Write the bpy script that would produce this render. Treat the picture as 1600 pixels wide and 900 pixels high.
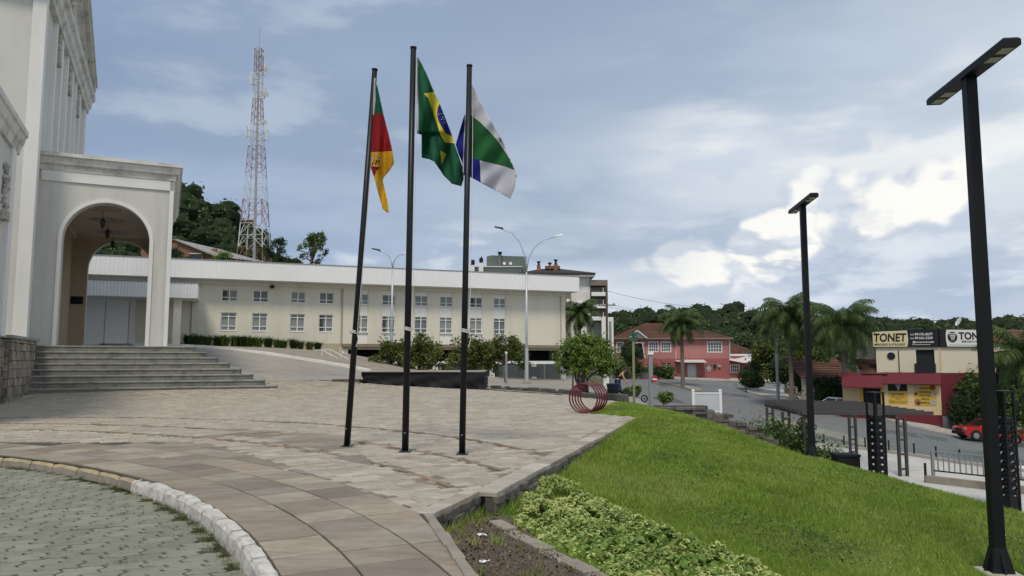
import bpy, bmesh, math, random
import numpy as np
from mathutils import Vector, Matrix
from mathutils.geometry import delaunay_2d_cdt
R = math.radians
for o in list(bpy.data.objects): bpy.data.objects.remove(o)
scene = bpy.context.scene
COL = scene.collection
random.seed(7); rng = np.random.default_rng(11)

# ------------------------------------------------------------ camera
FPX = 1156.0; PITCH = math.atan(111/1156.0); EYE = 1.6
cam_d = bpy.data.cameras.new('camera'); cam = bpy.data.objects.new('camera', cam_d); COL.objects.link(cam)
cam_d.sensor_width = 36; cam_d.lens = 36*FPX/1600; cam_d.clip_end = 3000; cam_d.clip_start = .1
cam.location = (0, 0, EYE); cam.rotation_euler = (math.pi/2+PITCH, 0, 0)
scene.camera = cam
# ------------------------------------------------------------ sky
SUN_AZ, SUN_EL = R(190), R(58)          # compass angle from +Y towards +X
wd = bpy.data.worlds.new('World'); scene.world = wd; wd.use_nodes = True
BAR, CUM, LOW = (6.90, .3, 10.60), (5.75, .20, 4.2), (4.7, .9, 5.0)
CTH, CST = .395, .75
def build_sky():
    nt = wd.node_tree; n = nt.nodes; l = nt.links; n.clear()
    def nd(t, **k):
        x = n.new(t)
        for a, b in k.items(): setattr(x, a, b)
        return x
    def mth(op, a, b=None, c=None, clamp=False):
        x = nd('ShaderNodeMath', operation=op, use_clamp=clamp)
        for i, q in enumerate((a, b, c)):
            if q is None: continue
            if isinstance(q, (int, float)): x.inputs[i].default_value = q
            else: l.new(q, x.inputs[i])
        return x.outputs[0]
    def ramp(fac, stops):
        x = nd('ShaderNodeValToRGB'); x.color_ramp.interpolation = 'EASE'
        e = x.color_ramp.elements
        while len(e) < len(stops): e.new(.5)
        for q, (p, c) in zip(e, stops):
            q.position = p; q.color = (c, c, c, 1) if isinstance(c, (int, float)) else (*c, 1)
        l.new(fac, x.inputs[0]); return x.outputs[0]
    def mix(f, a, b):
        x = nd('ShaderNodeMix', data_type='RGBA')
        for i, q in ((0, f), (6, a), (7, b)):
            if isinstance(q, (int, float)): x.inputs[i].default_value = q
            elif isinstance(q, tuple): x.inputs[i].default_value = (*q, 1)
            else: l.new(q, x.inputs[i])
        return x.outputs[2]
    def noise(vec, scale, detail, rough, dist=0):
        x = nd('ShaderNodeTexNoise'); l.new(vec, x.inputs['Vector'])
        x.inputs['Scale'].default_value = scale; x.inputs['Detail'].default_value = detail
        x.inputs['Roughness'].default_value = rough; x.inputs['Distortion'].default_value = dist
        return x.outputs['Fac']
    tc = nd('ShaderNodeTexCoord'); sep = nd('ShaderNodeSeparateXYZ'); l.new(tc.outputs['Generated'], sep.inputs[0])
    X, Y, Z = sep.outputs
    zz = mth('ADD', mth('MAXIMUM', Z, 0), .10)
    cb = nd('ShaderNodeCombineXYZ'); l.new(mth('DIVIDE', X, zz), cb.inputs[0]); l.new(mth('DIVIDE', Y, zz), cb.inputs[1])
    mp = nd('ShaderNodeMapping'); mp.inputs['Location'].default_value = (8.799999999999999, 4.1000000000000005, 1.5); mp.inputs['Rotation'].default_value = (0, 0, R(-14))
    mp.inputs['Scale'].default_value = (.75, 1, 1); l.new(cb.outputs[0], mp.inputs[0])
    deck = mp.outputs[0]
    # stacked cloud ring: azimuth / elevation coordinates
    az = mth('ARCTAN2', X, Y); cb2 = nd('ShaderNodeCombineXYZ'); l.new(az, cb2.inputs[0]); l.new(mth('MULTIPLY', Z, 1.75), cb2.inputs[1])
    ring = cb2.outputs[0]
    sky = nd('ShaderNodeTexSky', sky_type='NISHITA', sun_disc=False, sun_elevation=SUN_EL, sun_rotation=SUN_AZ)
    big = noise(deck, .33, 5, .45, .3)
    fine = noise(deck, 1.1, 5, .5, .5)
    base = ramp(big, [(.34, (1.8, 2.35, 3.25)), (.45, (2.5, 3.05, 3.9)), (.55, (3.65, 4.15, 4.75)), (.66, (5.1, 5.4, 5.6))])
    streak = ramp(fine, [(.30, .91), (.50, 1.0), (.72, 1.08)])
    v = nd('ShaderNodeMix', data_type='RGBA', blend_type='MULTIPLY'); v.inputs[0].default_value = 1
    l.new(base, v.inputs[6]); l.new(streak, v.inputs[7])
    deckc = v.outputs[2]
    gap = ramp(noise(deck, .8, 5, .5, .4), [(.60, 0.0), (.76, .45)])
    col = mix(gap, deckc, sky.outputs[0])
    # the cloud deck is thinner towards +X and thick, blue grey towards -X
    side = nd('ShaderNodeValToRGB'); l.new(mth('ADD', mth('MULTIPLY', X, .5), .5), side.inputs[0])
    e = side.color_ramp.elements; e.new(.5)
    for q, (p, c) in zip(e, ((.22, (.82,.86,.93)), (.47, (1.01,1.00,.99)), (.72, (1.26,1.19,1.10)))): q.position = p; q.color = (*c, 1)
    v2 = nd('ShaderNodeMix', data_type='RGBA', blend_type='MULTIPLY'); v2.inputs[0].default_value = 1
    l.new(col, v2.inputs[6]); l.new(side.outputs[0], v2.inputs[7]); col = v2.outputs[2]
    # far pale veil near the horizon, warmer on the bright side
    veil = ramp(Z, [(0.0, .9), (.15, .55), (.36, 0.0)])
    vcol = mix(ramp(mth('ADD', mth('MULTIPLY', X, .5), .5), [(.3, 0.0), (.75, 1.0)]), (2.75, 3.45, 4.6), (4.5, 4.85, 5.2))
    col = mix(mth('MULTIPLY', veil, .45), col, vcol)
    # long grey bars of cloud lying across the deck
    def layer(col, off, sc, thr, soft, lo, hi, bright, dark, amt, stretch=1.5, light=.035, up=.13, det=6, rough=.52, bright_side=False, puffy=False):
        def fld(o_):
            m = nd('ShaderNodeMapping'); m.inputs['Location'].default_value = o_; m.inputs['Scale'].default_value = (1, stretch, 1); l.new(ring, m.inputs[0]); q = noise(m.outputs[0], sc, det, rough, .2)
            if not puffy: return q
            vo = nd('ShaderNodeTexVoronoi', feature='F1', voronoi_dimensions='2D'); l.new(m.outputs[0], vo.inputs['Vector']); vo.inputs['Scale'].default_value = sc*2.4; vo.inputs['Detail'].default_value = 2; vo.inputs['Roughness'].default_value = .5; vo.inputs['Randomness'].default_value = 1
            return mth('ADD', q, mth('MULTIPLY', mth('SUBTRACT', .42, vo.outputs['Distance']), .42))
        d = fld(off); d2 = fld((off[0]-light, off[1]+light*1.6, off[2]))
        band = ramp(Z, [(max(lo-.06, 0), 0.0), (lo, 1.0), (hi, .9), (min(hi+up, 1), 0.0)])
        mask = mth('MULTIPLY', ramp(d, [(thr, 0.0), (thr+soft, 1.0)]), band)
        lit = ramp(mth('SUBTRACT', d, d2), [(-.04, 0.0), (.09, 1.0)])
        if bright_side: mask = mth('MULTIPLY', mask, ramp(mth('ADD', mth('MULTIPLY', X, .5), .5), [(.52, 0.0), (.66, 1.0)]))
        return mix(mth('MULTIPLY', mask, amt), col, mix(lit, dark, bright))
    col = layer(col, BAR, 1.7, .43, .20, .10, .42, (2.8, 3.3, 4.0), (1.85, 2.4, 3.25), .85, 2.0, .05, .16, 5, .55)
    col = layer(col, (CUM[0]+3.3, CUM[1]+.2, CUM[2]+2), 1.6, .42, .16, .05, .28, (5.6, 5.7, 5.7), (4.4, 4.75, 5.2), .8, 1.6, .035, .14, 5, .56, True)
    col = layer(col, CUM, 2.2, CTH, .06, .05, .20, (6.3, 6.2, 5.85), (3.4, 3.85, 4.55), .95, CST, .04, .10, 6, .58, True, True)
    col = layer(col, (CUM[0]+6.1, CUM[1], CUM[2]+4), 2.7, .50, .04, .05, .15, (4.3, 4.7, 5.2), (2.7, 3.2, 4.1), .85, 1.7, .035, .08, 6, .56, True)
    col = layer(col, LOW, 4.0, .55, .09, .04, .13, (4.2, 4.6, 5.0), (2.6, 3.1, 3.95), .8, 2.2, .03, .09)
    bg = nd('ShaderNodeBackground'); bg.inputs[1].default_value = .10; l.new(col, bg.inputs[0])
    out = nd('ShaderNodeOutputWorld'); l.new(bg.outputs[0], out.inputs[0])
build_sky()
wd.cycles.sampling_method = 'MANUAL'; wd.cycles.sample_map_resolution = 256
# ------------------------------------------------------------ sun through thin cloud
sl = bpy.data.lights.new('sun', 'SUN'); sl.energy = 1.5; sl.angle = R(14); sl.color = (1, .90, .76)
so = bpy.data.objects.new('sun', sl); COL.objects.link(so)
_d = Vector((-math.sin(SUN_AZ)*math.cos(SUN_EL), -math.cos(SUN_AZ)*math.cos(SUN_EL), -math.sin(SUN_EL)))
so.rotation_euler = _d.to_track_quat('-Z', 'Y').to_euler(); so.location = (-30, -30, 60)
scene.view_settings.view_transform = 'Standard'; scene.view_settings.look = 'None'
scene.view_settings.exposure = 0.72; scene.view_settings.gamma = 1
scene.render.engine = 'CYCLES'

# ------------------------------------------------------------ helpers
_c, _s = math.cos(PITCH), math.sin(PITCH)
def at(px, py, Y):
    """world point seen at photo pixel (px,py) at forward distance Y"""
    v = (450-py)/FPX; dx, dy, dz = (px-800)/FPX, _c-v*_s, _s+v*_c
    k = Y/dy; return Vector((dx*k, Y, EYE+dz*k))
def onz(px, py, z=0.0):
    v = (450-py)/FPX; dx, dy, dz = (px-800)/FPX, _c-v*_s, _s+v*_c
    k = (z-EYE)/dz; return Vector((dx*k, dy*k, z))
def sst(a, b, x):
    t = np.clip((x-a)/(b-a), 0, 1); return t*t*(3-2*t)
def finish(me, name, mats, parent, smooth):
    for m in (mats if isinstance(mats, (list, tuple)) else [mats]): me.materials.append(MAT[m] if isinstance(m, str) else m)
    if smooth:
        me.polygons.foreach_set('use_smooth', [True]*len(me.polygons))
    o = bpy.data.objects.new(name, me); COL.objects.link(o)
    if parent is not None: o.parent = parent
    return o
class MB:
    def __init__(s): s.v = []; s.f = []; s.m = []; s.t = []
    def add(s, vs, fs, m=0, t=0.0):
        o = len(s.v); s.v += [tuple(x) for x in vs]
        for f in fs: s.f.append([i+o for i in f]); s.m.append(m); s.t.append(t)
        return s
    def box(s, x0, x1, y0, y1, z0, z1, m=0, t=0.0):
        return s.add([(x0,y0,z0),(x1,y0,z0),(x1,y1,z0),(x0,y1,z0),(x0,y0,z1),(x1,y0,z1),(x1,y1,z1),(x0,y1,z1)],
                     [(3,2,1,0),(4,5,6,7),(0,1,5,4),(1,2,6,5),(2,3,7,6),(3,0,4,7)], m, t)
    def bbox(s, x0, x1, y0, y1, z0, z1, b=.01, m=0, t=0.0):
        """box with chamfered top edges"""
        s.add([(x0,y0,z0),(x1,y0,z0),(x1,y1,z0),(x0,y1,z0),(x0,y0,z1-b),(x1,y0,z1-b),(x1,y1,z1-b),(x0,y1,z1-b),
               (x0+b,y0+b,z1),(x1-b,y0+b,z1),(x1-b,y1-b,z1),(x0+b,y1-b,z1)],
              [(3,2,1,0),(0,1,5,4),(1,2,6,5),(2,3,7,6),(3,0,4,7),(4,5,9,8),(5,6,10,9),(6,7,11,10),(7,4,8,11),(8,9,10,11)], m, t); return s
    def prism(s, poly, z0, z1, m=0, t=0.0, bev=0.0):
        n = len(poly)
        if bev:
            cx = sum(p[0] for p in poly)/n; cy = sum(p[1] for p in poly)/n
            top = []
            for x, y in poly:
                d = math.hypot(x-cx, y-cy) or 1; top.append((x+(cx-x)/d*bev, y+(cy-y)/d*bev))
            vs = [(x,y,z0) for x,y in poly]+[(x,y,z1-bev*.7) for x,y in poly]+[(x,y,z1) for x,y in top]
            fs = [[i,(i+1)%n,n+(i+1)%n,n+i] for i in range(n)]+[[n+i,n+(i+1)%n,2*n+(i+1)%n,2*n+i] for i in range(n)]+[list(range(2*n,3*n))]
        else:
            vs = [(x,y,z0) for x,y in poly]+[(x,y,z1) for x,y in poly]
            fs = [[i,(i+1)%n,n+(i+1)%n,n+i] for i in range(n)]+[list(range(n,2*n)), list(range(n-1,-1,-1))]
        return s.add(vs, fs, m, t)
    def xz(s, poly, y0, y1, m=0):
        n = len(poly)
        return s.add([(x,y0,z) for x,z in poly]+[(x,y1,z) for x,z in poly],
                     [[i,(i+1)%n,n+(i+1)%n,n+i] for i in range(n)]+[list(range(n-1,-1,-1)), list(range(n,2*n))], m)
    def yz(s, poly, x0, x1, m=0):
        n = len(poly)
        return s.add([(x0,y,z) for y,z in poly]+[(x1,y,z) for y,z in poly],
                     [[i,(i+1)%n,n+(i+1)%n,n+i] for i in range(n)]+[list(range(n-1,-1,-1)), list(range(n,2*n))], m)
    def tube(s, pts, rad, n=8, m=0, caps=True, t=0.0):
        pts = [Vector(p) for p in pts]; k = len(pts)
        if isinstance(rad, (int, float)): rad = [rad]*k
        vs = []; up = None
        for i, p in enumerate(pts):
            d = (pts[min(i+1,k-1)]-pts[max(i-1,0)])
            d = d.normalized() if d.length > 1e-9 else Vector((0,0,1))
            if up is None:
                a = Vector((0,0,1)) if abs(d.z) < .9 else Vector((1,0,0)); up = (a-d*a.dot(d)).normalized()
            else:
                up = up-d*up.dot(d); up = up.normalized() if up.length > 1e-6 else d.orthogonal().normalized()
            b = d.cross(up)
            for j in range(n):
                a = 2*math.pi*j/n+math.pi/n; vs.append(p+(up*math.cos(a)+b*math.sin(a))*rad[i])
        fs = [[i*n+j, i*n+(j+1)%n, (i+1)*n+(j+1)%n, (i+1)*n+j] for i in range(k-1) for j in range(n)]
        if caps: fs += [list(range(n-1,-1,-1)), list(range((k-1)*n, k*n))]
        return s.add(vs, fs, m, t)
    def beam(s, p, q, w, h=None, m=0, up=(0,0,1), t=0.0):
        p = Vector(p); q = Vector(q); h = h or w; d = (q-p).normalized(); u = Vector(up)
        if abs(d.dot(u)) > .99: u = Vector((0,1,0))
        a = d.cross(u).normalized()*(w/2); b = a.cross(d).normalized()*(h/2)
        vs = [p-a-b,p+a-b,p+a+b,p-a+b,q-a-b,q+a-b,q+a+b,q-a+b]
        return s.add(vs, [(3,2,1,0),(4,5,6,7),(0,1,5,4),(1,2,6,5),(2,3,7,6),(3,0,4,7)], m, t)
    def lathe(s, prof, cx=0, cy=0, n=16, m=0, t=0.0):
        vs = [(cx+r*math.cos(2*math.pi*j/n), cy+r*math.sin(2*math.pi*j/n), z) for r, z in prof for j in range(n)]
        k = len(prof)
        fs = [[i*n+j, i*n+(j+1)%n, (i+1)*n+(j+1)%n, (i+1)*n+j] for i in range(k-1) for j in range(n)]
        fs += [list(range(n-1,-1,-1)), list(range((k-1)*n, k*n))]
        return s.add(vs, fs, m, t)
    def build(s, name, mats, parent=None, smooth=False):
        me = bpy.data.meshes.new(name); me.from_pydata(s.v, [], s.f)
        if any(s.m): me.polygons.foreach_set('material_index', s.m)
        if any(s.t):
            a = me.attributes.new('tint', 'FLOAT', 'FACE'); a.data.foreach_set('value', s.t)
        return finish(me, name, mats, parent, smooth)
def npmesh(name, V, Fq, mats, parent=None, tint=None, smooth=False, midx=None):
    """V (N,3), Fq (M,k) equal sided faces"""
    V = np.asarray(V, np.float32); Fq = np.asarray(Fq, np.int32); M, k = Fq.shape
    me = bpy.data.meshes.new(name); me.vertices.add(len(V)); me.vertices.foreach_set('co', V.ravel())
    me.loops.add(M*k); me.loops.foreach_set('vertex_index', Fq.ravel())
    me.polygons.add(M); me.polygons.foreach_set('loop_start', np.arange(0, M*k, k, dtype=np.int32))
    if midx is not None: me.polygons.foreach_set('material_index', np.asarray(midx, np.int32))
    me.update(calc_edges=True)
    if tint is not None:
        a = me.attributes.new('tint', 'FLOAT', 'FACE'); a.data.foreach_set('value', np.asarray(tint, np.float32))
    return finish(me, name, mats, parent, smooth)
def tag(o, label=None, cat=None, group=None, kind=None):
    if label: o['label'] = label
    if cat: o['category'] = cat
    if group: o['group'] = group
    if kind: o['kind'] = kind
    return o
def thing(name, label, cat, loc=(0,0,0), rz=0.0, group=None):
    o = bpy.data.objects.new(name, None); COL.objects.link(o); o.location = loc; o.rotation_euler = (0,0,rz); o.empty_display_size = .2
    return tag(o, label, cat, group)
KIDS = {}
def kids(o): return [c for c in bpy.data.objects if c.parent == o]
def copy_tree(o, parent=None):
    c = o.copy(); COL.objects.link(c)
    if parent is not None: c.parent = parent
    for ch in kids(o): copy_tree(ch, c)
    return c
def tps(pts):
    P = np.array(pts, float); n = len(P); xy = P[:, :2]
    def U(r2): return np.where(r2 > 1e-12, r2*np.log(np.maximum(r2, 1e-12)), 0)
    A = np.zeros((n+3, n+3)); A[:n, :n] = U(((xy[:, None]-xy[None])**2).sum(-1))
    A[:n, n] = 1; A[:n, n+1:] = xy; A[n, :n] = 1; A[n+1:, :n] = xy.T
    w = np.linalg.solve(A, np.r_[P[:, 2], 0, 0, 0])
    def f(x, y):
        x = np.asarray(x, float); y = np.asarray(y, float)
        r2 = (x[..., None]-xy[:, 0])**2+(y[..., None]-xy[:, 1])**2
        return U(r2)@w[:n]+w[n]+w[n+1]*x+w[n+2]*y
    return f
def inpoly(x, y, poly):
    x = np.asarray(x, float); y = np.asarray(y, float); r = np.zeros(x.shape, bool); n = len(poly)
    for i in range(n):
        x0, y0 = poly[i]; x1, y1 = poly[(i+1) % n]
        c = ((y0 > y) != (y1 > y)) & (x < (x1-x0)*(y-y0)/((y1-y0) or 1e-12)+x0)
        r ^= c
    return r
def sheet(name, poly, zf, mats, step=1.0, parent=None, smooth=True):
    """filled polygon (x,y) with height function zf, triangulated on a grid"""
    poly = [tuple(p) for p in poly]; bnd = []
    for i in range(len(poly)):
        a = Vector(poly[i]); b = Vector(poly[(i+1) % len(poly)]); k = max(1, int((b-a).length/step))
        bnd += [a.lerp(b, j/k) for j in range(k)]
    xs = [p[0] for p in poly]; ys = [p[1] for p in poly]
    gx, gy = np.meshgrid(np.arange(min(xs), max(xs), step), np.arange(min(ys), max(ys), step)); gx = gx.ravel(); gy = gy.ravel()
    k = inpoly(gx, gy, poly); pts = bnd+[Vector((a, b)) for a, b in zip(gx[k], gy[k])]
    nb = len(bnd)
    r = delaunay_2d_cdt(pts, [(i, (i+1) % nb) for i in range(nb)], [], 0, 1e-4)
    v = np.array([(p[0], p[1]) for p in r[0]]); f = np.array([list(q) for q in r[2] if len(q) == 3])
    ctr = v[f].mean(1); f = f[inpoly(ctr[:, 0], ctr[:, 1], poly)]
    a = v[f]; cr = (a[:,1,0]-a[:,0,0])*(a[:,2,1]-a[:,0,1])-(a[:,1,1]-a[:,0,1])*(a[:,2,0]-a[:,0,0])
    f[cr < 0] = f[cr < 0][:, ::-1]
    z = zf(v[:, 0], v[:, 1]) if callable(zf) else np.full(len(v), zf)
    return npmesh(name, np.c_[v, z], f, mats, parent, smooth=smooth)

# ------------------------------------------------------------ materials
MAT = {}
def mat(name, base, rough=.8, var=.12, scale=3.0, bump=.0, bscale=40.0, metal=0.0, spec=.3, tint=0.0, rnd=0.0, dirt=None, dscale=.7, damt=.5, trans=0.0, alt=None, streak=False, emit=None, coat=0.0, vein=None):
    """principled + noise mottling; tint: per-face attribute brightness swing, alt: second colour chosen by tint"""
    m = bpy.data.materials.new(name); m.use_nodes = True; nt = m.node_tree; n = nt.nodes; l = nt.links
    b = n['Principled BSDF']; b.inputs['Roughness'].default_value = rough; b.inputs['Metallic'].default_value = metal
    b.inputs['Specular IOR Level'].default_value = spec
    tc = n.new('ShaderNodeTexCoord')
    vec = tc.outputs['Object']
    if streak:
        mp = n.new('ShaderNodeMapping'); mp.inputs['Scale'].default_value = (1, 1, .12); l.new(vec, mp.inputs[0]); svec = mp.outputs[0]
    else: svec = vec
    nz = n.new('ShaderNodeTexNoise'); nz.inputs['Scale'].default_value = scale; nz.inputs['Detail'].default_value = 6; nz.inputs['Roughness'].default_value = .62
    l.new(vec, nz.inputs['Vector'])
    mr = n.new('ShaderNodeMapRange'); mr.inputs[1].default_value = .25; mr.inputs[2].default_value = .75; mr.inputs[3].default_value = 1-var; mr.inputs[4].default_value = 1+var
    l.new(nz.outputs['Fac'], mr.inputs[0])
    fac = mr.outputs[0]
    def mul(a, bb):
        x = n.new('ShaderNodeMath'); x.operation = 'MULTIPLY'; l.new(a, x.inputs[0])
        if isinstance(bb, float): x.inputs[1].default_value = bb
        else: l.new(bb, x.inputs[1])
        return x.outputs[0]
    colsock = None
    if tint or alt:
        at_ = n.new('ShaderNodeAttribute'); at_.attribute_name = 'tint'
        if tint:
            q = n.new('ShaderNodeMapRange'); q.inputs[3].default_value = 1-tint; q.inputs[4].default_value = 1+tint; l.new(at_.outputs['Fac'], q.inputs[0]); fac = mul(fac, q.outputs[0])
        if alt:
            cr = n.new('ShaderNodeValToRGB'); e = cr.color_ramp.elements
            cols = [base]+list(alt)
            while len(e) < len(cols): e.new(.5)
            for i, cc in enumerate(cols): e[i].position = i/(len(cols)-1); e[i].color = (*cc, 1)
            wn = n.new('ShaderNodeMath'); wn.operation = 'MULTIPLY'; wn.inputs[1].default_value = 7.31; l.new(at_.outputs['Fac'], wn.inputs[0])
            fr = n.new('ShaderNodeMath'); fr.operation = 'FRACT'; l.new(wn.outputs[0], fr.inputs[0]); l.new(fr.outputs[0], cr.inputs[0]); colsock = cr.outputs[0]
    if rnd:
        oi = n.new('ShaderNodeObjectInfo'); q = n.new('ShaderNodeMapRange'); q.inputs[3].default_value = 1-rnd; q.inputs[4].default_value = 1+rnd
        l.new(oi.outputs['Random'], q.inputs[0]); fac = mul(fac, q.outputs[0])
    hs = n.new('ShaderNodeMix'); hs.data_type = 'RGBA'; hs.blend_type = 'MULTIPLY'; hs.inputs[0].default_value = 1
    if colsock: l.new(colsock, hs.inputs[6])
    else: hs.inputs[6].default_value = (*base, 1)
    l.new(fac, hs.inputs[7]); col = hs.outputs[2]
    if dirt:
        dn = n.new('ShaderNodeTexNoise'); dn.inputs['Scale'].default_value = dscale; dn.inputs['Detail'].default_value = 8; dn.inputs['Roughness'].default_value = .7; l.new(svec, dn.inputs['Vector'])
        dr = n.new('ShaderNodeMapRange'); dr.inputs[1].default_value = .48; dr.inputs[2].default_value = .72; dr.inputs[3].default_value = 0; dr.inputs[4].default_value = damt; l.new(dn.outputs['Fac'], dr.inputs[0])
        mx = n.new('ShaderNodeMix'); mx.data_type = 'RGBA'; l.new(dr.outputs[0], mx.inputs[0]); l.new(col, mx.inputs[6]); mx.inputs[7].default_value = (*dirt, 1); col = mx.outputs[2]
    if vein:
        vm = n.new('ShaderNodeMapping'); vm.inputs['Scale'].default_value = (.9, 2.6, 1); vm.inputs['Rotation'].default_value = (0, 0, .9)
        add = n.new('ShaderNodeVectorMath'); add.operation = 'ADD'; l.new(vec, add.inputs[0])
        if tint or alt:
            sc = n.new('ShaderNodeMath'); sc.operation = 'MULTIPLY'; sc.inputs[1].default_value = 37.0; l.new(at_.outputs['Fac'], sc.inputs[0]); l.new(sc.outputs[0], add.inputs[1])
        l.new(add.outputs[0], vm.inputs[0])
        vn = n.new('ShaderNodeTexNoise'); vn.inputs['Scale'].default_value = 1.6; vn.inputs['Detail'].default_value = 7; vn.inputs['Roughness'].default_value = .6; vn.inputs['Distortion'].default_value = 1.6; l.new(vm.outputs[0], vn.inputs['Vector'])
        vr = n.new('ShaderNodeMapRange'); vr.inputs[1].default_value = .42; vr.inputs[2].default_value = .70; vr.inputs[3].default_value = 0; vr.inputs[4].default_value = vein[1]; l.new(vn.outputs['Fac'], vr.inputs[0])
        vx = n.new('ShaderNodeMix'); vx.data_type = 'RGBA'; l.new(vr.outputs[0], vx.inputs[0]); l.new(col, vx.inputs[6]); vx.inputs[7].default_value = (*vein[0], 1); col = vx.outputs[2]
    l.new(col, b.inputs['Base Color'])
    if bump:
        bn = n.new('ShaderNodeTexNoise'); bn.inputs['Scale'].default_value = bscale; bn.inputs['Detail'].default_value = 5; l.new(vec, bn.inputs['Vector'])
        bp = n.new('ShaderNodeBump'); bp.inputs['Strength'].default_value = min(bump, 1); bp.inputs['Distance'].default_value = .02; l.new(bn.outputs['Fac'], bp.inputs['Height']); l.new(bp.outputs[0], b.inputs['Normal'])
    if trans:
        tr = n.new('ShaderNodeBsdfTranslucent'); l.new(col, tr.inputs[0]); ms = n.new('ShaderNodeMixShader'); ms.inputs[0].default_value = trans
        l.new(b.outputs[0], ms.inputs[1]); l.new(tr.outputs[0], ms.inputs[2]); l.new(ms.outputs[0], n['Material Output'].inputs[0])
    if coat: b.inputs['Coat Weight'].default_value = coat; b.inputs['Coat Roughness'].default_value = .08
    MAT[name] = m; return m
def glassmat(name, tint=(.85,.92,.9), alpha=.25, rough=.03):
    m = bpy.data.materials.new(name); m.use_nodes = True; nt = m.node_tree; n = nt.nodes; l = nt.links
    b = n['Principled BSDF']; b.inputs['Base Color'].default_value = (*tint, 1); b.inputs['Roughness'].default_value = rough
    tr = n.new('ShaderNodeBsdfTransparent'); tr.inputs[0].default_value = (*[min(1, .3+.72*x) for x in tint], 1)
    b.inputs['Specular IOR Level'].default_value = .6
    ms = n.new('ShaderNodeMixShader'); ms.inputs[0].default_value = alpha; l.new(tr.outputs[0], ms.inputs[1]); l.new(b.outputs[0], ms.inputs[2]); l.new(ms.outputs[0], n['Material Output'].inputs[0])
    MAT[name] = m
mat('mortar', (.085,.078,.065), .95, .3, 6, .4, 60)
mat('paver', (.235,.235,.185), .9, .14, 9, .35, 90, tint=.12, dirt=(.12,.125,.085), dscale=1.6, damt=.55)
mat('slab', (.30,.26,.205), .75, .16, 4, .3, 30, tint=.24, alt=[(.325,.275,.21),(.27,.24,.195),(.35,.315,.255),(.30,.245,.185),(.235,.21,.175)], dirt=(.15,.115,.085), dscale=2.0, damt=.6, spec=.3, vein=((.15,.12,.095),.5))
mat('stone', (.385,.345,.28), .75, .16, 5, .25, 40, tint=.15, alt=[(.42,.385,.32),(.35,.31,.25),(.45,.42,.355),(.385,.335,.265),(.33,.285,.23)], dirt=(.25,.21,.17), dscale=.5, damt=.25, spec=.3, vein=((.27,.215,.16),.45))
mat('brown_stone', (.255,.19,.135), .8, .2, 5, .25, 40, tint=.25, dirt=(.12,.09,.07), dscale=2)
mat('white_kerb', (.56,.545,.50), .85, .12, 8, .6, 25, dirt=(.24,.21,.17), dscale=4.5, damt=.9)
mat('yellow_kerb', (.42,.345,.20), .85, .15, 8, .4, 25, dirt=(.25,.22,.16), dscale=3, damt=.9)
mat('wall_stone', (.13,.12,.105), .95, .35, 5, .8, 14, tint=.25, rnd=.2, dirt=(.03,.03,.028), dscale=1.8, damt=.75)
mat('plinth_stone', (.27,.235,.19), .92, .25, 3, .7, 14, tint=.2, rnd=.25, dirt=(.06,.055,.05), dscale=1.2, damt=.75)
mat('step_stone', (.20,.20,.175), .9, .2, 3, .3, 30, dirt=(.04,.042,.04), dscale=1.1, damt=.85, streak=False)
mat('step_tread', (.30,.30,.27), .85, .2, 3, .2, 30, dirt=(.09,.09,.08), dscale=1.6, damt=.8)
mat('plaza_bed', (.205,.175,.14), .95, .25, 5, .3, 40)
mat('soil', (.105,.085,.066), 1, .4, 12, .9, 30, dirt=(.17,.14,.10), dscale=9, damt=.6)
mat('lawn_soil', (.055,.085,.02), 1, .3, 3, .4, 40, dirt=(.12,.11,.05), dscale=.8, damt=.5)
mat('asphalt', (.17,.175,.18), .9, .10, 1.2, .25, 120, dirt=(.11,.115,.12), dscale=.25, damt=.6)
mat('asphalt_pale', (.30,.28,.245), .9, .10, .8, .25, 100, dirt=(.16,.15,.13), dscale=.3, damt=.5)
mat('concrete', (.42,.40,.36), .88, .12, 1.5, .2, 60, dirt=(.25,.23,.2), dscale=.9, damt=.5)
mat('pale_concrete', (.50,.49,.46), .88, .10, 1.5, .2, 60, dirt=(.33,.31,.28), dscale=.6, damt=.5)
mat('grey_concrete', (.29,.26,.215), .9, .15, 2, .3, 50, dirt=(.1,.095,.09), dscale=1.4, damt=.6)
mat('ground', (.10,.115,.05), 1, .3, .6, .3, 12)
mat('white_paint', (.72,.72,.70), .6, .05, 3)
# ------------------------------------------------------------ foliage helpers
def leafmat(name, cols, trans=.25, tint=.35, rough=.6):
    mat(name, cols[0], rough, .12, 1.5, tint=tint, alt=list(cols[1:]), trans=trans, spec=.25)
leafmat('leaf_mid', [(.075,.13,.026),(.10,.16,.034),(.055,.10,.022)])
leafmat('leaf_dark', [(.025,.055,.016),(.04,.075,.02),(.02,.045,.014)])
leafmat('leaf_far', [(.055,.085,.032),(.08,.115,.04),(.042,.07,.028),(.10,.125,.045)], .15, .3)
leafmat('leaf_olive', [(.10,.135,.032),(.13,.165,.04),(.075,.105,.026),(.15,.15,.045)])
leafmat('leaf_fresh', [(.12,.19,.032),(.16,.235,.042),(.085,.15,.026)])
leafmat('leaf_yellow', [(.15,.16,.03),(.11,.14,.03),(.19,.18,.04)])
leafmat('leaf_palm', [(.06,.105,.03),(.085,.135,.038),(.045,.085,.026),(.11,.14,.05)], .25)
mat('bark', (.10,.08,.06), .95, .3, 8, .6, 25); mat('palm_bark', (.17,.145,.12), .95, .2, 6, .5, 30)
mat('core_shade', (.016,.03,.010), 1, .3, 3)  # inner shade as colour, for dark cores added inside foliage
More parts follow.
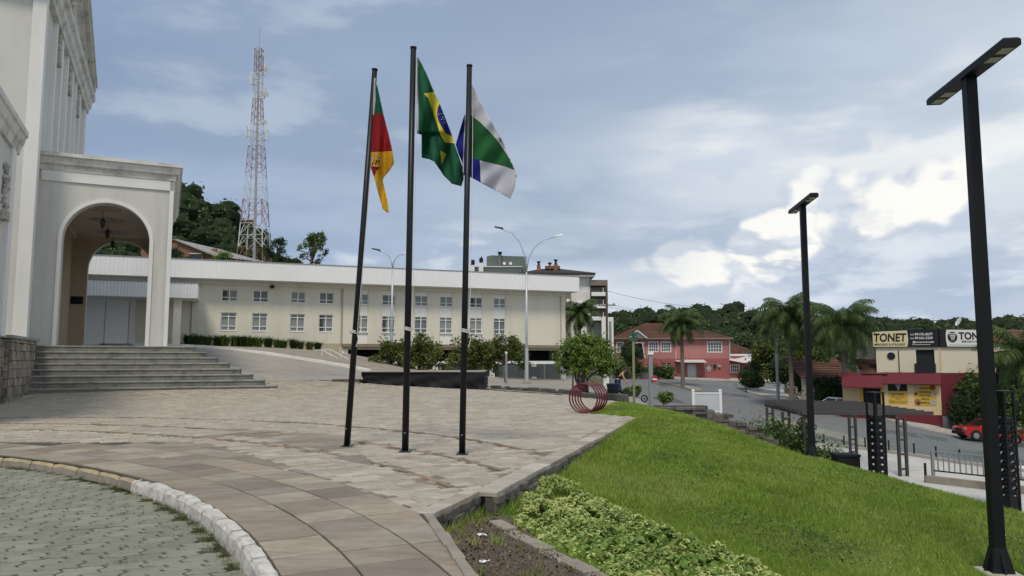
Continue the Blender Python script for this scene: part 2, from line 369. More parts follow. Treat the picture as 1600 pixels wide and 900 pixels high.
def leaf_cloud(blobs, n, size, seed, flat=0.0, shell=.55, clumps=0, csz=.25):
    """n four-sided leaves spread through the outer part of ellipsoid blobs (cx,cy,cz,rx,ry,rz)"""
    r = np.random.default_rng(seed); Bl = np.array(blobs, float); vol = Bl[:,3]*Bl[:,4]*Bl[:,5]; vol = vol**.67
    k = r.choice(len(Bl), n, p=vol/vol.sum())
    if clumps:
        ck = r.choice(len(Bl), clumps, p=vol/vol.sum()); d = r.normal(size=(clumps,3)); d /= np.linalg.norm(d, axis=1)[:,None]
        cc = Bl[ck,:3]+d*Bl[ck,3:]*(shell+(1.05-shell)*r.random((clumps,1))**.6); a = r.integers(0, clumps, n)
        C = cc[a]+r.normal(size=(n,3))*csz*Bl[ck[a],3:4]; tc = r.random(clumps)[a]; k = ck[a]
    else:
        d = r.normal(size=(n,3)); d /= np.linalg.norm(d, axis=1)[:,None]; C = Bl[k,:3]+d*Bl[k,3:]*(shell+(1.08-shell)*r.random((n,1))**.6); tc = r.random(n)
    out = (C-Bl[k,:3]); out /= np.linalg.norm(out, axis=1)[:,None]+1e-6
    nr = out*.7+r.normal(size=(n,3))*.8; nr[:,2] += flat; nr /= np.linalg.norm(nr, axis=1)[:,None]
    a = np.cross(nr, r.normal(size=(n,3))); a /= np.linalg.norm(a, axis=1)[:,None]+1e-6; b = np.cross(nr, a)
    s = size*(.6+.8*r.random((n,1)))
    V = np.stack([C-a*s, C+b*s*.45+nr*s*.12, C+a*s, C-b*s*.45+nr*s*.12], 1).reshape(-1,3)
    return V, np.arange(4*n).reshape(n,4), np.clip(.6*tc+.4*r.random(n), 0, 1)
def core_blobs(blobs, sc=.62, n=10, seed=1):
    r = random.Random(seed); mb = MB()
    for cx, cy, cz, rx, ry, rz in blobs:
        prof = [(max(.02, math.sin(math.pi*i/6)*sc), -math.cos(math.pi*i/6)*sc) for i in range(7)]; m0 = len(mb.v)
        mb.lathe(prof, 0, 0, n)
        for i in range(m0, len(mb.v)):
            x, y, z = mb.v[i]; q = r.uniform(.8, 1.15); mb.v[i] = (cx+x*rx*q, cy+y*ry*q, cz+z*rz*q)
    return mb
def branchy_tree(name, label, cat, loc, trunks, blobs, n, size, lm, seed, group=None, clumps=90, csz=.22, parent_z=None, shell=.5):
    t = thing(name, label, cat, loc, 0, group)
    mb = MB()
    for pts, rad in trunks: mb.tube(pts, rad, 7)
    mb.build('trunk', 'bark', t, True)
    V, Fq, T = leaf_cloud(blobs, n, size, seed, .3, shell, clumps, csz); npmesh('crown', V, Fq, lm, t, T)
    return t
# ------------------------------------------------------------ terrain heights
_z = [(x, y, 0) for x in (-34, -22, -12, -4, 3, 10) for y in (-6, 4, 13, 20, 26)]
_z += [(-20.2,30.3,.15), (-10.9,34.7,.25), (-8.1,40,.32), (-1.5,40,-.02), (-9.5,39,.38), (-9.3,47,.83), (-15.6,50,1.73), (-23.2,52,2.45),
       (-17.9,46,1.84), (-13.7,44,1.07), (-26,48.6,2.3), (-24,57,2.6), (-13,58,2.0), (-8,50,.95), (1,52,-.12), (4.8,62,-.65), (2,34,0), (4,29,0), (-3,57,.0), (-4,49,.25), (-1,61,-.4),
       (-40,60,3.2), (-40,40,1.6), (-10,66,1.2), (10,40,-.3), (10,30,-.1), (10,62,-.8), (-30,80,4), (0,80,1)]
Hl = tps(_z)
_rz = [(17.3,95,-.95), (29.2,98,-1.28), (20.6,68,-3.0), (26,83,-2.1), (27.6,73,-2.65), (29.7,64,-3.25), (30.8,58.5,-3.55), (33.4,57,-4.15), (38,55.5,-4.8), (18,50,-4.0), (25,45,-4.6), (35,42,-5.4), (50,50,-6.3), (62,60,-7.0),
       (10,85,-1.35), (8,60,-2.3), (40,98,-2.1), (60,110,-3.0), (4,105,.0), (19.5,84,-1.55), (12,40,-3.6), (60,30,-7.2), (12,30,-4.0), (46,64,-5.2), (30,110,-.9), (0,85,.2), (23.8,55,-4.0), (70,90,-4.5)]
_rzf = tps(_rz)
def Rz(x, y):
    x = np.clip(np.asarray(x, float), 2, 70); y = np.asarray(y, float)
    return _rzf(x, np.clip(y, 30, 112))
def G(x, y):
    x = np.asarray(x, float); y = np.asarray(y, float)
    t = np.where(y < 30, sst(-3.5, .5, x), sst(3, 13, x))
    t2 = sst(26, 34, y); t = sst(-3.5, .5, x)*(1-t2)+sst(4, 13, x)*t2
    yl = np.clip(y, -20, 85); xl = np.clip(x, -40, 12)
    far = sst(85, 140, y)
    left = Hl(xl, yl)*(1-far)+far*2.0
    return left*(1-t)+Rz(x, y)*t
def groundz(x, y): return float(G(x, y))
# the ground sheet: fine near, coarse to the horizon
def ground_sheet():
    a = np.r_[np.array([-1500,-800,-400,-200,-120]), np.arange(-80, 121, 2.0), np.array([140,180,260,500,900,1600])]
    b = np.r_[np.array([-200,-80,-40]), np.arange(-20, 131, 2.0), np.array([140,160,200,260,400,700,1200,2200])]
    X, Y = np.meshgrid(a, b); Z = G(X, Y)-.22
    Z = np.where((X < 1.5) & (Y < 42) & (Y > -15), Z-.25, Z)
    n, m = X.shape; V = np.c_[X.ravel(), Y.ravel(), Z.ravel()]
    i = np.arange(n*m).reshape(n, m); Fq = np.stack([i[:-1,:-1], i[:-1,1:], i[1:,1:], i[1:,:-1]], -1).reshape(-1, 4)
    tag(npmesh('ground', V, Fq, 'ground', smooth=True), kind='structure')
ground_sheet()

# ------------------------------------------------------------ upper plaza
KC = Vector((-14.66, -.26)); KR = 14.17
EA, EB, EC, ED = (-.82,7.87), (-.38,9.2), (-.19,9.08), (3.5,20.7)
BAND_R = (.35, 4.6)                                  # inner edge of the slab band near the camera
def arc(c, r, a0, a1, n): return [(c[0]+r*math.cos(R(a0+(a1-a0)*i/n)), c[1]+r*math.sin(R(a0+(a1-a0)*i/n))) for i in range(n+1)]
plaza_poly = arc(KC, KR, 6, 104, 60)[::-1]+[(.85, 2.2), (-.26,5.66), EA, EB, EC, ED, (2.3,22.1), (3.95,28.4), (1.75,34.1), (-1.2,39.4), (-9.8,40.2), (-11.6,38.2), (-13.5,42), (-30,42), (-42,30), (-42,13.5)]
def plaza_z(x, y): return Hl(x, y)
plaza = sheet('plaza', plaza_poly, lambda x, y: Hl(x, y)-.014, 'plaza_bed', 1.0); tag(plaza, kind='structure')
# slab border / small-stone limit, and brown arcs
LIM = [(-42,13.6), (-16,13.9), (-10.1,14.5), (-7.5,14.6), (-5.7,14.2), (-3.2,11.07), (-1.5,8.75), (-.86,7.95)]
slab_poly = LIM+[EA, (-.26,5.66), (.85,2.2)]+arc(KC, KR, 6, 104, 40)
tag(sheet('slab_bed', slab_poly, lambda x, y: Hl(x, y)-.010, 'mortar', 1.0), kind='structure')
arcs = [((-13.75,2.62), 14.71), ((-13.36,3.63), 15.08), ((-12.41,6.11), 14.58)]
def clip(poly, p, q):
    """keep the part of poly on the left of p->q"""
    out = []; d = (q[0]-p[0], q[1]-p[1])
    sd = lambda v: d[0]*(v[1]-p[1])-d[1]*(v[0]-p[0])
    for i in range(len(poly)):
        a, b = poly[i], poly[(i+1) % len(poly)]; sa, sb = sd(a), sd(b)
        if sa >= 0: out.append(a)
        if sa*sb < 0:
            t = sa/(sa-sb); out.append((a[0]+(b[0]-a[0])*t, a[1]+(b[1]-a[1])*t))
    return out
def area(p): return abs(sum(p[i][0]*p[(i+1)%len(p)][1]-p[(i+1)%len(p)][0]*p[i][1] for i in range(len(p))))/2 if len(p) > 2 else 0
def nearest_seg(pl, x, y):
    best = None
    for i in range(len(pl)-1):
        a, b = Vector(pl[i]), Vector(pl[i+1]); ab = b-a; t = max(0, min(1, (Vector((x,y))-a).dot(ab)/ab.length_squared))
        d = (a+ab*t-Vector((x,y))).length
        if best is None or d < best[0]: best = (d, pl[i], pl[i+1])
    return best
def inview(x, y, m=1.0): return y > 4 and abs(x) < .71*y+m
def inset(poly, g):
    n = len(poly); cx = sum(p[0] for p in poly)/n; cy = sum(p[1] for p in poly)/n
    r = []
    for x, y in poly:
        dx, dy = x-cx, y-cy; r.append((x-math.copysign(min(g, abs(dx)*.4), dx) if abs(dx) > 1e-6 else x, y-math.copysign(min(g, abs(dy)*.4), dy) if abs(dy) > 1e-6 else y))
    return r
def ccw(p): return p if sum(p[i][0]*p[(i+1)%len(p)][1]-p[(i+1)%len(p)][0]*p[i][1] for i in range(len(p))) > 0 else p[::-1]
# large slabs in rings round the driveway
cut = [(EA, (-.26,5.66)), ((-.26,5.66), (.85,2.2))]
r0 = KR+.06
rows = [.56, .60, .57, .55, .60, .58, .56, .6, .6]
for k, wd_ in enumerate(rows):
    r1 = r0+wd_; a = 6+random.random()*3
    while a < 100:
        ln = random.uniform(.45, .74); da = math.degrees(ln/r0); am = a+da/2; rm = (r0+r1)/2
        cx, cy = KC[0]+rm*math.cos(R(am)), KC[1]+rm*math.sin(R(am))
        g = .011
        pa = [(r0+g, a), (r1-g, a), (r1-g, a+da), (r0+g, a+da)]
        gd = math.degrees(g/r0); pts = []
        for i, (r_, a_) in enumerate(pa): 
            aa = a_+(gd if i < 2 else -gd); pts.append((KC[0]+r_*math.cos(R(aa)), KC[1]+r_*math.sin(R(aa))))
        a += da
        if not inview(cx, cy): continue
        if cx < -6.5 and cy > 14.2: continue
        ds = nearest_seg(LIM, cx, cy); pts = ccw(pts)
        if ds[0] < 1.2: pts = clip(pts, ds[2], ds[1])
        for p_, q_ in cut:
            if len(pts) > 2: pts = clip(pts, q_, p_)
        if area(pts) < .02: continue
        z = plaza_z(cx, cy)+random.uniform(-.003, .004)
        MB().prism(pts, z-.03, z+.004, t=random.random(), bev=.006).build('slab', 'slab', plaza)
    r0 = r1
# strip of edging stones along the planting bed side
def strip(p, q, w, n, name, mt, parent, zt, zb, side=1, t0=0):
    p = Vector(p); q = Vector(q); d = (q-p).normalized(); s_ = Vector((-d.y, d.x))*side; L = (q-p).length; x = 0
    for i in range(n):
        l_ = L/n; a = p+d*(x+.006); b = p+d*(x+l_-.006); x += l_
        jj = [random.uniform(-.012, .012) for _ in range(4)]
        poly = ccw([tuple(a+s_*jj[0]), tuple(b+s_*jj[1]), tuple(b+s_*(w+jj[2])), tuple(a+s_*(w+jj[3]))])
        zc = (a+b)/2; z_ = zt if not callable(zt) else float(zt(zc.x, zc.y))
        MB().prism(poly, zb if not callable(zb) else float(zb(zc.x, zc.y)), z_+random.uniform(-.006,.006), t=random.random(), bev=.01).build(name, mt, parent)
strip(EA, (-.26,5.66), .10, 5, 'edging_stone', 'grey_concrete', plaza, .02, -.25, -1)
strip((-.26,5.66), (.85,2.2), .10, 6, 'edging_stone', 'grey_concrete', plaza, .02, -.25, -1)
# coping along the right-hand edge
strip(EC, ED, .30, 19, 'coping_stone', 'stone', plaza, lambda x, y: float(Hl(x,y))+.008, -.05, 1)
strip(EA, EB, .20, 5, 'coping_stone', 'stone', plaza, .008, -.05, 1)
# brown arc courses
for (c_, r_) in arcs:
    a = 5.0
    while a < 100:
        ln = random.uniform(.35, .62); da = math.degrees(ln/r_); am = a+da/2
        cx, cy = c_[0]+r_*math.cos(R(am)), c_[1]+r_*math.sin(R(am))
        pts = [(c_[0]+(r_+q)*math.cos(R(b_)), c_[1]+(r_+q)*math.sin(R(b_))) for q, b_ in ((-.045,a+.03),(.045,a+.03),(.045,a+da-.03),(-.045,a+da-.03))]
        a += da
        if not inview(cx, cy, .3) or inpoly(cx, cy, slab_poly) or not inpoly(cx, cy, plaza_poly): continue
        ds = nearest_seg([EA, EB, EC, ED], cx, cy)
        if ds[0] < .33: continue
        z = float(plaza_z(cx, cy))
        MB().prism(ccw(pts), z-.03, z+.005+random.uniform(-.002,.003), t=random.random(), bev=.005).build('band_stone', 'brown_stone', plaza)
# small paving stones, laid in differently turned fields between the arcs
def stones():
    out = []
    def field(cx, cy):
        k = 0
        for (c_, r_) in arcs: k += math.hypot(cx-c_[0], cy-c_[1]) > r_
        return k
    angs = [38, 33, 28, 24]
    for k, an in enumerate(angs):
        ca, sa = math.cos(R(an)), math.sin(R(an)); v = -30.0
        while v < 75:
            h = random.choice((.15, .18, .20, .22)); u = -60+random.random()*.3
            while u < 45:
                l_ = random.uniform(.22, .46); cu_, cv_ = u+l_/2, v+h/2; cx, cy = cu_*ca-cv_*sa, cu_*sa+cv_*ca
                if 6.5 < cy < 41 and inview(cx, cy, .6) and field(cx, cy) == k:
                    out.append((u, v, l_, h, ca, sa, cx, cy))
                u += l_
            v += h
    C = np.array([(o[6], o[7]) for o in out])
    ok = inpoly(C[:,0], C[:,1], plaza_poly) & ~inpoly(C[:,0], C[:,1], slab_poly)
    for (c_, r_) in arcs: ok &= np.abs(np.hypot(C[:,0]-c_[0], C[:,1]-c_[1])-r_) > .085
    edge = [EA, EB, EC, ED]; keep = []
    for i in np.nonzero(ok)[0]:
        x, y = C[i]
        if x > -1.5 and y < 21.5:
            d, p_, q_ = nearest_seg(edge, x, y)
            if d < (.25 if p_ == EA else .33): continue
        cw = (-math.sin(R(25))*x+math.cos(R(25))*y); cuu = math.cos(R(25))*x+math.sin(R(25))*y
        if cw > 36.2 and cuu < 4.6: continue
        keep.append(i)
    keep.sort(key=lambda i: C[i][1]); big = MB(); Z = Hl(C[:,0], C[:,1])
    for q, i in enumerate(keep):
        u, v, l_, h, ca, sa, cx, cy = out[i]; g = .006; j = lambda: random.uniform(-.006, .006)
        loc = [(u+g+j(), v+g+j()), (u+l_-g+j(), v+g+j()), (u+l_-g+j(), v+h-g+j()), (u+g+j(), v+h-g+j())]
        poly = [(a*ca-b*sa, a*sa+b*ca) for a, b in loc]; z = Z[i]+random.uniform(-.003, .004); t = random.random()
        if q < 300: MB().prism(poly, z-.03, z, t=t, bev=.007).build('paving_stone', 'stone', plaza)
        else: big.prism(poly, z-.022, z, t=t, bev=.007)
    tag(big.build('paving_stones', 'stone', plaza), kind='stuff')
stones()

# ------------------------------------------------------------ driveway with interlocking blocks
DZ = -.13
drive_poly = arc(KC, KR-.1, -20, 118, 60)+[KC]
drive = sheet('driveway', drive_poly, DZ-.038, 'mortar', 1.5); tag(drive, kind='structure')
def pavers():
    an = R(27); ca, sa = math.cos(an), math.sin(an); L, Wd, zg = .31, .225, .034; lst = []
    for r_ in range(-60, 110):
        for k in range(-70, 60):
            u = k*L+(L/2 if r_ % 2 else 0); v = r_*Wd; cx, cy = u*ca-v*sa, u*sa+v*ca
            if not (4.6 < cy < 13.5) or not inview(cx, cy, .3): continue
            rr = math.hypot(cx-KC[0], cy-KC[1])
            if rr > KR-.20: continue
            lst.append((math.hypot(cx, cy), u, v))
    lst.sort(); big = MB()
    for q, (d, u, v) in enumerate(lst):
        g = .0085; x0, x1, y0, y1 = -L/2+g, L/2-g, -Wd/2+g, Wd/2-g; h = zg
        # both short ends zig-zag; long sides gently kinked
        e = [(x0+h, y0), (-.04, y0+.012), (.05, y0-.006), (x1+h*.4, y0), (x1-h*.6, y0+Wd*.28), (x1+h*.6, y0+Wd*.55), (x1-h, y1), (.05, y1-.006+.0), (-.04, y1+.004), (x0-h*.4+.004, y1), (x0+h*.6-.002, y0+Wd*.55+.0), (x0-h*.5, y0+Wd*.28)]
        gx = .006; x0 += gx; x1 -= gx; kk = [(-3*L/8,.013), (-L/8,-.013), (L/8,.013), (3*L/8,-.013)]
        e = [(x0, y0), (x0-h, y0+Wd*.30), (x0+h, y0+Wd*.58), (x0, y1)]+[(q_, y1+w_) for q_, w_ in kk]+[(x1, y1), (x1+h, y0+Wd*.58), (x1-h, y0+Wd*.30), (x1, y0)]+[(q_, y0+w_) for q_, w_ in kk[::-1]]
        jr = random.uniform(-.02, .02); cj, sj = math.cos(an+jr), math.sin(an+jr); cx, cy = u*ca-v*sa, u*sa+v*ca
        poly = ccw([(cx+a*cj-b*sj, cy+a*sj+b*cj) for a, b in e]); z = DZ+random.uniform(-.005, .005)
        if q < 300: MB().prism(poly, z-.05, z, t=random.random(), bev=.006).build('paving_block', 'paver', drive)
        else: big.prism(poly, z-.05, z, t=random.random(), bev=.006)
    if big.v: tag(big.build('paving_blocks', 'paver', drive), kind='stuff')
pavers()
# kerb: white painted stones, then a low yellow run
def kerb():
    k = thing('kerb', 'curved kerb of white painted stones running into yellow around the block paved driveway', 'kerb')
    a = 3.0; split = 47.0
    while a < 98:
        white = a < split
        ln = random.uniform(.42, .66) if white else random.uniform(.55, .8); da = math.degrees(ln/KR)
        if white and a+da > split: da = split-a+.01
        z1 = .018 if white else (-.02); w0 = .105 if white else .04
        if white and a < split and a+da >= split-.5: z1 = -.01
        mb = MB(); nseg = 4; vs = []
        prof = [(-w0, DZ-.04), (-w0+.012, z1-.04), (-w0+.04, z1), (.03, z1+.003), (.052, z1-.02), (.052, DZ-.04)]
        for i in range(nseg+1):
            aa = a+.06+(da-.12)*i/nseg
            for (o_, z_) in prof:
                jr = random.uniform(-.007, .007) if white else random.uniform(-.005, .005); jz = random.uniform(-.008, .005)*(z_ > DZ)
                sh = .985 if i in (0, nseg) else 1
                vs.append((KC[0]+(KR+o_*sh+jr)*math.cos(R(aa)), KC[1]+(KR+o_*sh+jr)*math.sin(R(aa)), z_+jz-(.012 if i in (0, nseg) and z_ > DZ else 0)))
        n_ = len(prof); fs = [[i*n_+j, (i+1)*n_+j, (i+1)*n_+(j+1)%n_, i*n_+(j+1)%n_] for i in range(nseg) for j in range(n_)]
        fs += [list(range(n_)), list(range(nseg*n_, nseg*n_+n_))[::-1]]
        mb.add(vs, fs)
        if not white: mb.m = [1 if i_ < nseg*n_ and i_ % n_ == 0 else 0 for i_ in range(len(fs))]
        mb.build('kerb_stone', 'white_kerb' if white else ['yellow_kerb', 'grey_concrete'], k)
        a += da
kerb()

# ------------------------------------------------------------ lawn, bank, bed
CREST = [(4.6,28.6,-.06), (5.1,25,-.1), (5.7,22,-.19), (6.4,19.5,-.49), (7.05,17.3,-.70), (7.8,15,-.83), (8.2,13.5,-.90), (8.5,12,-.93), (8.9,9.5,-.99), (9.2,6,-1.1), (9.4,2,-1.2)]
_lz = [(x,y,z) for x,y,z in CREST]+[(EA[0],EA[1],-.22), (EB[0]+.15,EB[1],-.27), (.0,9.3,-.30), (.85,12,-.27), (1.8,15,-.20), (2.65,18,-.11), (3.5,20.7,-.025), (2.3,22.1,-.01), (3.2,25,-.012), (3.95,28.4,-.02),
     (6.05,9.0,-.93), (6.95,17.1,-.66), (-.26,5.66,-.15), (.85,2.2,-.3), (3,6.8,-.6), (3.6,12,-.55), (4.6,16,-.42), (5,20.3,-.2)]
lawn_z = tps(_lz)
lawn_poly = [(.87,2.2), (-.25,5.66), EA, EB, EC, ED, (2.3,22.1), (3.95,28.4)]+[c_[:2] for c_ in CREST]
lawn = sheet('lawn', [(x-.04 if i in (1,2,3,4,5) else x, y) for i, (x, y) in enumerate(lawn_poly)], lambda x, y: lawn_z(x, y)-.012, 'lawn_soil', .4); tag(lawn, kind='structure')
def bank():
    mb = MB(); P = [Vector(c_) for c_ in CREST]; rows = []
    for i, p in enumerate(P):
        d = (P[min(i+1, len(P)-1)]-P[max(i-1, 0)]); nrm = Vector((-d.y, d.x, 0)).normalized()
        if nrm.x < 0: nrm = -nrm
        ft = Vector((p.x, p.y, 0))+nrm*4.2
        zb = -3.25 if p.y < 26 else -1.6
        rows.append([p+Vector((0,0,-.012)), Vector((p.x+nrm.x*.7, p.y+nrm.y*.7, p.z-.28)), Vector((p.x+nrm.x*2.2, p.y+nrm.y*2.2, p.z*.5+zb*.5)), Vector((ft.x, ft.y, zb))])
    vs = [v for r_ in rows for v in r_]; n = 4
    mb.add(vs, [[i*n+j, (i+1)*n+j, (i+1)*n+j+1, i*n+j+1] for i in range(len(rows)-1) for j in range(n-1)])
    tag(mb.build('grass_bank', 'lawn_soil', smooth=True), kind='structure')
bank()
# low edge wall of rough dark stones below the plaza edge
def edge_wall():
    w = thing('retaining_wall', 'low wall of rough dark stones holding up the plaza edge along the lawn', 'wall')
    mb = MB()
    for p, q in ((EA, EB), (EB, EC), (EC, ED)):
        p = Vector(p); q = Vector(q); d = (q-p).normalized(); s_ = Vector((d.y, -d.x)); a, b = p-s_*.14, q-s_*.14
        mb.prism(ccw([tuple(p-s_*.03), tuple(q-s_*.03), tuple(b), tuple(a)]), -.6, -.065)
    mb.build('core', 'wall_stone', w)
    for p, q in ((EA, EB), (EC, ED)):
        p = Vector(p); q = Vector(q); d = (q-p).normalized(); s_ = Vector((d.y, -d.x)); L = (q-p).length
        zt = -.045
        for course in range(3):
            hh = (.09, .13, .16)[course]; x = -.02 if course % 2 else -.15
            while x < L:
                l_ = random.uniform(.12, .46); x1 = min(x+l_, L); x0 = max(x, 0)
                c_ = p+d*(x0+x1)/2
                if x1-x0 > .05 and zt > float(lawn_z(c_.x, c_.y))-.12:
                    o_ = random.uniform(-.01, .05); a = p+d*(x0+.006); b = p+d*(x1-.006)
                    poly = ccw([tuple(a-s_*.05), tuple(b-s_*.05), tuple(b+s_*(o_+random.uniform(-.012,.012))), tuple((a+b)/2+s_*(o_+.018)), tuple(a+s_*(o_+random.uniform(-.012,.012)))])
                    MB().prism(poly, zt-hh+.008, zt, t=random.random(), bev=.012).build('stone', 'wall_stone', w)
                x += l_
            zt -= hh
edge_wall()
bed_poly = [(-.70,7.75), (-.36,8.95), (-.05,8.95), (.35,7.7), (.75,6.6), (1.1,5.2), (1.4,3.0), (.9,2.4), (-.14,5.66)]
bed = sheet('planting_bed', bed_poly, lambda x, y: lawn_z(x, y)+.03+.035*np.sin(x*9+y*3)*np.cos(y*7-x*4)+.012*np.sin(x*31)*np.sin(y*27), 'soil', .07); tag(bed, kind='structure')
def bed_edge():
    w = thing('bed_edging', 'narrow line of flat worn edging blocks between bare soil and variegated plants', 'edging')
    p, q = Vector((-.28,8.55)), Vector((.80,6.2)); d = (q-p).normalized(); s_ = Vector((-d.y, d.x)); n = 6; L = (q-p).length/n
    for i in range(n):
        a = p+d*(L*i+.008); b = p+d*(L*(i+1)-.008); c_ = (a+b)/2; z = float(lawn_z(c_.x, c_.y))+.06+random.uniform(-.02,.02)
        MB().prism(ccw([tuple(a), tuple(b), tuple(b+s_*.17), tuple(a+s_*.17)]), z-.25, z, bev=.012, t=random.random()).build('edging_block', 'grey_concrete', w)
bed_edge()

# ------------------------------------------------------------ left forecourt road, white verge line, street, lower plaza
fore = sheet('forecourt_road', [(-13.2,37.2), (-11.6,38.0), (-9.9,40.3), (-8.5,40.4), (-8.4,43.2), (-9.0,47), (-15.6,50.4), (-23.4,52.3), (-27,53), (-40,54), (-40,36), (-25,36)], lambda x, y: Hl(x, y)+.004, 'asphalt_pale', 1.2); tag(fore, kind='structure')
verge = sheet('verge', [(-9.0,47.1), (-15.6,50.5), (-23.4,52.4), (-29,53.4), (-32,57), (-6,67), (-3.2,58), (-5,51)], lambda x, y: Hl(x, y)+.02, 'grey_concrete', 1.2); tag(verge, kind='structure')
def vline():
    pts = [Vector((-8.9,46.9)), Vector((-10.2,47.7)), Vector((-12.8,49.0)), Vector((-15.6,50.4)), Vector((-19.5,51.4)), Vector((-23.3,52.3)), Vector((-27,53))]
    k = thing('white_kerb', 'long white painted kerb climbing past the cream building', 'kerb')
    for i in range(len(pts)-1):
        n = 3
        for j in range(n):
            a = pts[i].lerp(pts[i+1], j/n); b = pts[i].lerp(pts[i+1], (j+1)/n); d = (b-a).normalized(); s_ = Vector((-d.y, d.x))*.14
            za, zb = float(Hl(a.x, a.y)), float(Hl(b.x, b.y)); a = a+d*.01; b = b-d*.01
            q = [a-s_, b-s_, b+s_, a+s_]; zz = [za, zb, zb, za]
            MB().add([(p.x, p.y, z-.1) for p, z in zip(q, zz)]+[(p.x, p.y, z+.17+random.uniform(-.01,.01)) for p, z in zip(q, zz)], [(4,5,6,7),(0,1,5,4),(1,2,6,5),(2,3,7,6),(3,0,4,7)]).build('kerb_stone', 'white_paint', k)
vline()
court = sheet('building_apron', [(-5,43), (-1.2,40.2), (1.75,35.0), (4.2,29.2), (7.5,33), (9,44), (11.5,60), (12,70), (6,76), (-6,67.2), (-3.2,58), (-5,51)], lambda x, y: G(x, y)+.012, 'asphalt_pale', 1.2); tag(court, kind='structure')
# street: broad planar sheet
street = sheet('street', [(8.8,74), (9,62), (11,48), (14,38), (24,27), (60,24), (75,40), (62,56), (45,57), (37.8,55.4), (33.4,57), (30.8,58.6), (29.7,64), (27.6,73), (26,83), (26.5,90), (29,96), (21,96.4), (17,95.8), (8,101), (2,104), (0,96), (6,84)], lambda x, y: Rz(x, y)+.02, 'asphalt', 2); tag(street, kind='structure')
tag(sheet('side_street', [(26.2,84), (26.5,90), (29,96), (60,110), (90,118), (90,106), (40,92), (33,86)], lambda x, y: Rz(x, y)+.026, 'asphalt', 2), kind='structure')
# far pavements along the street
def kerbline(name, label, pts, w, h, mt, side=1, zo=.02, cut=1.5, km='white_paint'):
    """a pavement strip with a pale kerb edge"""
    pv = []; 
    P = [Vector(p) for p in pts]; n = len(P); N = []
    for i in range(n):
        d = (P[min(i+1,n-1)]-P[max(i-1,0)]).normalized(); N.append(Vector((-d.y, d.x))*side)
    mb = MB(); vs = []
    for p, nn in zip(P, N):
        for o_, dz in ((0, -.1), (0, h), (.16, h), (.16, h+.001), (w, h+.02)):
            q = p+nn*o_; vs.append((q.x, q.y, float(Rz(q.x, q.y))+zo+dz))
    fs = []; ms = []
    for i in range(n-1):
        for j in (0, 1, 3):
            fs.append([i*5+j, (i+1)*5+j, (i+1)*5+j+1, i*5+j+1]); mb.m.append(1 if j < 2 else 0); mb.t.append(0)
    mb.v = vs; mb.f = fs
    o = mb.build(name, [mt, km]); tag(o, kind='structure'); return o
mat('kerb_paint', (.50,.48,.44), .85, .15, 4, dirt=(.28,.26,.23), dscale=1.2, damt=.7)
kerbline('pavement', '', [(31.2,88), (28.2,86), (26.6,84.4), (26,82.5), (26.3,79), (27.6,73), (28.6,68.5), (29.7,64), (30.3,60.5), (30.9,58.5), (32,57.5), (33.4,57), (37.8,55.4), (45,57), (62,56)], 6, .14, 'concrete', 1, .03, km='kerb_paint')
kerbline('pavement', '', [(48,108), (38,103), (30,98.6), (26,97.4), (21,96.4), (17.4,96.2), (12,99), (4,105)], 4, .14, 'concrete', -1, .03, km='kerb_paint')
# planted islands in the street
def island(pts, mt='concrete'):
    o = MB().prism(ccw([(x,y) for x,y in pts]), 0, 1, bev=.05)
    o.v = [(x, y, float(Rz(x, y))+(.0 if z < .5 else .17)) for x, y, z in o.v]
    tag(o.build('traffic_island', [mt]), kind='structure')
island([(17.6,89.6), (18.2,90.3), (19.6,86.6), (20.6,82.6), (20.5,80.2), (19.6,79.8), (18.9,83.0)], 'grey_concrete')
island([(20.6,61.6), (21.4,62.4), (23.6,56.6), (25.2,52.6), (25.0,49.6), (23.6,49.4), (22.4,54)], 'grey_concrete')
mat('asphalt_dark', (.10,.105,.11), .9, .12, 2, .25, 120)
for pp in ([(14,70),(16.4,70.6),(16.0,74.5),(13.6,73.8)], [(22,78),(24.5,76.5),(25.2,79),(22.6,80.6)], [(27.5,55.4),(31,53.6),(31.8,54.9),(28.2,56.7)], [(17,84),(18,84.4),(17.6,88),(16.7,87.8)]):
    tag(sheet('road_patch', pp, lambda x, y: Rz(x, y)+.026, 'asphalt_dark', 1.5), kind='structure')
# lower plaza of pale concrete
LP = [(9.5,29.5), (13,36.5), (15.4,40.6), (17.4,41.9), (18.8,40), (20,37.4), (20.7,34.8), (22.5,31.6), (25,29.6), (40,24), (40,2), (10,2)]
def lpz(x, y): return np.full(np.shape(x), -3.22)
lower = MB().prism(ccw(LP), -5.5, -3.22).build('lower_plaza', 'pale_concrete'); tag(lower, kind='structure')
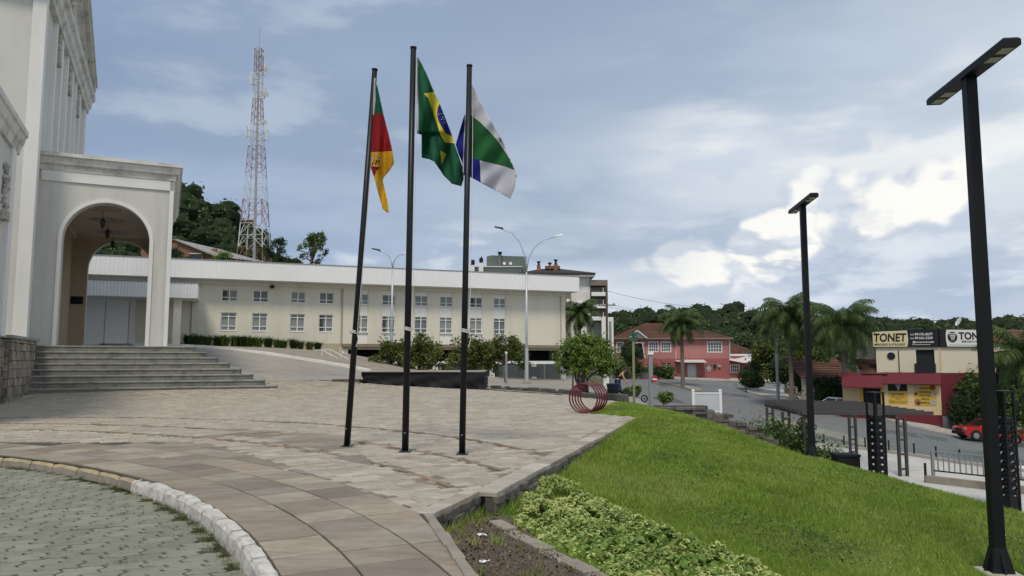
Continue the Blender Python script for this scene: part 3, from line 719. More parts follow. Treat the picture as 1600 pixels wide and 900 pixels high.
# ------------------------------------------------------------ church
mat('church_grey', (.56,.555,.525), .9, .05, .6, .12, 60, dirt=(.37,.36,.325), dscale=.8, damt=.55, streak=True)
mat('church_white', (.70,.70,.68), .8, .05, 1.0, .05, 60, dirt=(.45,.45,.43), dscale=.7, damt=.35, streak=True)
mat('church_cornice', (.60,.59,.555), .85, .08, 1.0, .1, 40, dirt=(.20,.185,.155), dscale=1.1, damt=.85)
mat('portico_inside', (.50,.40,.29), .9, .05, .8)
mat('portico_ceiling', (.55,.48,.38), .9, .04, .8)
mat('ornament', (.45,.42,.38), .9, .25, 14, .8, 30, dirt=(.1,.09,.08), dscale=8, damt=.9)
mat('dark_wood', (.07,.045,.03), .6, .25, 6)
mat('black_metal', (.007,.008,.010), .5, .15, 6, spec=.22)
mat('iron', (.02,.02,.02), .5, .2, 10, metal=.3)
def church():
    PH = R(25); U0, W0, Z0 = -2.8, 39.0, 2.2
    cu, su = math.cos(PH), math.sin(PH)
    ch = thing('church', 'pale grey church with arched open portico, tall pilasters and pediment', 'church', (cu*U0-su*W0, su*U0+cu*W0, Z0), PH)
    def b(mb, name, m, parent=None, smooth=False):
        mb.v = [(x-U0, y-W0, z-Z0) for x, y, z in mb.v]
        o = mb.build(name, m, parent or ch, smooth); return o
    # nave / transept block
    n_ = MB(); n_.prism([(-24,37.6), (-5.6,37.6), (-5.6,55.4), (-24,55.4)], 1.5, 18.2); b(n_, 'nave_wall', 'church_grey')
    b(MB().yz([(37.55,19.2), (55.4,19.2), (46.5,23.2)], -20, -5.62), 'tympanum', 'church_grey')
    # white corner strips and pilasters on the side facing right
    for (w0, w1) in ((37.45,38.05), (40.9,41.25), (43.0,43.5), (45.35,45.7), (47.6,48.1), (49.5,49.85), (51.6,52.1), (54.7,55.4)):
        b(MB().box(-5.6, -5.42, w0, w1, 2.4, 18.0), 'pilaster', 'church_white')
    for w in (42.12, 46.65, 50.7):
        b(MB().box(-5.62, -5.55, w-.62, w+.62, 3.0, 16.4), 'panel', 'church_grey')
        o = MB(); rr = random.Random(int(w*10))
        for k in range(26):
            zz = 16.55+rr.random()*1.35; q = .55*(1-abs(zz-17.2)/1.3); wc = w+rr.uniform(-q, q)*.75; s_ = rr.uniform(.07, .16)
            o.lathe([(.02, zz-s_), (s_*.8, zz-s_*.5), (s_, zz), (s_*.75, zz+s_*.5), (.02, zz+s_)], -5.5, wc, 6)
        o.box(-5.6, -5.36, w-.34, w+.34, 16.25, 16.55)
        b(o, 'carved_ornament', 'ornament')
    o = MB(); rr = random.Random(5)
    for k in range(70):
        a = rr.random()*6.28; q = rr.random()**.5*1.1; s_ = rr.uniform(.09, .2); zz = 20.7+q*math.sin(a)*.9
        o.lathe([(.02, zz-s_), (s_, zz), (.02, zz+s_)], -5.55, 45.4+q*math.cos(a)*1.2, 6)
    b(o, 'carved_ornament', 'ornament')
    # front strip on the wall that faces us
    b(MB().box(-5.95, -5.6, 37.45, 37.6, 2.4, 18.0), 'corner_strip', 'church_white')
    # horizontal and raking cornices
    prof = [(-5.7,18.0), (-5.35,18.0), (-5.32,18.25), (-5.2,18.4), (-5.15,18.75), (-5.0,18.9), (-4.98,19.2), (-5.7,19.25)]
    b(MB().xz(prof, 37.1, 55.9), 'cornice', 'church_cornice')
    b(MB().yz([(37.1,18.0), (37.1,19.2), (37.6,19.2), (37.6,18.0)], -24, -5.35), 'cornice', 'church_cornice')
    for s_ in (1, -1):
        e = 46.5+s_*9.4; mb = MB()
        for (x0, x1, za, zb) in ((-5.65,-5.3,-.05,.32), (-5.65,-5.0,.32,.62), (-5.65,-4.9,.62,.8)):
            p = [(x0, e, 19.22+za), (x1, e, 19.22+za), (x1, e, 19.22+zb), (x0, e, 19.22+zb)]; q = [(x, 46.5, z+4.2) for x, y, z in p]
            mb.add(p+q, [(0,1,2,3),(7,6,5,4),(0,4,5,1),(1,5,6,2),(2,6,7,3),(3,7,4,0)] if s_ < 0 else [(3,2,1,0),(4,5,6,7),(1,5,4,0),(2,6,5,1),(3,7,6,2),(0,4,7,3)])
        b(mb, 'raking_cornice', 'church_cornice')
    # portico
    aL, aR, zf, spr = -4.51, -.90, 2.2, 7.09; rad = (aR-aL)/2; ac = (aL+aR)/2
    def archpath(r, n=28): return [(ac+r*math.cos(math.pi-math.pi*i/n), spr+r*math.sin(math.pi-math.pi*i/n)) for i in range(n+1)]
    outline = [(-5.6,zf-1.2), (aL,zf-1.2)]+archpath(rad)+[(aR,zf-1.2), (0.0,zf-1.2), (0.0,10.25), (-5.6,10.25)]
    for nm, (w0, w1) in (('portico_front', (39.0,39.55)), ('portico_back', (51.45,52.0))):
        b(MB().xz(outline, w0, w1), nm, 'church_grey')
        ring = [(aL-.16,zf)]+archpath(rad+.16)+[(aR+.16,zf)]+[(aR,zf)]+archpath(rad)[::-1]+[(aL,zf)]
        b(MB().xz(ring, w0-.05 if w0 < 45 else w1, w0 if w0 < 45 else w1+.05), 'arch_trim', 'church_white')
    # inner faces of front/back wall stay warm beige
    inner = [(-5.35,zf), (aL-.01,zf)]+[(x, z) for x, z in archpath(rad+.01)]+[(aR+.01,zf), (-.55,zf), (-.55,9.05), (-5.35,9.05)]
    b(MB().xz(inner, 51.42, 51.448), 'inner_lining', 'portico_inside'); b(MB().xz(inner, 39.552, 39.58), 'inner_lining', 'portico_inside')
    b(MB().xz([(aL-.004,zf), (aL-.004,spr)]+archpath(rad-.004)+[(aR+.004,spr), (aR+.004,zf), (aR-.02,zf), (aR-.02,spr)]+archpath(rad-.02)[::-1]+[(aL+.02,zf)], 39.02, 39.55), 'arch_reveal', 'church_grey')
    # right side with three arches
    side = [(39.55,zf-1.2)]
    for c_ in (41.4, 45.5, 49.6):
        side += [(c_-1.3,zf-1.2)]+[(c_+1.3*math.cos(math.pi-math.pi*i/16), 6.6+1.3*math.sin(math.pi-math.pi*i/16)) for i in range(17)]+[(c_+1.3,zf-1.2)]
    side += [(51.45,zf-1.2), (51.45,10.25), (39.55,10.25)]
    b(MB().yz(side, -.55, -.002), 'portico_side', 'church_grey')
    b(MB().box(-.0, .05, 38.97, 39.2, zf, 10.2), 'corner_strip', 'church_white'); b(MB().box(-.14, .05, 38.93, 38.97, zf, 10.2), 'corner_strip', 'church_white')
    # left lining of the nave wall with a dark arched doorway
    b(MB().box(-5.6, -5.35, 39.58, 51.42, zf, 9.05), 'inner_wall', 'portico_inside')
    dw = [(40.9,zf), (40.9,5.6)]+[(42.1+1.2*math.cos(math.pi-math.pi*i/14), 5.6+1.2*math.sin(math.pi-math.pi*i/14)) for i in range(1,14)]+[(43.3,5.6), (43.3,zf)]
    b(MB().yz(dw, -5.35, -5.31), 'door', 'dark_wood')
    b(MB().box(-5.35, -.55, 39.58, 51.42, 9.05, 9.2), 'ceiling', 'portico_ceiling')
    b(MB().box(-5.35, -5.13, 39.58, 51.42, 8.8, 9.05), 'ceiling_moulding', 'portico_ceiling')
    b(MB().box(-5.12, -.55, 51.2, 51.42, 8.85, 9.05), 'ceiling_moulding', 'portico_ceiling')
    for w in (41.5, 44.9, 49.2):
        m_ = MB()
        for r_, z_ in ((.85, 9.03), (.62, 9.0), (.35, 8.97)): m_.lathe([(r_-.12, 9.051), (r_, 9.05), (r_, z_), (r_-.16, z_-.005)], -3.1, w, 24)
        b(m_, 'ceiling_medallion', 'ornament')
    b(MB().box(-5.6, .0, 39.0, 52, 10.25, 10.6), 'roof_slab', 'church_grey')
    b(MB().box(-5.3, -4.66, 51.36, 51.42, 4.9, 5.36), 'plaque', 'black_metal')
    # portico frieze band and cornice
    b(MB().box(-5.45, .03, 38.93, 39.0, 9.72, 10.2), 'frieze', 'church_white'); b(MB().box(-.0, .07, 39.2, 52.0, 9.72, 10.2), 'frieze', 'church_white')
    pf = [(0,10.2), (.10,10.2), (.12,10.42), (.24,10.5), (.30,10.78), (.40,10.82), (.40,10.98), (0,11.02)]
    cn = MB()
    cn.yz([(39-a, z) for a, z in pf], -5.58, .0)
    cn.xz([(a, z) for a, z in pf], 39.0, 52.3)
    cn.add([(0,39,z) for a, z in pf]+[(a,39,z) for a, z in pf]+[(a,39-a,z) for a, z in pf]+[(0,39-a,z) for a, z in pf],
           [[8+i, 16+i, 17+i, 9+i] for i in range(7)]+[[16+i, 24+i, 25+i, 17+i] for i in range(7)])
    b(cn, 'cornice', 'church_cornice')
    # lower block on the left
    b(MB().box(-14, -5.3, 20, 31.5, 2.4, 9.2), 'side_chapel_wall', 'church_grey')
    b(MB().box(-5.3, -5.2, 30.8, 31.5, 2.4, 9.1), 'pilaster', 'church_white'); b(MB().box(-5.3, -5.22, 27.2, 28.6, 2.4, 9.1), 'pilaster', 'church_white')
    b(MB().xz([(-5.5,9.1), (-5.2,9.1), (-5.15,9.4), (-5.08,9.5), (-5.02,9.75), (-4.96,9.8), (-4.96,10.0), (-5.5,10.15)], 19.5, 32.0), 'cornice', 'church_cornice')
    b(MB().yz([(31.5,9.1), (31.75,9.5), (32.0,9.9), (32.0,10.1), (31.5,10.1)], -14, -5.5), 'cornice', 'church_cornice')
    o = MB(); rr = random.Random(9)
    for k in range(26):
        zz = 6.7+rr.random()*1.5; s_ = rr.uniform(.06, .15)
        o.lathe([(.02, zz-s_), (s_, zz), (.02, zz+s_)], -5.22, 30.1+rr.uniform(-.3, .3), 6)
    o.box(-5.3, -5.1, 29.8, 30.4, 6.35, 6.65); b(o, 'carved_ornament', 'ornament')
    # lanterns hang from the ceiling: things of their own
    for i, (w, lab) in enumerate(((41.5, 'nearest and highest looking black iron lantern under the arch'), (44.9, 'middle black iron lantern hanging in the portico'), (49.2, 'farthest black iron lantern hanging by the back arch'))):
        x, y = -3.1, w
        t = thing('hanging_lantern', lab, 'lantern', (cu*x-su*y, su*x+cu*y, 8.0), PH, 'portico lanterns')
        t.scale = (.72,.72,.72); t.location.z = 8.3
        MB().tube([(0,0,.35), (0,0,.97)], .016, 5).build('chain', 'iron', t)
        mb = MB(); mb.lathe([(.02,.38), (.10,.30), (.19,.22), (.20,.20), (.05,.20)], n=8)
        for k in range(8):
            a = math.pi/4*k; mb.tube([(.17*math.cos(a), .17*math.sin(a), .2), (.15*math.cos(a), .15*math.sin(a), -.08), (.05*math.cos(a), .05*math.sin(a), -.26)], .012, 4)
        mb.lathe([(.04,-.36), (.06,-.3), (.05,-.24), (.02,-.22)], n=8); mb.build('frame', 'iron', t)
        MB().lathe([(.04,-.22), (.13,-.06), (.14,.19), (.05,.195)], n=8).build('glass', 'lantern_glass', t)
    return ch
mat('lantern_glass', (.10,.09,.07), .2, .1, 5, spec=.5)
church()
def church_steps():
    PH = R(25); cu, su = math.cos(PH), math.sin(PH); U0, W0 = 0, 37.5
    st = thing('stone_steps', 'eight wide grey weathered stone steps leading up to the church portico', 'steps', (cu*U0-su*W0, su*U0+cu*W0, .1), PH)
    n = 8; zb = .12; hs = (2.2-zb)/n
    for k in range(n):
        wf = 36.0+.36*k; ur = 4.8-.50*k; z0 = zb+hs*k; z1 = z0+hs
        def poly(e):
            c_ = .45
            return [(-5.55, wf-e), (ur-c_+e, wf-e), (ur-.13+e, wf+.12-e), (ur+e, wf+c_), (ur+e, 52-.4*k), (-5.55, 52-.4*k)]
        mb = MB(); mb.prism(poly(0), z0-.1, z1-.055); mb.v = [(x-U0, y-W0, z-.1) for x, y, z in mb.v]; s_ = mb.build('step', 'step_stone', st)
        mb = MB(); mb.prism(poly(.035), z1-.055, z1, bev=.008); mb.v = [(x-U0, y-W0, z-.1) for x, y, z in mb.v]; mb.build('tread', 'step_tread', s_)
church_steps()
def plinth():
    PH = R(25); cu, su = math.cos(PH), math.sin(PH); U0, W0 = -6, 34
    t = thing('stone_plinth', 'rough brown stone plinth wall beside the church steps', 'wall', (cu*U0-su*W0, su*U0+cu*W0, 0), PH)
    def b(mb, name, m): mb.v = [(x-U0, y-W0, z) for x, y, z in mb.v]; return mb.build(name, m, t)
    b(MB().box(-12, -5.14, 32.04, 38.2, -.2, 2.36), 'core', 'mortar'); b(MB().box(-14, -5.34, 20, 31.9, -.2, 2.36), 'core', 'mortar')
    b(MB().box(-12, -5.02, 31.95, 38.3, 2.36, 2.47), 'cap', 'step_tread'); b(MB().box(-14, -5.22, 20, 31.94, 2.361, 2.45), 'cap', 'step_tread')
    def face(u, w0, w1, along):
        z = -.1; r_ = 0
        while z < 2.33:
            h = random.uniform(.26, .38); z1 = min(z+h, 2.355); p = w0-random.random()*.4
            while p < w1:
                l_ = random.uniform(.35, .75); a, c_ = max(p, w0), min(p+l_, w1)
                if c_-a > .05:
                    o_ = random.uniform(.03, .09)
                    if along == 'w': b(MB().bbox(u-.03, u+o_, a+.01, c_-.01, z+.01, z1-.008, .02, t=random.random()), 'stone', 'plinth_stone')
                    else: b(MB().bbox(a+.01, c_-.01, u-o_, u+.03, z+.01, z1-.008, .02, t=random.random()), 'stone', 'plinth_stone')
                p += l_
            z = z1
    face(-5.14, 32.04, 37.5, 'w'); face(32.04, -8, -5.14, 'u'); face(-5.34, 27.5, 31.9, 'w')
plinth()

# ------------------------------------------------------------ cream institution building
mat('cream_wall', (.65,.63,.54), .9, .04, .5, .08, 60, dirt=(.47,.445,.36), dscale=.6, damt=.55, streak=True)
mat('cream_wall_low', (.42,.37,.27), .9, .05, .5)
mat('fascia', (.80,.81,.82), .55, .03, .6, spec=.4, dirt=(.72,.73,.74), dscale=.4, damt=.4, streak=True)
mat('white_wall', (.74,.74,.72), .8, .03, 1)
mat('frame_white', (.76,.76,.75), .5, .03, 2)
mat('curtain', (.74,.74,.71), .9, .12, 8, bump=.3, bscale=12)
mat('door_white', (.88,.88,.88), .5, .03, 2)
mat('curtain_grey', (.42,.43,.44), .9, .15, 8, bump=.3, bscale=12)
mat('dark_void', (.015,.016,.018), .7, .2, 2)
mat('brown_band', (.23,.19,.14), .7, .1, 2)
mat('grey_metal', (.30,.31,.32), .5, .08, 4, metal=.4)
glassmat('window_glass', (.40,.44,.46), .14, .04)
glassmat('pane_dark', (.05,.065,.065), .5, .04)
PB = R(21.08); WB = 63.31; FB = 62.11
cb_, sb_ = math.cos(PB), math.sin(PB)
def bl2w(u, w): return (cb_*u-sb_*w, sb_*u+cb_*w)
def window(parent, x0, x1, z0, z1, y, cols, rowsz, half_open=False, off=(0,0,0), depth=.075, fm='frame_white', gm='window_glass', cm='curtain', ft=.07):
    """window set in a wall facing -y at plane y : frame > pane, curtain"""
    f = MB()
    f.box(x0, x1, y-.03, y+.06, z0, z0+ft); f.box(x0, x1, y-.03, y+.06, z1-ft, z1); f.box(x0, x0+ft, y-.03, y+.06, z0+ft, z1-ft); f.box(x1-ft, x1, y-.03, y+.06, z0+ft, z1-ft)
    for k in range(1, cols): xx = x0+(x1-x0)*k/cols; f.box(xx-ft*.55, xx+ft*.55, y-.025, y+.055, z0+ft, z1-ft)
    for rz in rowsz: zz = z0+(z1-z0)*rz; f.box(x0+ft, x1-ft, y-.022, y+.05, zz-ft*.4, zz+ft*.4)
    f.box(x0-.0, x1+.0, y-.16, y+.05, z0-.02, z0+.03)
    w_ = f.build('window', fm, parent); w_.location = off
    for k in range(cols):
        a = x0+(x1-x0)*k/cols+ft*.5; c_ = x0+(x1-x0)*(k+1)/cols-ft*.5
        MB().add([(a,y+.02,z0+ft*.5),(c_,y+.02,z0+ft*.5),(c_,y+.02,z1-ft*.5),(a,y+.02,z1-ft*.5)], [(0,1,2,3)]).build('pane', gm, w_)
    # curtain in folds
    n = 22; vs = []
    a, c_ = (x0+.02, x1-.02) if not half_open else (x0+(x1-x0)*.33, x1-.02)
    for i in range(n+1):
        xx = a+(c_-a)*i/n; yy = y+depth+.018*math.sin(i*2.4)+.006*math.sin(i*5.1); vs += [(xx,yy,z0+.02), (xx,yy,z1-.02)]
    MB().add(vs, [[2*i, 2*i+2, 2*i+3, 2*i+1] for i in range(n)]).build('curtain', cm, w_)
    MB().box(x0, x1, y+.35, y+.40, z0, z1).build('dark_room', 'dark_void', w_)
    return w_
def wall_holes(mb, x0, x1, z0, z1, y, th, holes, m=0):
    """wall facing -y built of blocks around rectangular holes (x0,x1,z0,z1)"""
    xs = sorted({x0, x1, *[h[0] for h in holes], *[h[1] for h in holes]}); zs = sorted({z0, z1, *[h[2] for h in holes], *[h[3] for h in holes]})
    idx = {}
    def vid(x, yy, z):
        k = (round(x,4), round(yy,4), round(z,4))
        if k not in idx: idx[k] = len(mb.v); mb.v.append((x, yy, z))
        return idx[k]
    def solid(i, j):
        if i < 0 or j < 0 or i >= len(xs)-1 or j >= len(zs)-1: return False
        cx, cz = (xs[i]+xs[i+1])/2, (zs[j]+zs[j+1])/2
        return not any(h[0] < cx < h[1] and h[2] < cz < h[3] for h in holes)
    def face(*q): mb.f.append([vid(*p) for p in q]); mb.m.append(m); mb.t.append(0)
    for i in range(len(xs)-1):
        for j in range(len(zs)-1):
            if not solid(i, j): continue
            a, b_, c_, d_ = xs[i], xs[i+1], zs[j], zs[j+1]; y2 = y+th
            face((a,y,c_), (b_,y,c_), (b_,y,d_), (a,y,d_)); face((b_,y2,c_), (a,y2,c_), (a,y2,d_), (b_,y2,d_))
            if not solid(i-1, j): face((a,y2,c_), (a,y,c_), (a,y,d_), (a,y2,d_))
            if not solid(i+1, j): face((b_,y,c_), (b_,y2,c_), (b_,y2,d_), (b_,y,d_))
            if not solid(i, j-1): face((a,y2,c_), (b_,y2,c_), (b_,y,c_), (a,y,c_))
            if not solid(i, j+1): face((a,y,d_), (b_,y,d_), (b_,y2,d_), (a,y2,d_))
    return mb
def cream_building():
    U0, W0, Z0 = 10, WB, 0
    X, Y = bl2w(U0, W0)
    t = thing('institution_building', 'long cream two storey building with white ribbed fascia and rows of curtained windows', 'building', (X, Y, Z0), PB)
    L = lambda u: u-U0
    def b(mb, name, m, parent=None): return mb.build(name, m, parent or t)
    # y = 0 is the facade plane
    lw = [-.47, 1.89, 4.84, 7.14]; rw = [10.07, 12.41, 15.28, 17.54, 20.34, 22.60]; ww = 1.18
    holes = [(L(u), L(u)+ww, z0, z1) for u in lw for z0, z1 in ((6.2,7.16), (3.83,5.30))]
    mb = MB(); wall_holes(mb, L(-14), L(9.1), 0, 8.2, 0, .3, holes); b(mb, 'wall', 'cream_wall')
    holes = [(L(u), L(u)+ww, 2.88, 7.9) for u in rw]
    mb = MB(); wall_holes(mb, L(9.12), L(29.8), 2.88, 8.2, -.02, .32, holes); mb.box(L(29.5), L(29.8), .3, 14, -1.2, 8.2); mb.box(L(-14), L(29.8), 13.7, 14, -1.2, 8.2); b(mb, 'wall', 'cream_wall')
    b(MB().box(L(9.085), L(9.115), -.035, .1, 2.9, 7.9), 'joint', 'cream_wall_low')
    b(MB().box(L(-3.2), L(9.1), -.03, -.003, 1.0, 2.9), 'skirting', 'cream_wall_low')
    # strips holding the windows of the right half
    for i, u in enumerate(rw):
        for z0, z1 in ((2.88,3.85), (5.32,6.22), (7.16,7.9)):
            b(MB().box(L(u)+.003, L(u)+ww-.003, .06, .2, z0+.002, z1-.002), 'white_panel', 'white_wall')
        window(t, L(u), L(u)+ww, 6.22, 7.16, .10, 2, (.34,), half_open=(i == 4), cm=('curtain','curtain_grey','curtain')[i % 3]); window(t, L(u), L(u)+ww, 3.85, 5.32, .10, 2, (.27,.80), half_open=(i == 1), cm=('curtain','curtain','curtain_grey')[i % 3])
    for i, u in enumerate(lw):
        window(t, L(u), L(u)+ww, 6.2, 7.16, .13, 2, (.34,), half_open=(i == 0), cm=('curtain','curtain_grey')[i % 2]); window(t, L(u), L(u)+ww, 3.83, 5.30, .13, 2, (.27,.80), half_open=(i == 3))
    # soffit beam, eaves and ribbed fascia
    b(MB().box(L(-14), L(30.4), -1.12, .25, 7.86, 7.92), 'soffit', 'white_wall'); b(MB().box(L(-14), L(29.85), -.12, -.021, 7.52, 7.86), 'beam', 'cream_wall')
    mb = MB(); x = L(-14); vs = []; fs = []; n = 0
    while x < L(30.42):
        w_ = .30; pts = [(x,-1.2), (x+.255,-1.2), (x+.265,-1.18), (x+.285,-1.18), (x+.30,-1.2)]
        for (xx, yy) in pts: vs += [(xx,yy,7.88), (xx,yy,9.30)]
        for k in range(4): fs.append([n+2*k, n+2*k+2, n+2*k+3, n+2*k+1])
        n += 10; x += w_
    mb.add(vs, fs); xe = x
    mb.add([(xe,-1.2,7.88),(xe,14.5,7.88),(xe,14.5,9.3),(xe,-1.2,9.3)], [(0,1,2,3)]); mb.add([(L(-14),-1.2,7.88),(xe,-1.2,7.88),(xe,-1.1,7.88),(L(-14),-1.1,7.88)], [(3,2,1,0)])
    b(mb, 'fascia', 'fascia'); b(MB().box(L(-14), xe+.03, -1.24, 14.5, 9.30, 9.36), 'roof_edge', 'grey_metal')
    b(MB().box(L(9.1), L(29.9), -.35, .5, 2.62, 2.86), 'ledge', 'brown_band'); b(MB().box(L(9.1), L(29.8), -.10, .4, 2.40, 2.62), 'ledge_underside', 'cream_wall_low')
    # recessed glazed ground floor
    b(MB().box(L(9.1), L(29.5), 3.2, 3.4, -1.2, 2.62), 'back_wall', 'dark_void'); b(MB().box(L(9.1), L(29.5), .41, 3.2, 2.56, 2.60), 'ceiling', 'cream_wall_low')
    b(MB().box(L(8.9), L(9.6), -.05, .5, -.5, 2.62), 'pier', 'white_wall')
    for u in (15.1, 17.0, 22.3, 26.4, 29.35):
        b(MB().box(L(u), L(u)+.42, .0, .42, -1.2, 1.2 if u < 29 else 1.5), 'column', 'white_wall')
    b(MB().box(L(9.7), L(29.7), .1, .3, 1.20, 1.42), 'transom', 'frame_white')
    for k in range(10):
        u0, u1 = 9.7+k*2.0, 9.7+(k+1)*2.0
        gl = MB().add([(L(u0)+.05,.2,-1.0),(L(u1)-.05,.2,-1.0),(L(u1)-.05,.2,1.2),(L(u0)+.05,.2,1.2)], [(0,1,2,3)]); b(gl, 'glass_panel', 'pane_dark')
        b(MB().box(L(u1)-.05, L(u1)+.05, .15, .26, -1.2, 1.2), 'mullion', 'grey_metal')
    gl = MB().add([(L(22.8),-.9,-.62),(L(29.3),-.9,-.62),(L(29.3),-.9,1.15),(L(22.8),-.9,1.15)], [(0,1,2,3)]); b(gl, 'glass_screen', 'window_glass')
    b(MB().box(L(22.8), L(29.3), -.93, -.87, 1.15, 1.21), 'screen_rail', 'frame_white')
    b(MB().box(L(25.5), L(26.8), -.85, -.80, .0, .9), 'notice_board', 'black_metal')
    # entrance canopy with ribs, white double door, columns on the far left
    mb = MB(); vs = []; fs = []; n = 0; x = L(-14)
    while x < L(-2.2):
        for (xx, yy) in ((x,-3.7), (x+.16,-3.7), (x+.175,-3.66), (x+.205,-3.66), (x+.22,-3.7)): vs += [(xx,yy,6.1), (xx,yy,7.2)]
        for k in range(4): fs.append([n+2*k, n+2*k+2, n+2*k+3, n+2*k+1])
        n += 10; x += .22
    mb.add(vs, fs); mb.box(L(-14), x, -3.65, -.05, 7.1, 7.16); mb.box(x-.02, x+.02, -3.7, -.05, 6.1, 7.2); mb.box(L(-14), x, -3.65, -.05, 6.1, 6.15); b(mb, 'canopy', 'fascia')
    b(MB().box(L(-14), x+.03, -3.73, -.05, 7.2, 7.25), 'canopy_edge', 'grey_metal')
    b(MB().box(L(-3.72), L(-3.2), -3.3, -2.8, 1.8, 6.1), 'column', 'cream_wall')
    b(MB().box(L(-10.2), L(-7.0), -.12, -.02, 2.5, 6.1), 'double_door', 'door_white'); b(MB().box(L(-8.62), L(-8.58), -.14, -.12, 2.6, 6.0), 'door_seam', 'grey_metal')
    b(MB().box(L(-6.95), L(-6.55), -.2, -.02, 2.5, 6.1), 'door_pier', 'white_wall')
    for u in (-2.6, 9.0, 29.3): b(MB().tube([(L(u),-.07,1.0), (L(u),-.07,7.8)], .05, 6), 'downpipe', 'cream_wall_low')
    b(MB().box(L(3.2), L(3.5), -.35, -.12, 7.35, 7.6), 'floodlight', 'black_metal')
    b(MB().box(L(-14), L(29.5), .3, 13.7, 8.2, 8.3), 'roof_slab', 'grey_metal')
    # inside faces so that the rooms are closed
    b(MB().box(L(-14), L(29.4), .75, .85, 2.9, 8.15), 'inner_wall', 'dark_void')
    return t
cream_building()
# ------------------------------------------------------------ flagpoles and flags
mat('pole_black', (.010,.011,.014), .42, .15, 3, spec=.3)
mat('rope', (.6,.6,.58), .9, .1, 20)
mat('steel_plate', (.32,.35,.38), .5, .15, 8, metal=.5)
def cloth(name, col): mat(name, col, .85, .06, 4, .15, 160, trans=.28)
cloth('f_green', (.015,.115,.055)); cloth('f_red', (.33,.012,.016)); cloth('f_yellow', (.72,.42,.02)); cloth('f_white', (.62,.62,.68)); cloth('f_blue', (.012,.02,.22)); cloth('f_lemon', (.72,.62,.06)); cloth('f_grass', (.02,.13,.04)); cloth('f_black', (.02,.02,.02))
def flagpole(base, toppx, Y, r0, r1, label, tie):
    b = onz(*base, 0); tp = at(*toppx, Y)
    t = thing('flagpole', label, 'flagpole', (b.x, b.y, 0), 0, 'three flagpoles')
    q = tp-b; MB().tube([(0,0,.0), tuple(q*.5), tuple(q)], [r0, (r0+r1)/2, r1], 12).build('pole', 'pole_black', t, True)
    MB().tube([tuple(q), tuple(q*1.004)], [r1*1.15, r1*1.15], 12).build('cap', 'black_metal', t)
    MB().bbox(-.10, .10, -.10, .10, -.01, .022).build('base_plate', 'pole_black', t)
    for sx in (-.08, .08):
        for sy in (-.08, .08): MB().tube([(sx,sy,.02), (sx,sy,.045)], .012, 6).build('anchor_bolt', 'steel_plate', t)
    k = at(*tie, b.y)-b
    MB().tube([tuple(q*.985+Vector((.07,-.03,0))), tuple((q*.985).lerp(k, .5)+Vector((.085,-.05,0))), tuple(k+Vector((.075,-.06,0)))], .006, 4).build('halyard', 'rope', t)
    mb = MB()
    for i in range(3): mb.tube([tuple(k+Vector((.072*math.cos(a_), .072*math.sin(a_), .022*i+.01*math.sin(a_*2)))) for a_ in np.linspace(0, 6.28, 13)], .009, 5)
    mb.tube([tuple(k+Vector((.07,-.06,0))), tuple(k+Vector((.1,-.07,-.12))), tuple(k+Vector((.06,-.07,-.26)))], .008, 4)
    mb.build('tie', 'rope', t)
    MB().tube([(0,-.06,.33), (0,-.085,.33)], .012, 6).build('bolt', 'steel_plate', t)
    return b, q
flagpole((542,698), (585.5,110), 13.75, .058, .050, 'left black flagpole, visibly leaning, flying a green, red and yellow flag', (553,520))
flagpole((633,706), (646,76), 13.0, .060, .052, 'middle and tallest black flagpole flying the green flag with yellow lozenge', (638,516))
flagpole((722,710), (733.5,104), 12.65, .056, .048, 'right black flagpole flying a white, green and blue flag', (727,519))
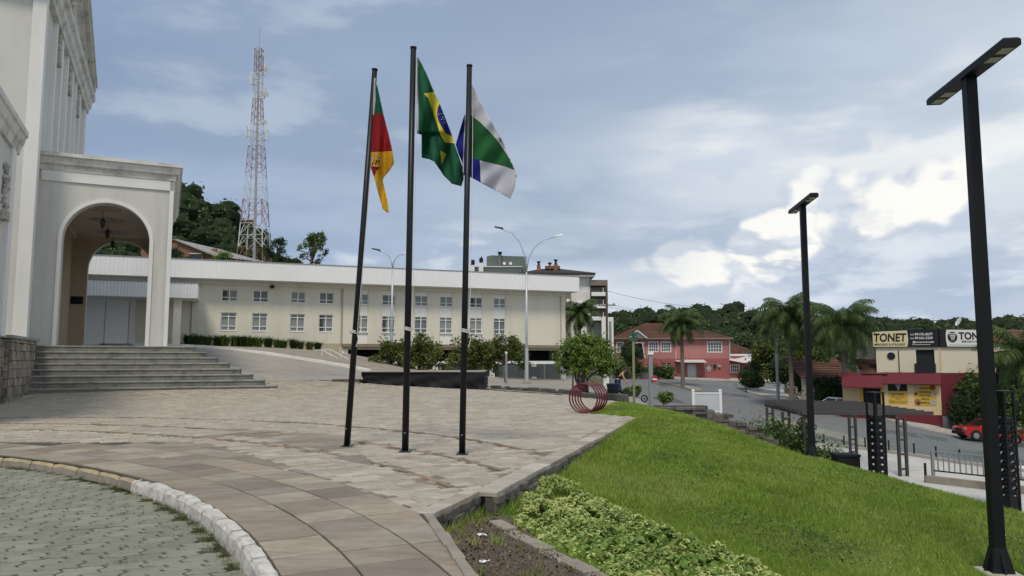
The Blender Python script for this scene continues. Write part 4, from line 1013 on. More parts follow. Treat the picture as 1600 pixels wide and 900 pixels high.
def flag(name, label, regions, Y, ripple, scale=(500, 60, 3.103), extra=()):
    """regions: (material, outline in drawing units) ; first match wins. Cloth is triangulated with every seam kept."""
    ox, oy, sc = scale; V = []; Ed = []
    for m_, poly in regions:
        n0 = len(V); k = 0; pts = []
        for i in range(len(poly)):
            a, b = Vector(poly[i]), Vector(poly[(i+1) % len(poly)]); q = max(1, int((b-a).length/9)); pts += [a.lerp(b, j/q) for j in range(q)]
        V += pts; Ed += [(n0+i, n0+(i+1) % len(pts)) for i in range(len(pts))]
    xs = [p.x for p in V]; ys = [p.y for p in V]
    gx, gy = np.meshgrid(np.arange(min(xs), max(xs), 8.0), np.arange(min(ys), max(ys), 8.0)); gx = gx.ravel(); gy = gy.ravel()
    ins = np.zeros(len(gx), bool)
    for m_, poly in regions: ins |= inpoly(gx, gy, poly)
    V += [Vector((a, b)) for a, b in zip(gx[ins], gy[ins])]
    r = delaunay_2d_cdt(V, Ed, [], 0, .4)
    v = np.array([(p[0], p[1]) for p in r[0]]); f = np.array([list(q) for q in r[2] if len(q) == 3]); c_ = v[f].mean(1)
    mi = np.full(len(f), -1)
    names = []
    for m_, _ in regions:
        if m_ not in names: names.append(m_)
    for m_, poly in regions:
        k = inpoly(c_[:,0], c_[:,1], poly) & (mi < 0); mi[k] = names.index(m_)
    f = f[mi >= 0]; mi = mi[mi >= 0]
    P = np.array([at(ox+x/sc, oy+y/sc, Y+ripple(x, y)) for x, y in v]); base = P.mean(0)
    a = v[f]; cr = (a[:,1,0]-a[:,0,0])*(a[:,2,1]-a[:,0,1])-(a[:,1,1]-a[:,0,1])*(a[:,2,0]-a[:,0,0]); f[cr > 0] = f[cr > 0][:, ::-1]
    o = npmesh(name, P-base, f, names, smooth=True, midx=mi); o.location = base
    so_ = o.modifiers.new('cloth_thickness', 'SOLIDIFY'); so_.thickness = .006; so_.offset = 0
    tag(o, label, 'flag', 'three flags'); 
    for nm, m_, polys in extra:
        mb = MB()
        for poly in polys:
            q = [at(ox+x/sc, oy+y/sc, Y+ripple(x, y)-(.03 if nm in ('emblem', 'star', 'printed_mark') else .045))-Vector(base) for x, y in poly]; mb.add(q, [list(range(len(q)))[::-1]])
        mb.build(nm, m_, o)
    return o
def blob(cx, cy, r, n=10, sx=1, sy=1): return [(cx+r*sx*math.cos(6.283*i/n), cy+r*sy*math.sin(6.283*i/n)) for i in range(n)]
flag('flag', 'drooping flag in green, red and yellow with a round emblem', [
    ('f_white', [(257,192),(268,192),(270,300),(262,372),(256,372)]),
    ('f_red', [(246,624),(276,622),(290,628),(276,640),(263,672)]),
    ('f_green', [(262,190),(280,240),(306,364),(259,366),(257,240)]),
    ('f_red', [(259,366),(306,364),(330,455),(351,546),(247,552),(252,450)]),
    ('f_yellow', [(247,552),(351,546),(359,606),(340,636),(310,672),(304,690),(326,782),(335,845),(322,842),(305,828),(283,750),(262,670),(246,624),(245,590)])],
    13.62, lambda x, y: .10*math.sin((x-250)*.09+y*.004)+.0006*(x-250)*math.sin(y*.02), extra=[
    ('emblem', 'f_white', [blob(273,592,25,14,.95,1.2)]),
    ('emblem_mark', 'f_yellow', [[(262,580),(276,570),(272,592)]]), ('emblem_mark', 'f_red', [[(252,612),(292,606),(284,618),(256,620)]]),
    ('emblem_mark', 'f_black', [[(258,572),(288,574),(292,580),(262,577)], [(276,590),(282,590),(268,612),(262,612)], [(288,588),(293,590),(286,606),(281,604)], [(254,596),(258,594),(256,612),(252,608)]])])
stars = [(575,368),(588,365),(598,364),(604,366),(594,380),(590,392),(602,393),(602,407),(597,384)]
flag('flag', 'green flag with yellow lozenge and starry blue disc, its lower half folded back', [
    ('f_white', [(470,88),(476,90),(477,462),(470,462)]),
    ('f_blue', [(580,318),(590,342),(612,398),(638,472),(625,468),(610,458),(590,432),(576,404),(568,372),(570,340)]),
    ('f_lemon', [(503,268),(553,260),(582,322),(612,398),(640,470),(651,509),(606,504),(585,470),(568,415),(545,350),(524,290)]),
    ('f_lemon', [(583,543),(612,560),(600,585),(590,609)]),
    ('f_green', [(474,90),(500,138),(520,180),(553,260),(582,322),(640,468),(651,509),(672,570),(692,625),(697,680),(685,717),(640,705),(600,665),(555,598),(530,586),(493,578),(493,468),(476,462),(475,300)])],
    12.95, lambda x, y: .13*math.sin((x-470)*.055+(y-90)*.012)+.05*math.sin((x-470)*.13-(y)*.02)+(.10*max(0, min(1, (y-452)/18)) if x < 590 else .10*max(0, min(1, (y-452)/18))*max(0, 1-(x-590)/60)), extra=[
    ('star', 'f_white', [blob(x, y, 2.6, 6) for x, y in stars])])
flag('flag', 'white flag with diagonal green band and blue lower corner on the right pole', [
    ('f_white', [(702,366),(707,366),(698,560),(697,660),(692,640)]),
    ('f_blue', [(700,370),(680,440),(658,515),(672,560),(690,604),(696,664),(704,664),(704,370)]),
    ('f_blue', [(704,572),(728,578),(775,591),(779,699),(727,671),(704,664)]),
    ('f_grass', [(704,372),(735,374),(775,405),(820,450),(860,495),(905,560),(946,640),(900,622),(840,608),(775,591),(728,578),(704,572)]),
    ('f_white', [(715,212),(736,226),(760,268),(800,350),(840,420),(870,470),(911,550),(946,640),(905,560),(860,495),(820,450),(775,405),(735,374),(712,372)]),
    ('f_white', [(775,591),(840,608),(900,622),(946,640),(954,655),(950,690),(944,722),(922,778),(870,746),(820,722),(779,699)])],
    12.72, lambda x, y: .14*math.sin((x-700)*.03+(y-220)*.006)+.03*math.sin((x+y)*.045), extra=[
    ('printed_mark', 'f_black', [[(869,484),(876,482),(880,488),(873,490)], [(874,490),(880,489),(878,499),(872,497)], [(873,497),(884,497),(884,500),(873,500)]])])

# ------------------------------------------------------------ black T shaped lamp posts on the lawn
mat('led', (.55,.54,.48), .5, .05, 5)
def t_lamp(x, y, z, h, label, rz):
    t = thing('lamp_post', label, 'lamp post', (x, y, z), rz, 'black T lamp posts')
    w = .064
    MB().prism([(-w,-w),(w,-w),(w,w),(-w,w)], .0, h-.10).build('post', 'black_metal', t)
    mb = MB()
    for a in range(4):
        c_, s_ = math.cos(a*math.pi/2), math.sin(a*math.pi/2)
        pts = [(w, .02), (w+.10, .02), (w, .30)]
        vs = [(r_*c_-q*s_, r_*s_+q*c_, zz) for q in (-.012, .012) for r_, zz in pts]; mb.add(vs, [(2,1,0),(3,4,5),(0,1,4,3),(1,2,5,4),(2,0,3,5)])
    mb.build('gusset', 'black_metal', t)
    # flared skirt
    s0, s1 = w+.06, w+.004
    MB().add([(-s0,-s0,.02),(s0,-s0,.02),(s0,s0,.02),(-s0,s0,.02),(-s1,-s1,.30),(s1,-s1,.30),(s1,s1,.30),(-s1,s1,.30)], [(0,1,5,4),(1,2,6,5),(2,3,7,6),(3,0,4,7)]).build('skirt', 'black_metal', t)
    MB().bbox(-.20, .20, -.20, .20, -.35, .02, .015).build('footing', 'concrete', t)
    mb = MB(); L = 1.0; hh = .10
    mb.add([(-.095,-L,h-.10),(.095,-L,h-.10),(.095,L,h-.10),(-.095,L,h-.10),(-.095,-L,h-.03),(.095,-L,h-.03),(.095,L,h-.03),(-.095,L,h-.03),(-.075,-L+.03,h),(.075,-L+.03,h),(.075,L-.03,h),(-.075,L-.03,h)],
           [(3,2,1,0),(0,1,5,4),(1,2,6,5),(2,3,7,6),(3,0,4,7),(4,5,9,8),(5,6,10,9),(6,7,11,10),(7,4,8,11),(8,9,10,11)])
    mb.build('lamp_head', 'black_metal', t)
    for yy in (-.84, -.58, .58, .84):
        MB().box(-.065, .065, yy-.085, yy+.085, h-.106, h-.1015).build('led_panel', 'led', t)
t_lamp(5.74, 9.0, float(lawn_z(5.74,9.0)), 6.12, 'large black T shaped lamp post nearest to us at the right edge of the lawn', R(-7))
t_lamp(6.98, 17.5, float(lawn_z(6.98,17.5)), 6.06, 'black T shaped lamp post farther down the lawn by the pergola', R(-7))
# ------------------------------------------------------------ tall double-arm street lights by the cream building
mat('galvanised', (.45,.50,.52), .45, .06, 5, metal=.3)
def double_lamp(base, a1, a2, neck, Y, label):
    b = at(*base, Y); t = thing('street_lamp', label, 'street lamp', b, 0, 'double arm street lamps')
    n_ = at(*neck, Y)-b; h = n_.z
    MB().tube([(0,0,0), (0,0,h*.5), (0,0,h)], [.12, .095, .06], 10).build('mast', 'galvanised', t, True)
    MB().tube([(0,0,-.3), (0,0,.18)], [.35,.3], 8).build('footing', 'grey_concrete', t)
    MB().tube([(0,0,.18), (0,0,2.6)], [.14,.13], 10).build('painted_sleeve', 'galvanised', t)
    for q in (a1, a2):
        e = at(*q, Y)-b; pts = [Vector((0,0,h-.1)).lerp(Vector((0,0,h)), 1)]
        for s_ in (.25, .5, .75, 1): pts.append(Vector((e.x*(s_**1.9), 0, h+(e.z-h)*(1-(1-s_)**1.7))))
        a = MB().tube([tuple(p) for p in pts], [.05,.045,.04,.035,.03], 8).build('arm', 'galvanised', t, True)
        sg = 1 if e.x > 0 else -1
        MB().add([(e.x-sg*.1,-.12,e.z-.02),(e.x+sg*.55,-.1,e.z+.14),(e.x+sg*.55,.1,e.z+.14),(e.x-sg*.1,.12,e.z-.02),(e.x-sg*.1,-.09,e.z+.1),(e.x+sg*.5,-.07,e.z+.21),(e.x+sg*.5,.07,e.z+.21),(e.x-sg*.1,.09,e.z+.1)],
                 [(3,2,1,0),(4,5,6,7),(0,1,5,4),(1,2,6,5),(2,3,7,6),(3,0,4,7)]).build('lamp_head', 'black_metal' if q == a1 else 'galvanised', a)
double_lamp((611,574), (592,392), (630,397), (612,420), 55, 'shorter double arm street lamp standing on a concrete block in front of the cream windows')
double_lamp((823,601), (784,358), (868,370), (824,425), 53, 'taller double arm street lamp near the right end of the cream building')
# ------------------------------------------------------------ stage, stone ledge, bollard, stair rails
mat('black_cloth', (.010,.011,.014), .75, .3, 3, .3, 20)
def stage():
    t = thing('stage', 'low open air stage wrapped in a creased black cloth skirt', 'stage', (-4.8,40,.1))
    x0, x1, y0, y1 = -3.28, 3.32, 0, 4.6
    b = MB(); vs = []; n = 160
    per = [(x0,y1), (x0,y0), (x1,y0-.15), (x1,y1)]
    L = [0]
    for i in range(3): L.append(L[-1]+math.dist(per[i], per[i+1]))
    for i in range(n+1):
        s_ = L[-1]*i/n; k = max(j for j in range(3) if L[j] <= s_+1e-9); f_ = (s_-L[k])/(L[k+1]-L[k]); x = per[k][0]+(per[k+1][0]-per[k][0])*f_; y = per[k][1]+(per[k+1][1]-per[k][1])*f_
        for j in range(6):
            q = j/5; rp = .06*math.sin(s_*2.3+j*1.3)*(.25+q)+.03*math.sin(s_*7.3-j*2.1)*(.4+q); zt = .80+.02*math.sin(s_*1.7); gz = float(Hl(-4.8+x, 40+y))-.10
            vs.append((x+(rp if k != 1 else 0), y-(rp if k == 1 else 0), zt+(gz-zt)*q))
    b.add(vs, [[i*6+j, (i+1)*6+j, (i+1)*6+j+1, i*6+j+1][::-1] for i in range(n) for j in range(5)]); b.build('skirt', 'black_cloth', t, True)
    MB().bbox(x0-.02, x1+.02, y0-.16, y1, .805, .84).build('deck', 'grey_concrete', t)
stage()
def ledge():
    t = thing('stone_ledge', 'short stack of flat grey stone slabs at the left end of the stage', 'ledge', (-8.8,39.6,.3))
    MB().bbox(-.85, .66, -.1, .6, -.2, .10, .01).build('lower_slab', 'grey_concrete', t); MB().bbox(-.78, .66, .02, .7, .10, .22, .01).build('upper_slab', 'wall_stone', t)
ledge()
t = thing('bollard_lamp', 'slim grey bollard light on the paving right of the stage', 'bollard', (-.37,48,float(Hl(-.37,48))))
MB().tube([(0,0,0), (0,0,1.98)], .075, 10).build('post', 'grey_metal', t); MB().tube([(0,0,1.98), (0,0,2.12)], .08, 10).build('cap', 'frame_white', t)
def stair():
    p = at(517,550,54); t = thing('stair_rail', 'pair of white sloping handrails beside the path to the lower floor', 'handrail', (p.x, p.y, p.z-1))
    for (a, b_) in (((503,547),(536,564)), ((516,546),(549,564))):
        P, Q = at(*a, 53)-t.location, at(*b_, 53)-t.location
        MB().tube([tuple(P-Vector((.5,0,0))), tuple(P), tuple(Q)], .03, 6).build('rail', 'frame_white', t)
        for s_ in (0, .5, 1):
            m_ = P.lerp(Q, s_); MB().tube([tuple(m_), tuple(m_-Vector((0,0,.8)))], .02, 5).build('baluster', 'frame_white', t)
stair()
def garden_walls():
    t = thing('bed_wall', 'low weathered stone kerb around the tree bed past the plaza edge', 'wall')
    pts = [(-1.1,41.0), (-.2,40.2), (1.3,37.6), (2.3,34.8), (3.6,32.2), (4.7,30.6)]
    for i in range(len(pts)-1):
        a, b_ = Vector(pts[i]), Vector(pts[i+1]); d = (b_-a).normalized(); L = (b_-a).length; s_ = Vector((-d.y, d.x)); x = 0
        while x < L:
            l_ = random.uniform(.4, .75); p, q = a+d*x, a+d*min(x+l_, L); z = float(Hl(p.x, p.y))
            MB().prism(ccw([tuple(p+d*.01-s_*.14), tuple(q-d*.01-s_*.14), tuple(q-d*.01+s_*.14), tuple(p+d*.01+s_*.14)]), z-.4, z+random.uniform(.10, .22), bev=.02, t=random.random()).build('stone', 'wall_stone', t); x += l_
garden_walls()
def slope_wall():
    t = thing('ramp_wall', 'low sloping concrete parapet between path and glazed lower floor', 'wall', at(560,566,53))
    b_ = at(560,566,53); ps = [at(545,562,53.5)-b_, at(600,572,54)-b_, at(632,578,54)-b_, at(668,581,54)-b_]
    mb = MB(); vs = []
    for p in ps: vs += [(p.x,p.y-.15,p.z-1.2),(p.x,p.y-.15,p.z),(p.x,p.y+.15,p.z),(p.x,p.y+.15,p.z-1.2)]
    mb.add(vs, [[i*4+j,(i+1)*4+j,(i+1)*4+(j+1)%4,i*4+(j+1)%4] for i in range(3) for j in range(4)]+[[3,2,1,0],[12,13,14,15]]); mb.build('parapet', 'grey_concrete', t)
slope_wall()
# ------------------------------------------------------------ red ring rack
mat('ring_red', (.11,.012,.018), .4, .15, 6, spec=.5)
def rings():
    a, b_ = Vector((2.11,22.1)), Vector((2.53,23.1)); t = thing('ring_rack', 'dark red row of five upright metal hoops at the grass corner', 'rack', (2.3,22.6,0))
    d = (b_-a).normalized(); s_ = Vector((d.y, -d.x)); r_ = .43
    for k in range(5):
        c_ = a.lerp(b_, k/4)-Vector((2.3,22.6)); pts = [(c_.x+s_.x*r_*math.cos(q), c_.y+s_.y*r_*math.cos(q), .445+r_*math.sin(q)) for q in np.linspace(0, 2*math.pi, 49)]
        MB().tube(pts, .025, 8, caps=False).build('hoop', 'ring_red', t, True)
    MB().beam((a.x-2.3-d.x*.1, a.y-22.6-d.y*.1, .012), (b_.x-2.3+d.x*.1, b_.y-22.6+d.y*.1, .012), .06, .02).build('base_bar', 'ring_red', t)
rings()
# ------------------------------------------------------------ people
mat('skin', (.42,.24,.16), .6, .06, 8); mat('hair', (.02,.015,.012), .6, .2, 20); mat('jeans', (.035,.06,.12), .85, .2, 12); mat('black_top', (.015,.014,.015), .8, .2, 12)
mat('green_shirt', (.10,.25,.09), .85, .1, 8); mat('grey_shirt', (.16,.15,.16), .85, .1, 8); mat('pale_trousers', (.38,.33,.28), .85, .1, 8); mat('shoe', (.5,.5,.5), .7, .1, 8)
def skin_body(name, joints, bones, rad, m_, parent, sub=2, root=None):
    me = bpy.data.meshes.new(name); ks = list(joints); me.from_pydata([joints[k] for k in ks], [(ks.index(a), ks.index(b_)) for a, b_ in bones], [])
    o = finish(me, name, m_, parent, False); md = o.modifiers.new('skin', 'SKIN'); md.use_smooth_shade = True
    sv = me.skin_vertices[0].data
    for i, k in enumerate(ks): sv[i].radius = (rad[k] if isinstance(rad[k], tuple) else (rad[k], rad[k])); sv[i].use_root = (k == (root or ks[0]))
    sb = o.modifiers.new('sub', 'SUBSURF'); sb.levels = sub; sb.render_levels = sub
    return o
def head(parent, c_, tilt, r=.105, hairm='hair', cap=False, bun=True):
    """head with face features, looking along +x before tilt"""
    def ell(mb, ce, rx, ry, rz, n=12):
        vs = []; 
        for i in range(n+1):
            for j in range(n): 
                a = math.pi*i/n; b_ = 2*math.pi*j/n; vs.append((ce[0]+rx*math.sin(a)*math.cos(b_), ce[1]+ry*math.sin(a)*math.sin(b_), ce[2]+rz*math.cos(a)))
        mb.add(vs, [[i*n+j, (i+1)*n+j, (i+1)*n+(j+1)%n, i*n+(j+1)%n] for i in range(n) for j in range(n)])
    mb = MB(); ell(mb, (0,0,0), r*.92, r*.78, r*1.18); ell(mb, (r*.55,0,-r*.75), r*.38, r*.42, r*.35, 8); ell(mb, (r*.95,0,-r*.12), r*.16, r*.12, r*.2, 6)
    for s_ in (-1, 1): ell(mb, (0, s_*r*.78, -r*.1), r*.16, r*.09, r*.25, 6)
    o = mb.build('head', 'skin', parent, True); o.location = c_; o.rotation_euler = tilt
    mb = MB(); ell(mb, (-r*.16,0,r*.22), r*.95, r*.86, r*1.12)
    if bun: ell(mb, (-r*.75,0,r*.75), r*.42, r*.42, r*.40, 8)
    mb.build('hair', hairm, o, True)
    mb = MB()
    for s_ in (-1, 1): ell(mb, (r*.82, s_*r*.33, r*.08), r*.09, r*.12, r*.07, 6)
    mb.build('eye', 'hair', o, True); mb = MB(); ell(mb, (r*.86,0,-r*.58), r*.06, r*.22, r*.06, 6); mb.build('mouth', 'f_red', o, True)
def hand(parent, p, d, m_='skin'):
    p = Vector(p); d = Vector(d).normalized(); s_ = d.cross(Vector((0,1,0))).normalized() if abs(d.y) < .9 else Vector((1,0,0)); n_ = d.cross(s_)
    J = {'w': tuple(p), 'p': tuple(p+d*.08)}; B = [('w','p')]; rad = {'w': (.02,.03), 'p': (.016,.038)}
    for k in range(4):
        o_ = (k-1.5)*.02; L = (.07,.08,.076,.06)[k]
        J[f'a{k}'] = tuple(p+d*.10+n_*o_); J[f'b{k}'] = tuple(p+d*(.10+L*.55)+n_*o_+s_*.01); J[f'c{k}'] = tuple(p+d*(.10+L)+n_*o_+s_*.035)
        B += [('p',f'a{k}'), (f'a{k}',f'b{k}'), (f'b{k}',f'c{k}')]; rad.update({f'a{k}': .010, f'b{k}': .009, f'c{k}': .007})
    J['t0'] = tuple(p+d*.04+n_*.04); J['t1'] = tuple(p+d*.09+n_*.055+s_*.02); B += [('w','t0'), ('t0','t1')]; rad.update({'t0': .011, 't1': .009})
    skin_body('hand', J, B, rad, m_, parent, 1)
def bent_worker():
    x, y = 5.93, 41.8; z = groundz(x, y)+.03
    t = thing('person', 'person in black backless top and jeans bending over beside a wheelbarrow', 'person', (x, y, z), R(-12))
    J = {'pel': (0,0,.93), 'ab': (.08,0,1.06), 'ch': (.22,0,1.24), 'nk': (.33,0,1.36), 'hd': (.37,0,1.42)}
    B = [('pel','ab'), ('ab','ch'), ('ch','nk'), ('nk','hd')]; rad = {'pel': (.14,.115), 'ab': (.13,.10), 'ch': (.155,.11), 'nk': .055, 'hd': .05}
    for s_, n_ in ((-1,'l'), (1,'r')):
        J.update({n_+'hip': (-.01,s_*.09,.88), n_+'kn': (.05+.1*(s_ > 0),s_*.11,.48), n_+'an': (-.10+.16*(s_ > 0),s_*.11,.09), n_+'to': (.06+.16*(s_ > 0),s_*.12,.035), n_+'sh': (.26,s_*.18,1.29), n_+'el': (.36,s_*.21,1.03), n_+'wr': (.48,s_*.17,.82)})
        B += [('pel',n_+'hip'), (n_+'hip',n_+'kn'), (n_+'kn',n_+'an'), (n_+'an',n_+'to'), ('ch',n_+'sh'), (n_+'sh',n_+'el'), (n_+'el',n_+'wr')]
        rad.update({n_+'hip': .095, n_+'kn': .06, n_+'an': .042, n_+'to': .035, n_+'sh': .055, n_+'el': .042, n_+'wr': .028})
    skin_body('body', J, B, rad, 'skin', t)
    leg = {k: v for k, v in J.items() if k == 'pel' or k[1:] in ('hip','kn','an')}; lr = {k: (rad[k][0]+.02, rad[k][1]+.02) if isinstance(rad[k], tuple) else rad[k]+.022 for k in leg}; lr['lan'] = lr['ran'] = .075
    skin_body('jeans', leg, [b_ for b_ in B if b_[0] in leg and b_[1] in leg], lr, 'jeans', t)
    skin_body('top', {'a': (.0,0,.99), 'b': (.08,0,1.06), 'c': (.20,0,1.21), 'd': (.3,0,1.30)}, [('a','b'),('b','c'),('c','d')], {'a': (.15,.15), 'b': (.15,.15), 'c': (.165,.165), 'd': (.08,.08)}, 'black_top', t)
    for s_ in (-1, 1):
        mb = MB(); xx = -.04+.16*(s_ > 0)+.04; mb.bbox(xx-.14, xx+.13, s_*.115-.05, s_*.115+.05, -.03, .07, .02); mb.build('shoe', 'black_top', t)
        hand(t, (.48, s_*.17, .82), (.35, 0, -.9))
    head(t, (.42,0,1.52), (0, R(38), 0))
bent_worker()
def walker(px, py, Y, label, shirt, trous, rz, h=1.66, st=.16):
    p = at(px, py, Y); z = groundz(p.x, p.y)
    z = float(Rz(p.x, p.y))+.19
    t = thing('person', label, 'person', (p.x, Y, z), rz); k = h/1.75
    J = {'pel': (0,0,.95*k), 'ab': (0,0,1.12*k), 'ch': (.01,0,1.34*k), 'nk': (.02,0,1.48*k), 'hd': (.03,0,1.53*k)}; B = [('pel','ab'), ('ab','ch'), ('ch','nk'), ('nk','hd')]
    rad = {'pel': (.14,.11), 'ab': (.125,.10), 'ch': (.155,.115), 'nk': .055, 'hd': .05}
    for s_, n_ in ((-1,'l'), (1,'r')):
        J.update({n_+'hip': (0,s_*.09,.90*k), n_+'kn': (s_*st*.6+.03,s_*.10,.49*k), n_+'an': (s_*st,s_*.10,.09*k), n_+'to': (s_*st+.15,s_*.11,.035), n_+'sh': (0,s_*.18,1.40*k), n_+'el': (-s_*.06,s_*.23,1.12*k), n_+'wr': (-s_*.05+.08,s_*.24,.88*k)})
        B += [('pel',n_+'hip'), (n_+'hip',n_+'kn'), (n_+'kn',n_+'an'), (n_+'an',n_+'to'), ('ch',n_+'sh'), (n_+'sh',n_+'el'), (n_+'el',n_+'wr')]
        rad.update({n_+'hip': .09, n_+'kn': .06, n_+'an': .042, n_+'to': .035, n_+'sh': .055, n_+'el': .042, n_+'wr': .028})
    skin_body('body', J, B, rad, 'skin', t, 1)
    leg = {q: v for q, v in J.items() if q == 'pel' or q[1:] in ('hip','kn','an')}; lr = {q: (rad[q][0]+.015, rad[q][1]+.015) if isinstance(rad[q], tuple) else rad[q]+.02 for q in leg}
    skin_body('trousers', leg, [b_ for b_ in B if b_[0] in leg and b_[1] in leg], lr, trous, t, 1)
    sh = {q: J[q] for q in ('ab','ch','lsh','rsh','lel','rel')}; sh['pel'] = (0,0,1.0*k); sr = {'pel': (.15,.12), 'ab': (.14,.115), 'ch': (.165,.125), 'lsh': .07, 'rsh': .07, 'lel': .055, 'rel': .055}
    skin_body('shirt', sh, [('ab','pel'),('ab','ch'),('ch','lsh'),('ch','rsh'),('lsh','lel'),('rsh','rel')], sr, shirt, t, 1, 'ab')
    for s_ in (-1, 1):
        MB().bbox(s_*st-.07, s_*st+.19, s_*.11-.045, s_*.11+.045, -.005, .075, .02).build('shoe', 'shoe', t); hand(t, J[('l' if s_ < 0 else 'r')+'wr'], (.1,0,-1))
    head(t, (.05,0,1.64*k), (0,0,0), .10, bun=False)
walker(1011, 590, 96.6, 'pedestrian in dark clothes walking past the pink house', 'grey_shirt', 'black_top', R(170))
walker(1022.5, 590, 97.2, 'pedestrian in a light green shirt walking past the pink house', 'green_shirt', 'pale_trousers', R(175))
mat('barrow_green', (.03,.06,.045), .6, .2, 5); mat('bin_blue', (.02,.035,.055), .6, .2, 5); mat('rubber', (.015,.015,.015), .8, .1, 8)
def wheelbarrow():
    x, y = 6.6, 41.5; z = groundz(x, y)+.02; t = thing('wheelbarrow', 'dark green wheelbarrow filled with cut greenery beside the bending person', 'wheelbarrow', (x, y, z), R(8))
    MB().add([(-.42,-.26,.34),(.34,-.24,.30),(.34,.24,.30),(-.42,.26,.34),(-.56,-.36,.62),(.52,-.34,.60),(.52,.34,.60),(-.56,.36,.62)], [(3,2,1,0),(0,1,5,4),(1,2,6,5),(2,3,7,6),(3,0,4,7)]).build('tray', 'barrow_green', t)
    for s_ in (-1, 1):
        MB().tube([(.75,s_*.05,.2), (.2,s_*.2,.30), (-.5,s_*.26,.42), (-1.0,s_*.28,.62)], .02, 6).build('handle', 'grey_metal', t); MB().tube([(-.35,s_*.22,.38), (-.42,s_*.26,.0)], .018, 6).build('leg', 'grey_metal', t)
    w_ = MB(); w_.tube([(.78+.17*math.cos(a), 0, .19+.17*math.sin(a)) for a in np.linspace(0, 2*math.pi, 17)], .04, 6, caps=False); w_.tube([(.78,-.06,.19), (.78,.06,.19)], .05, 8); w_.build('wheel', 'rubber', t)
    V, Fq, T = leaf_cloud([(0,0,.62,.45,.28,.14), (.3,.05,.72,.3,.2,.16)], 500, .12, 3, flat=.3); npmesh('cut_greenery', V, Fq, 'leaf_mid', t, T)
    t = thing('tub', 'dark blue plastic tub on the ground left of the bending person', 'tub', (5.55,41.1,groundz(5.55,41.1)))
    MB().lathe([(.26,0), (.28,.02), (.34,.62), (.37,.64), (.37,.68), (.33,.68), (.30,.1)], n=18).build('tub_body', 'bin_blue', t, True)
    MB().tube([(-.36,0,.55), (-.46,0,.5), (-.46,0,.4), (-.35,0,.36)], .02, 6).build('handle', 'bin_blue', t)
wheelbarrow()
# ------------------------------------------------------------ posts and signs at the grass corner
mat('sign_red', (.45,.02,.025), .5, .05, 5); mat('tan_paint', (.26,.24,.15), .7, .15, 5); mat('sign_green', (.04,.11,.07), .6, .1, 5); mat('pole_grey', (.24,.26,.26), .6, .1, 4)
t = thing('light_post', 'grey square post with a white lamp top and round red no entry sign', 'post', (5.68,30.5,-.5))
MB().box(-.075, .075, -.075, .075, 0, 2.28).build('post', 'pole_grey', t); MB().box(-.11, .11, -.11, .11, 2.28, 2.42).build('lamp', 'frame_white', t)
d_ = MB().tube([(.13,-.13,1.28), (.13,-.145,1.28)], .125, 24).build('sign_disc', 'sign_red', t); MB().box(.04, .22, -.152, -.147, 1.25, 1.31).build('bar', 'white_paint', d_)
MB().box(-.0, .13, -.13, -.07, 1.26, 1.30).build('bracket', 'pole_grey', t)
t = thing('signpost', 'thin tan post with dark green name plates on top beside the worker', 'sign', (5.23,32,-.4))
MB().tube([(0,0,0), (0,0,3.0)], .055, 8).build('post', 'tan_paint', t)
for z0 in (2.78, 2.98): MB().box(-.17, .17, -.07, -.05, z0, z0+.17).build('name_plate', 'sign_green', t)
MB().box(-.02, .02, -.22, .22, 3.02, 3.16).build('name_plate', 'sign_green', t)
def stepped_wall():
    t = thing('stepped_stone_wall', 'dark dry stone wall stepping down from the grass corner towards the street', 'wall', (6,31.6,-.4))
    top = lambda x: -.32 if x < 8.3 else (-.50 if x < 8.75 else (-.74 if x < 9.3 else (-.98 if x < 9.8 else (-1.25 if x < 10.5 else -1.6))))
    MB().box(-1.6, 2.3, .1, .6, -2.5, .02).build('core', 'wall_stone', t); MB().box(2.3, 4.7, .1, .6, -2.8, -1.15).build('core', 'wall_stone', t)
    z = -2.6
    while z < -.3:
        h = random.uniform(.13, .2); x = 4.4
        while x < 10.8:
            l_ = random.uniform(.25, .6)
            if z+h <= top(x+l_/2)+.06:
                o_ = random.uniform(-.06, .08); MB().bbox(x-6+.008, x+l_-6-.008, o_, .75, z+.4+.006, z+h+.4-.004, .025, t=random.random()).build('stone', 'wall_stone', t)
            x += l_
        z += h
stepped_wall()
t = thing('gate', 'small white framed glass gate on the stone wall by the street', 'gate', (8.6,33,-.85))
for x in (-.6, .6): MB().box(x-.06, x+.06, -.06, .06, 0, 1.05).build('post', 'frame_white', t); MB().lathe([(.08,1.05), (.08,1.08), (.02,1.12)], x, 0, 8).build('cap', 'frame_white', t)
MB().box(-.54, .54, -.03, .03, .92, .98).build('rail', 'frame_white', t); MB().box(-.54, .54, -.03, .03, .12, .18).build('rail', 'frame_white', t)
mat('frosted', (.50,.54,.56), .4, .04, 3); MB().box(-.54, .54, -.012, .012, .18, .92).build('panel', 'frosted', t)
t = thing('white_post', 'short white painted post behind the round tree', 'post', (3.55,45.0,groundz(3.55,45)))
t.location = at(881,0,45); t.location = (at(947,600,45).x, 45, at(947,605,45).z-.1); MB().bbox(-.16, .16, -.16, .16, 0, 1.3, .02).build('post', 'white_paint', t)

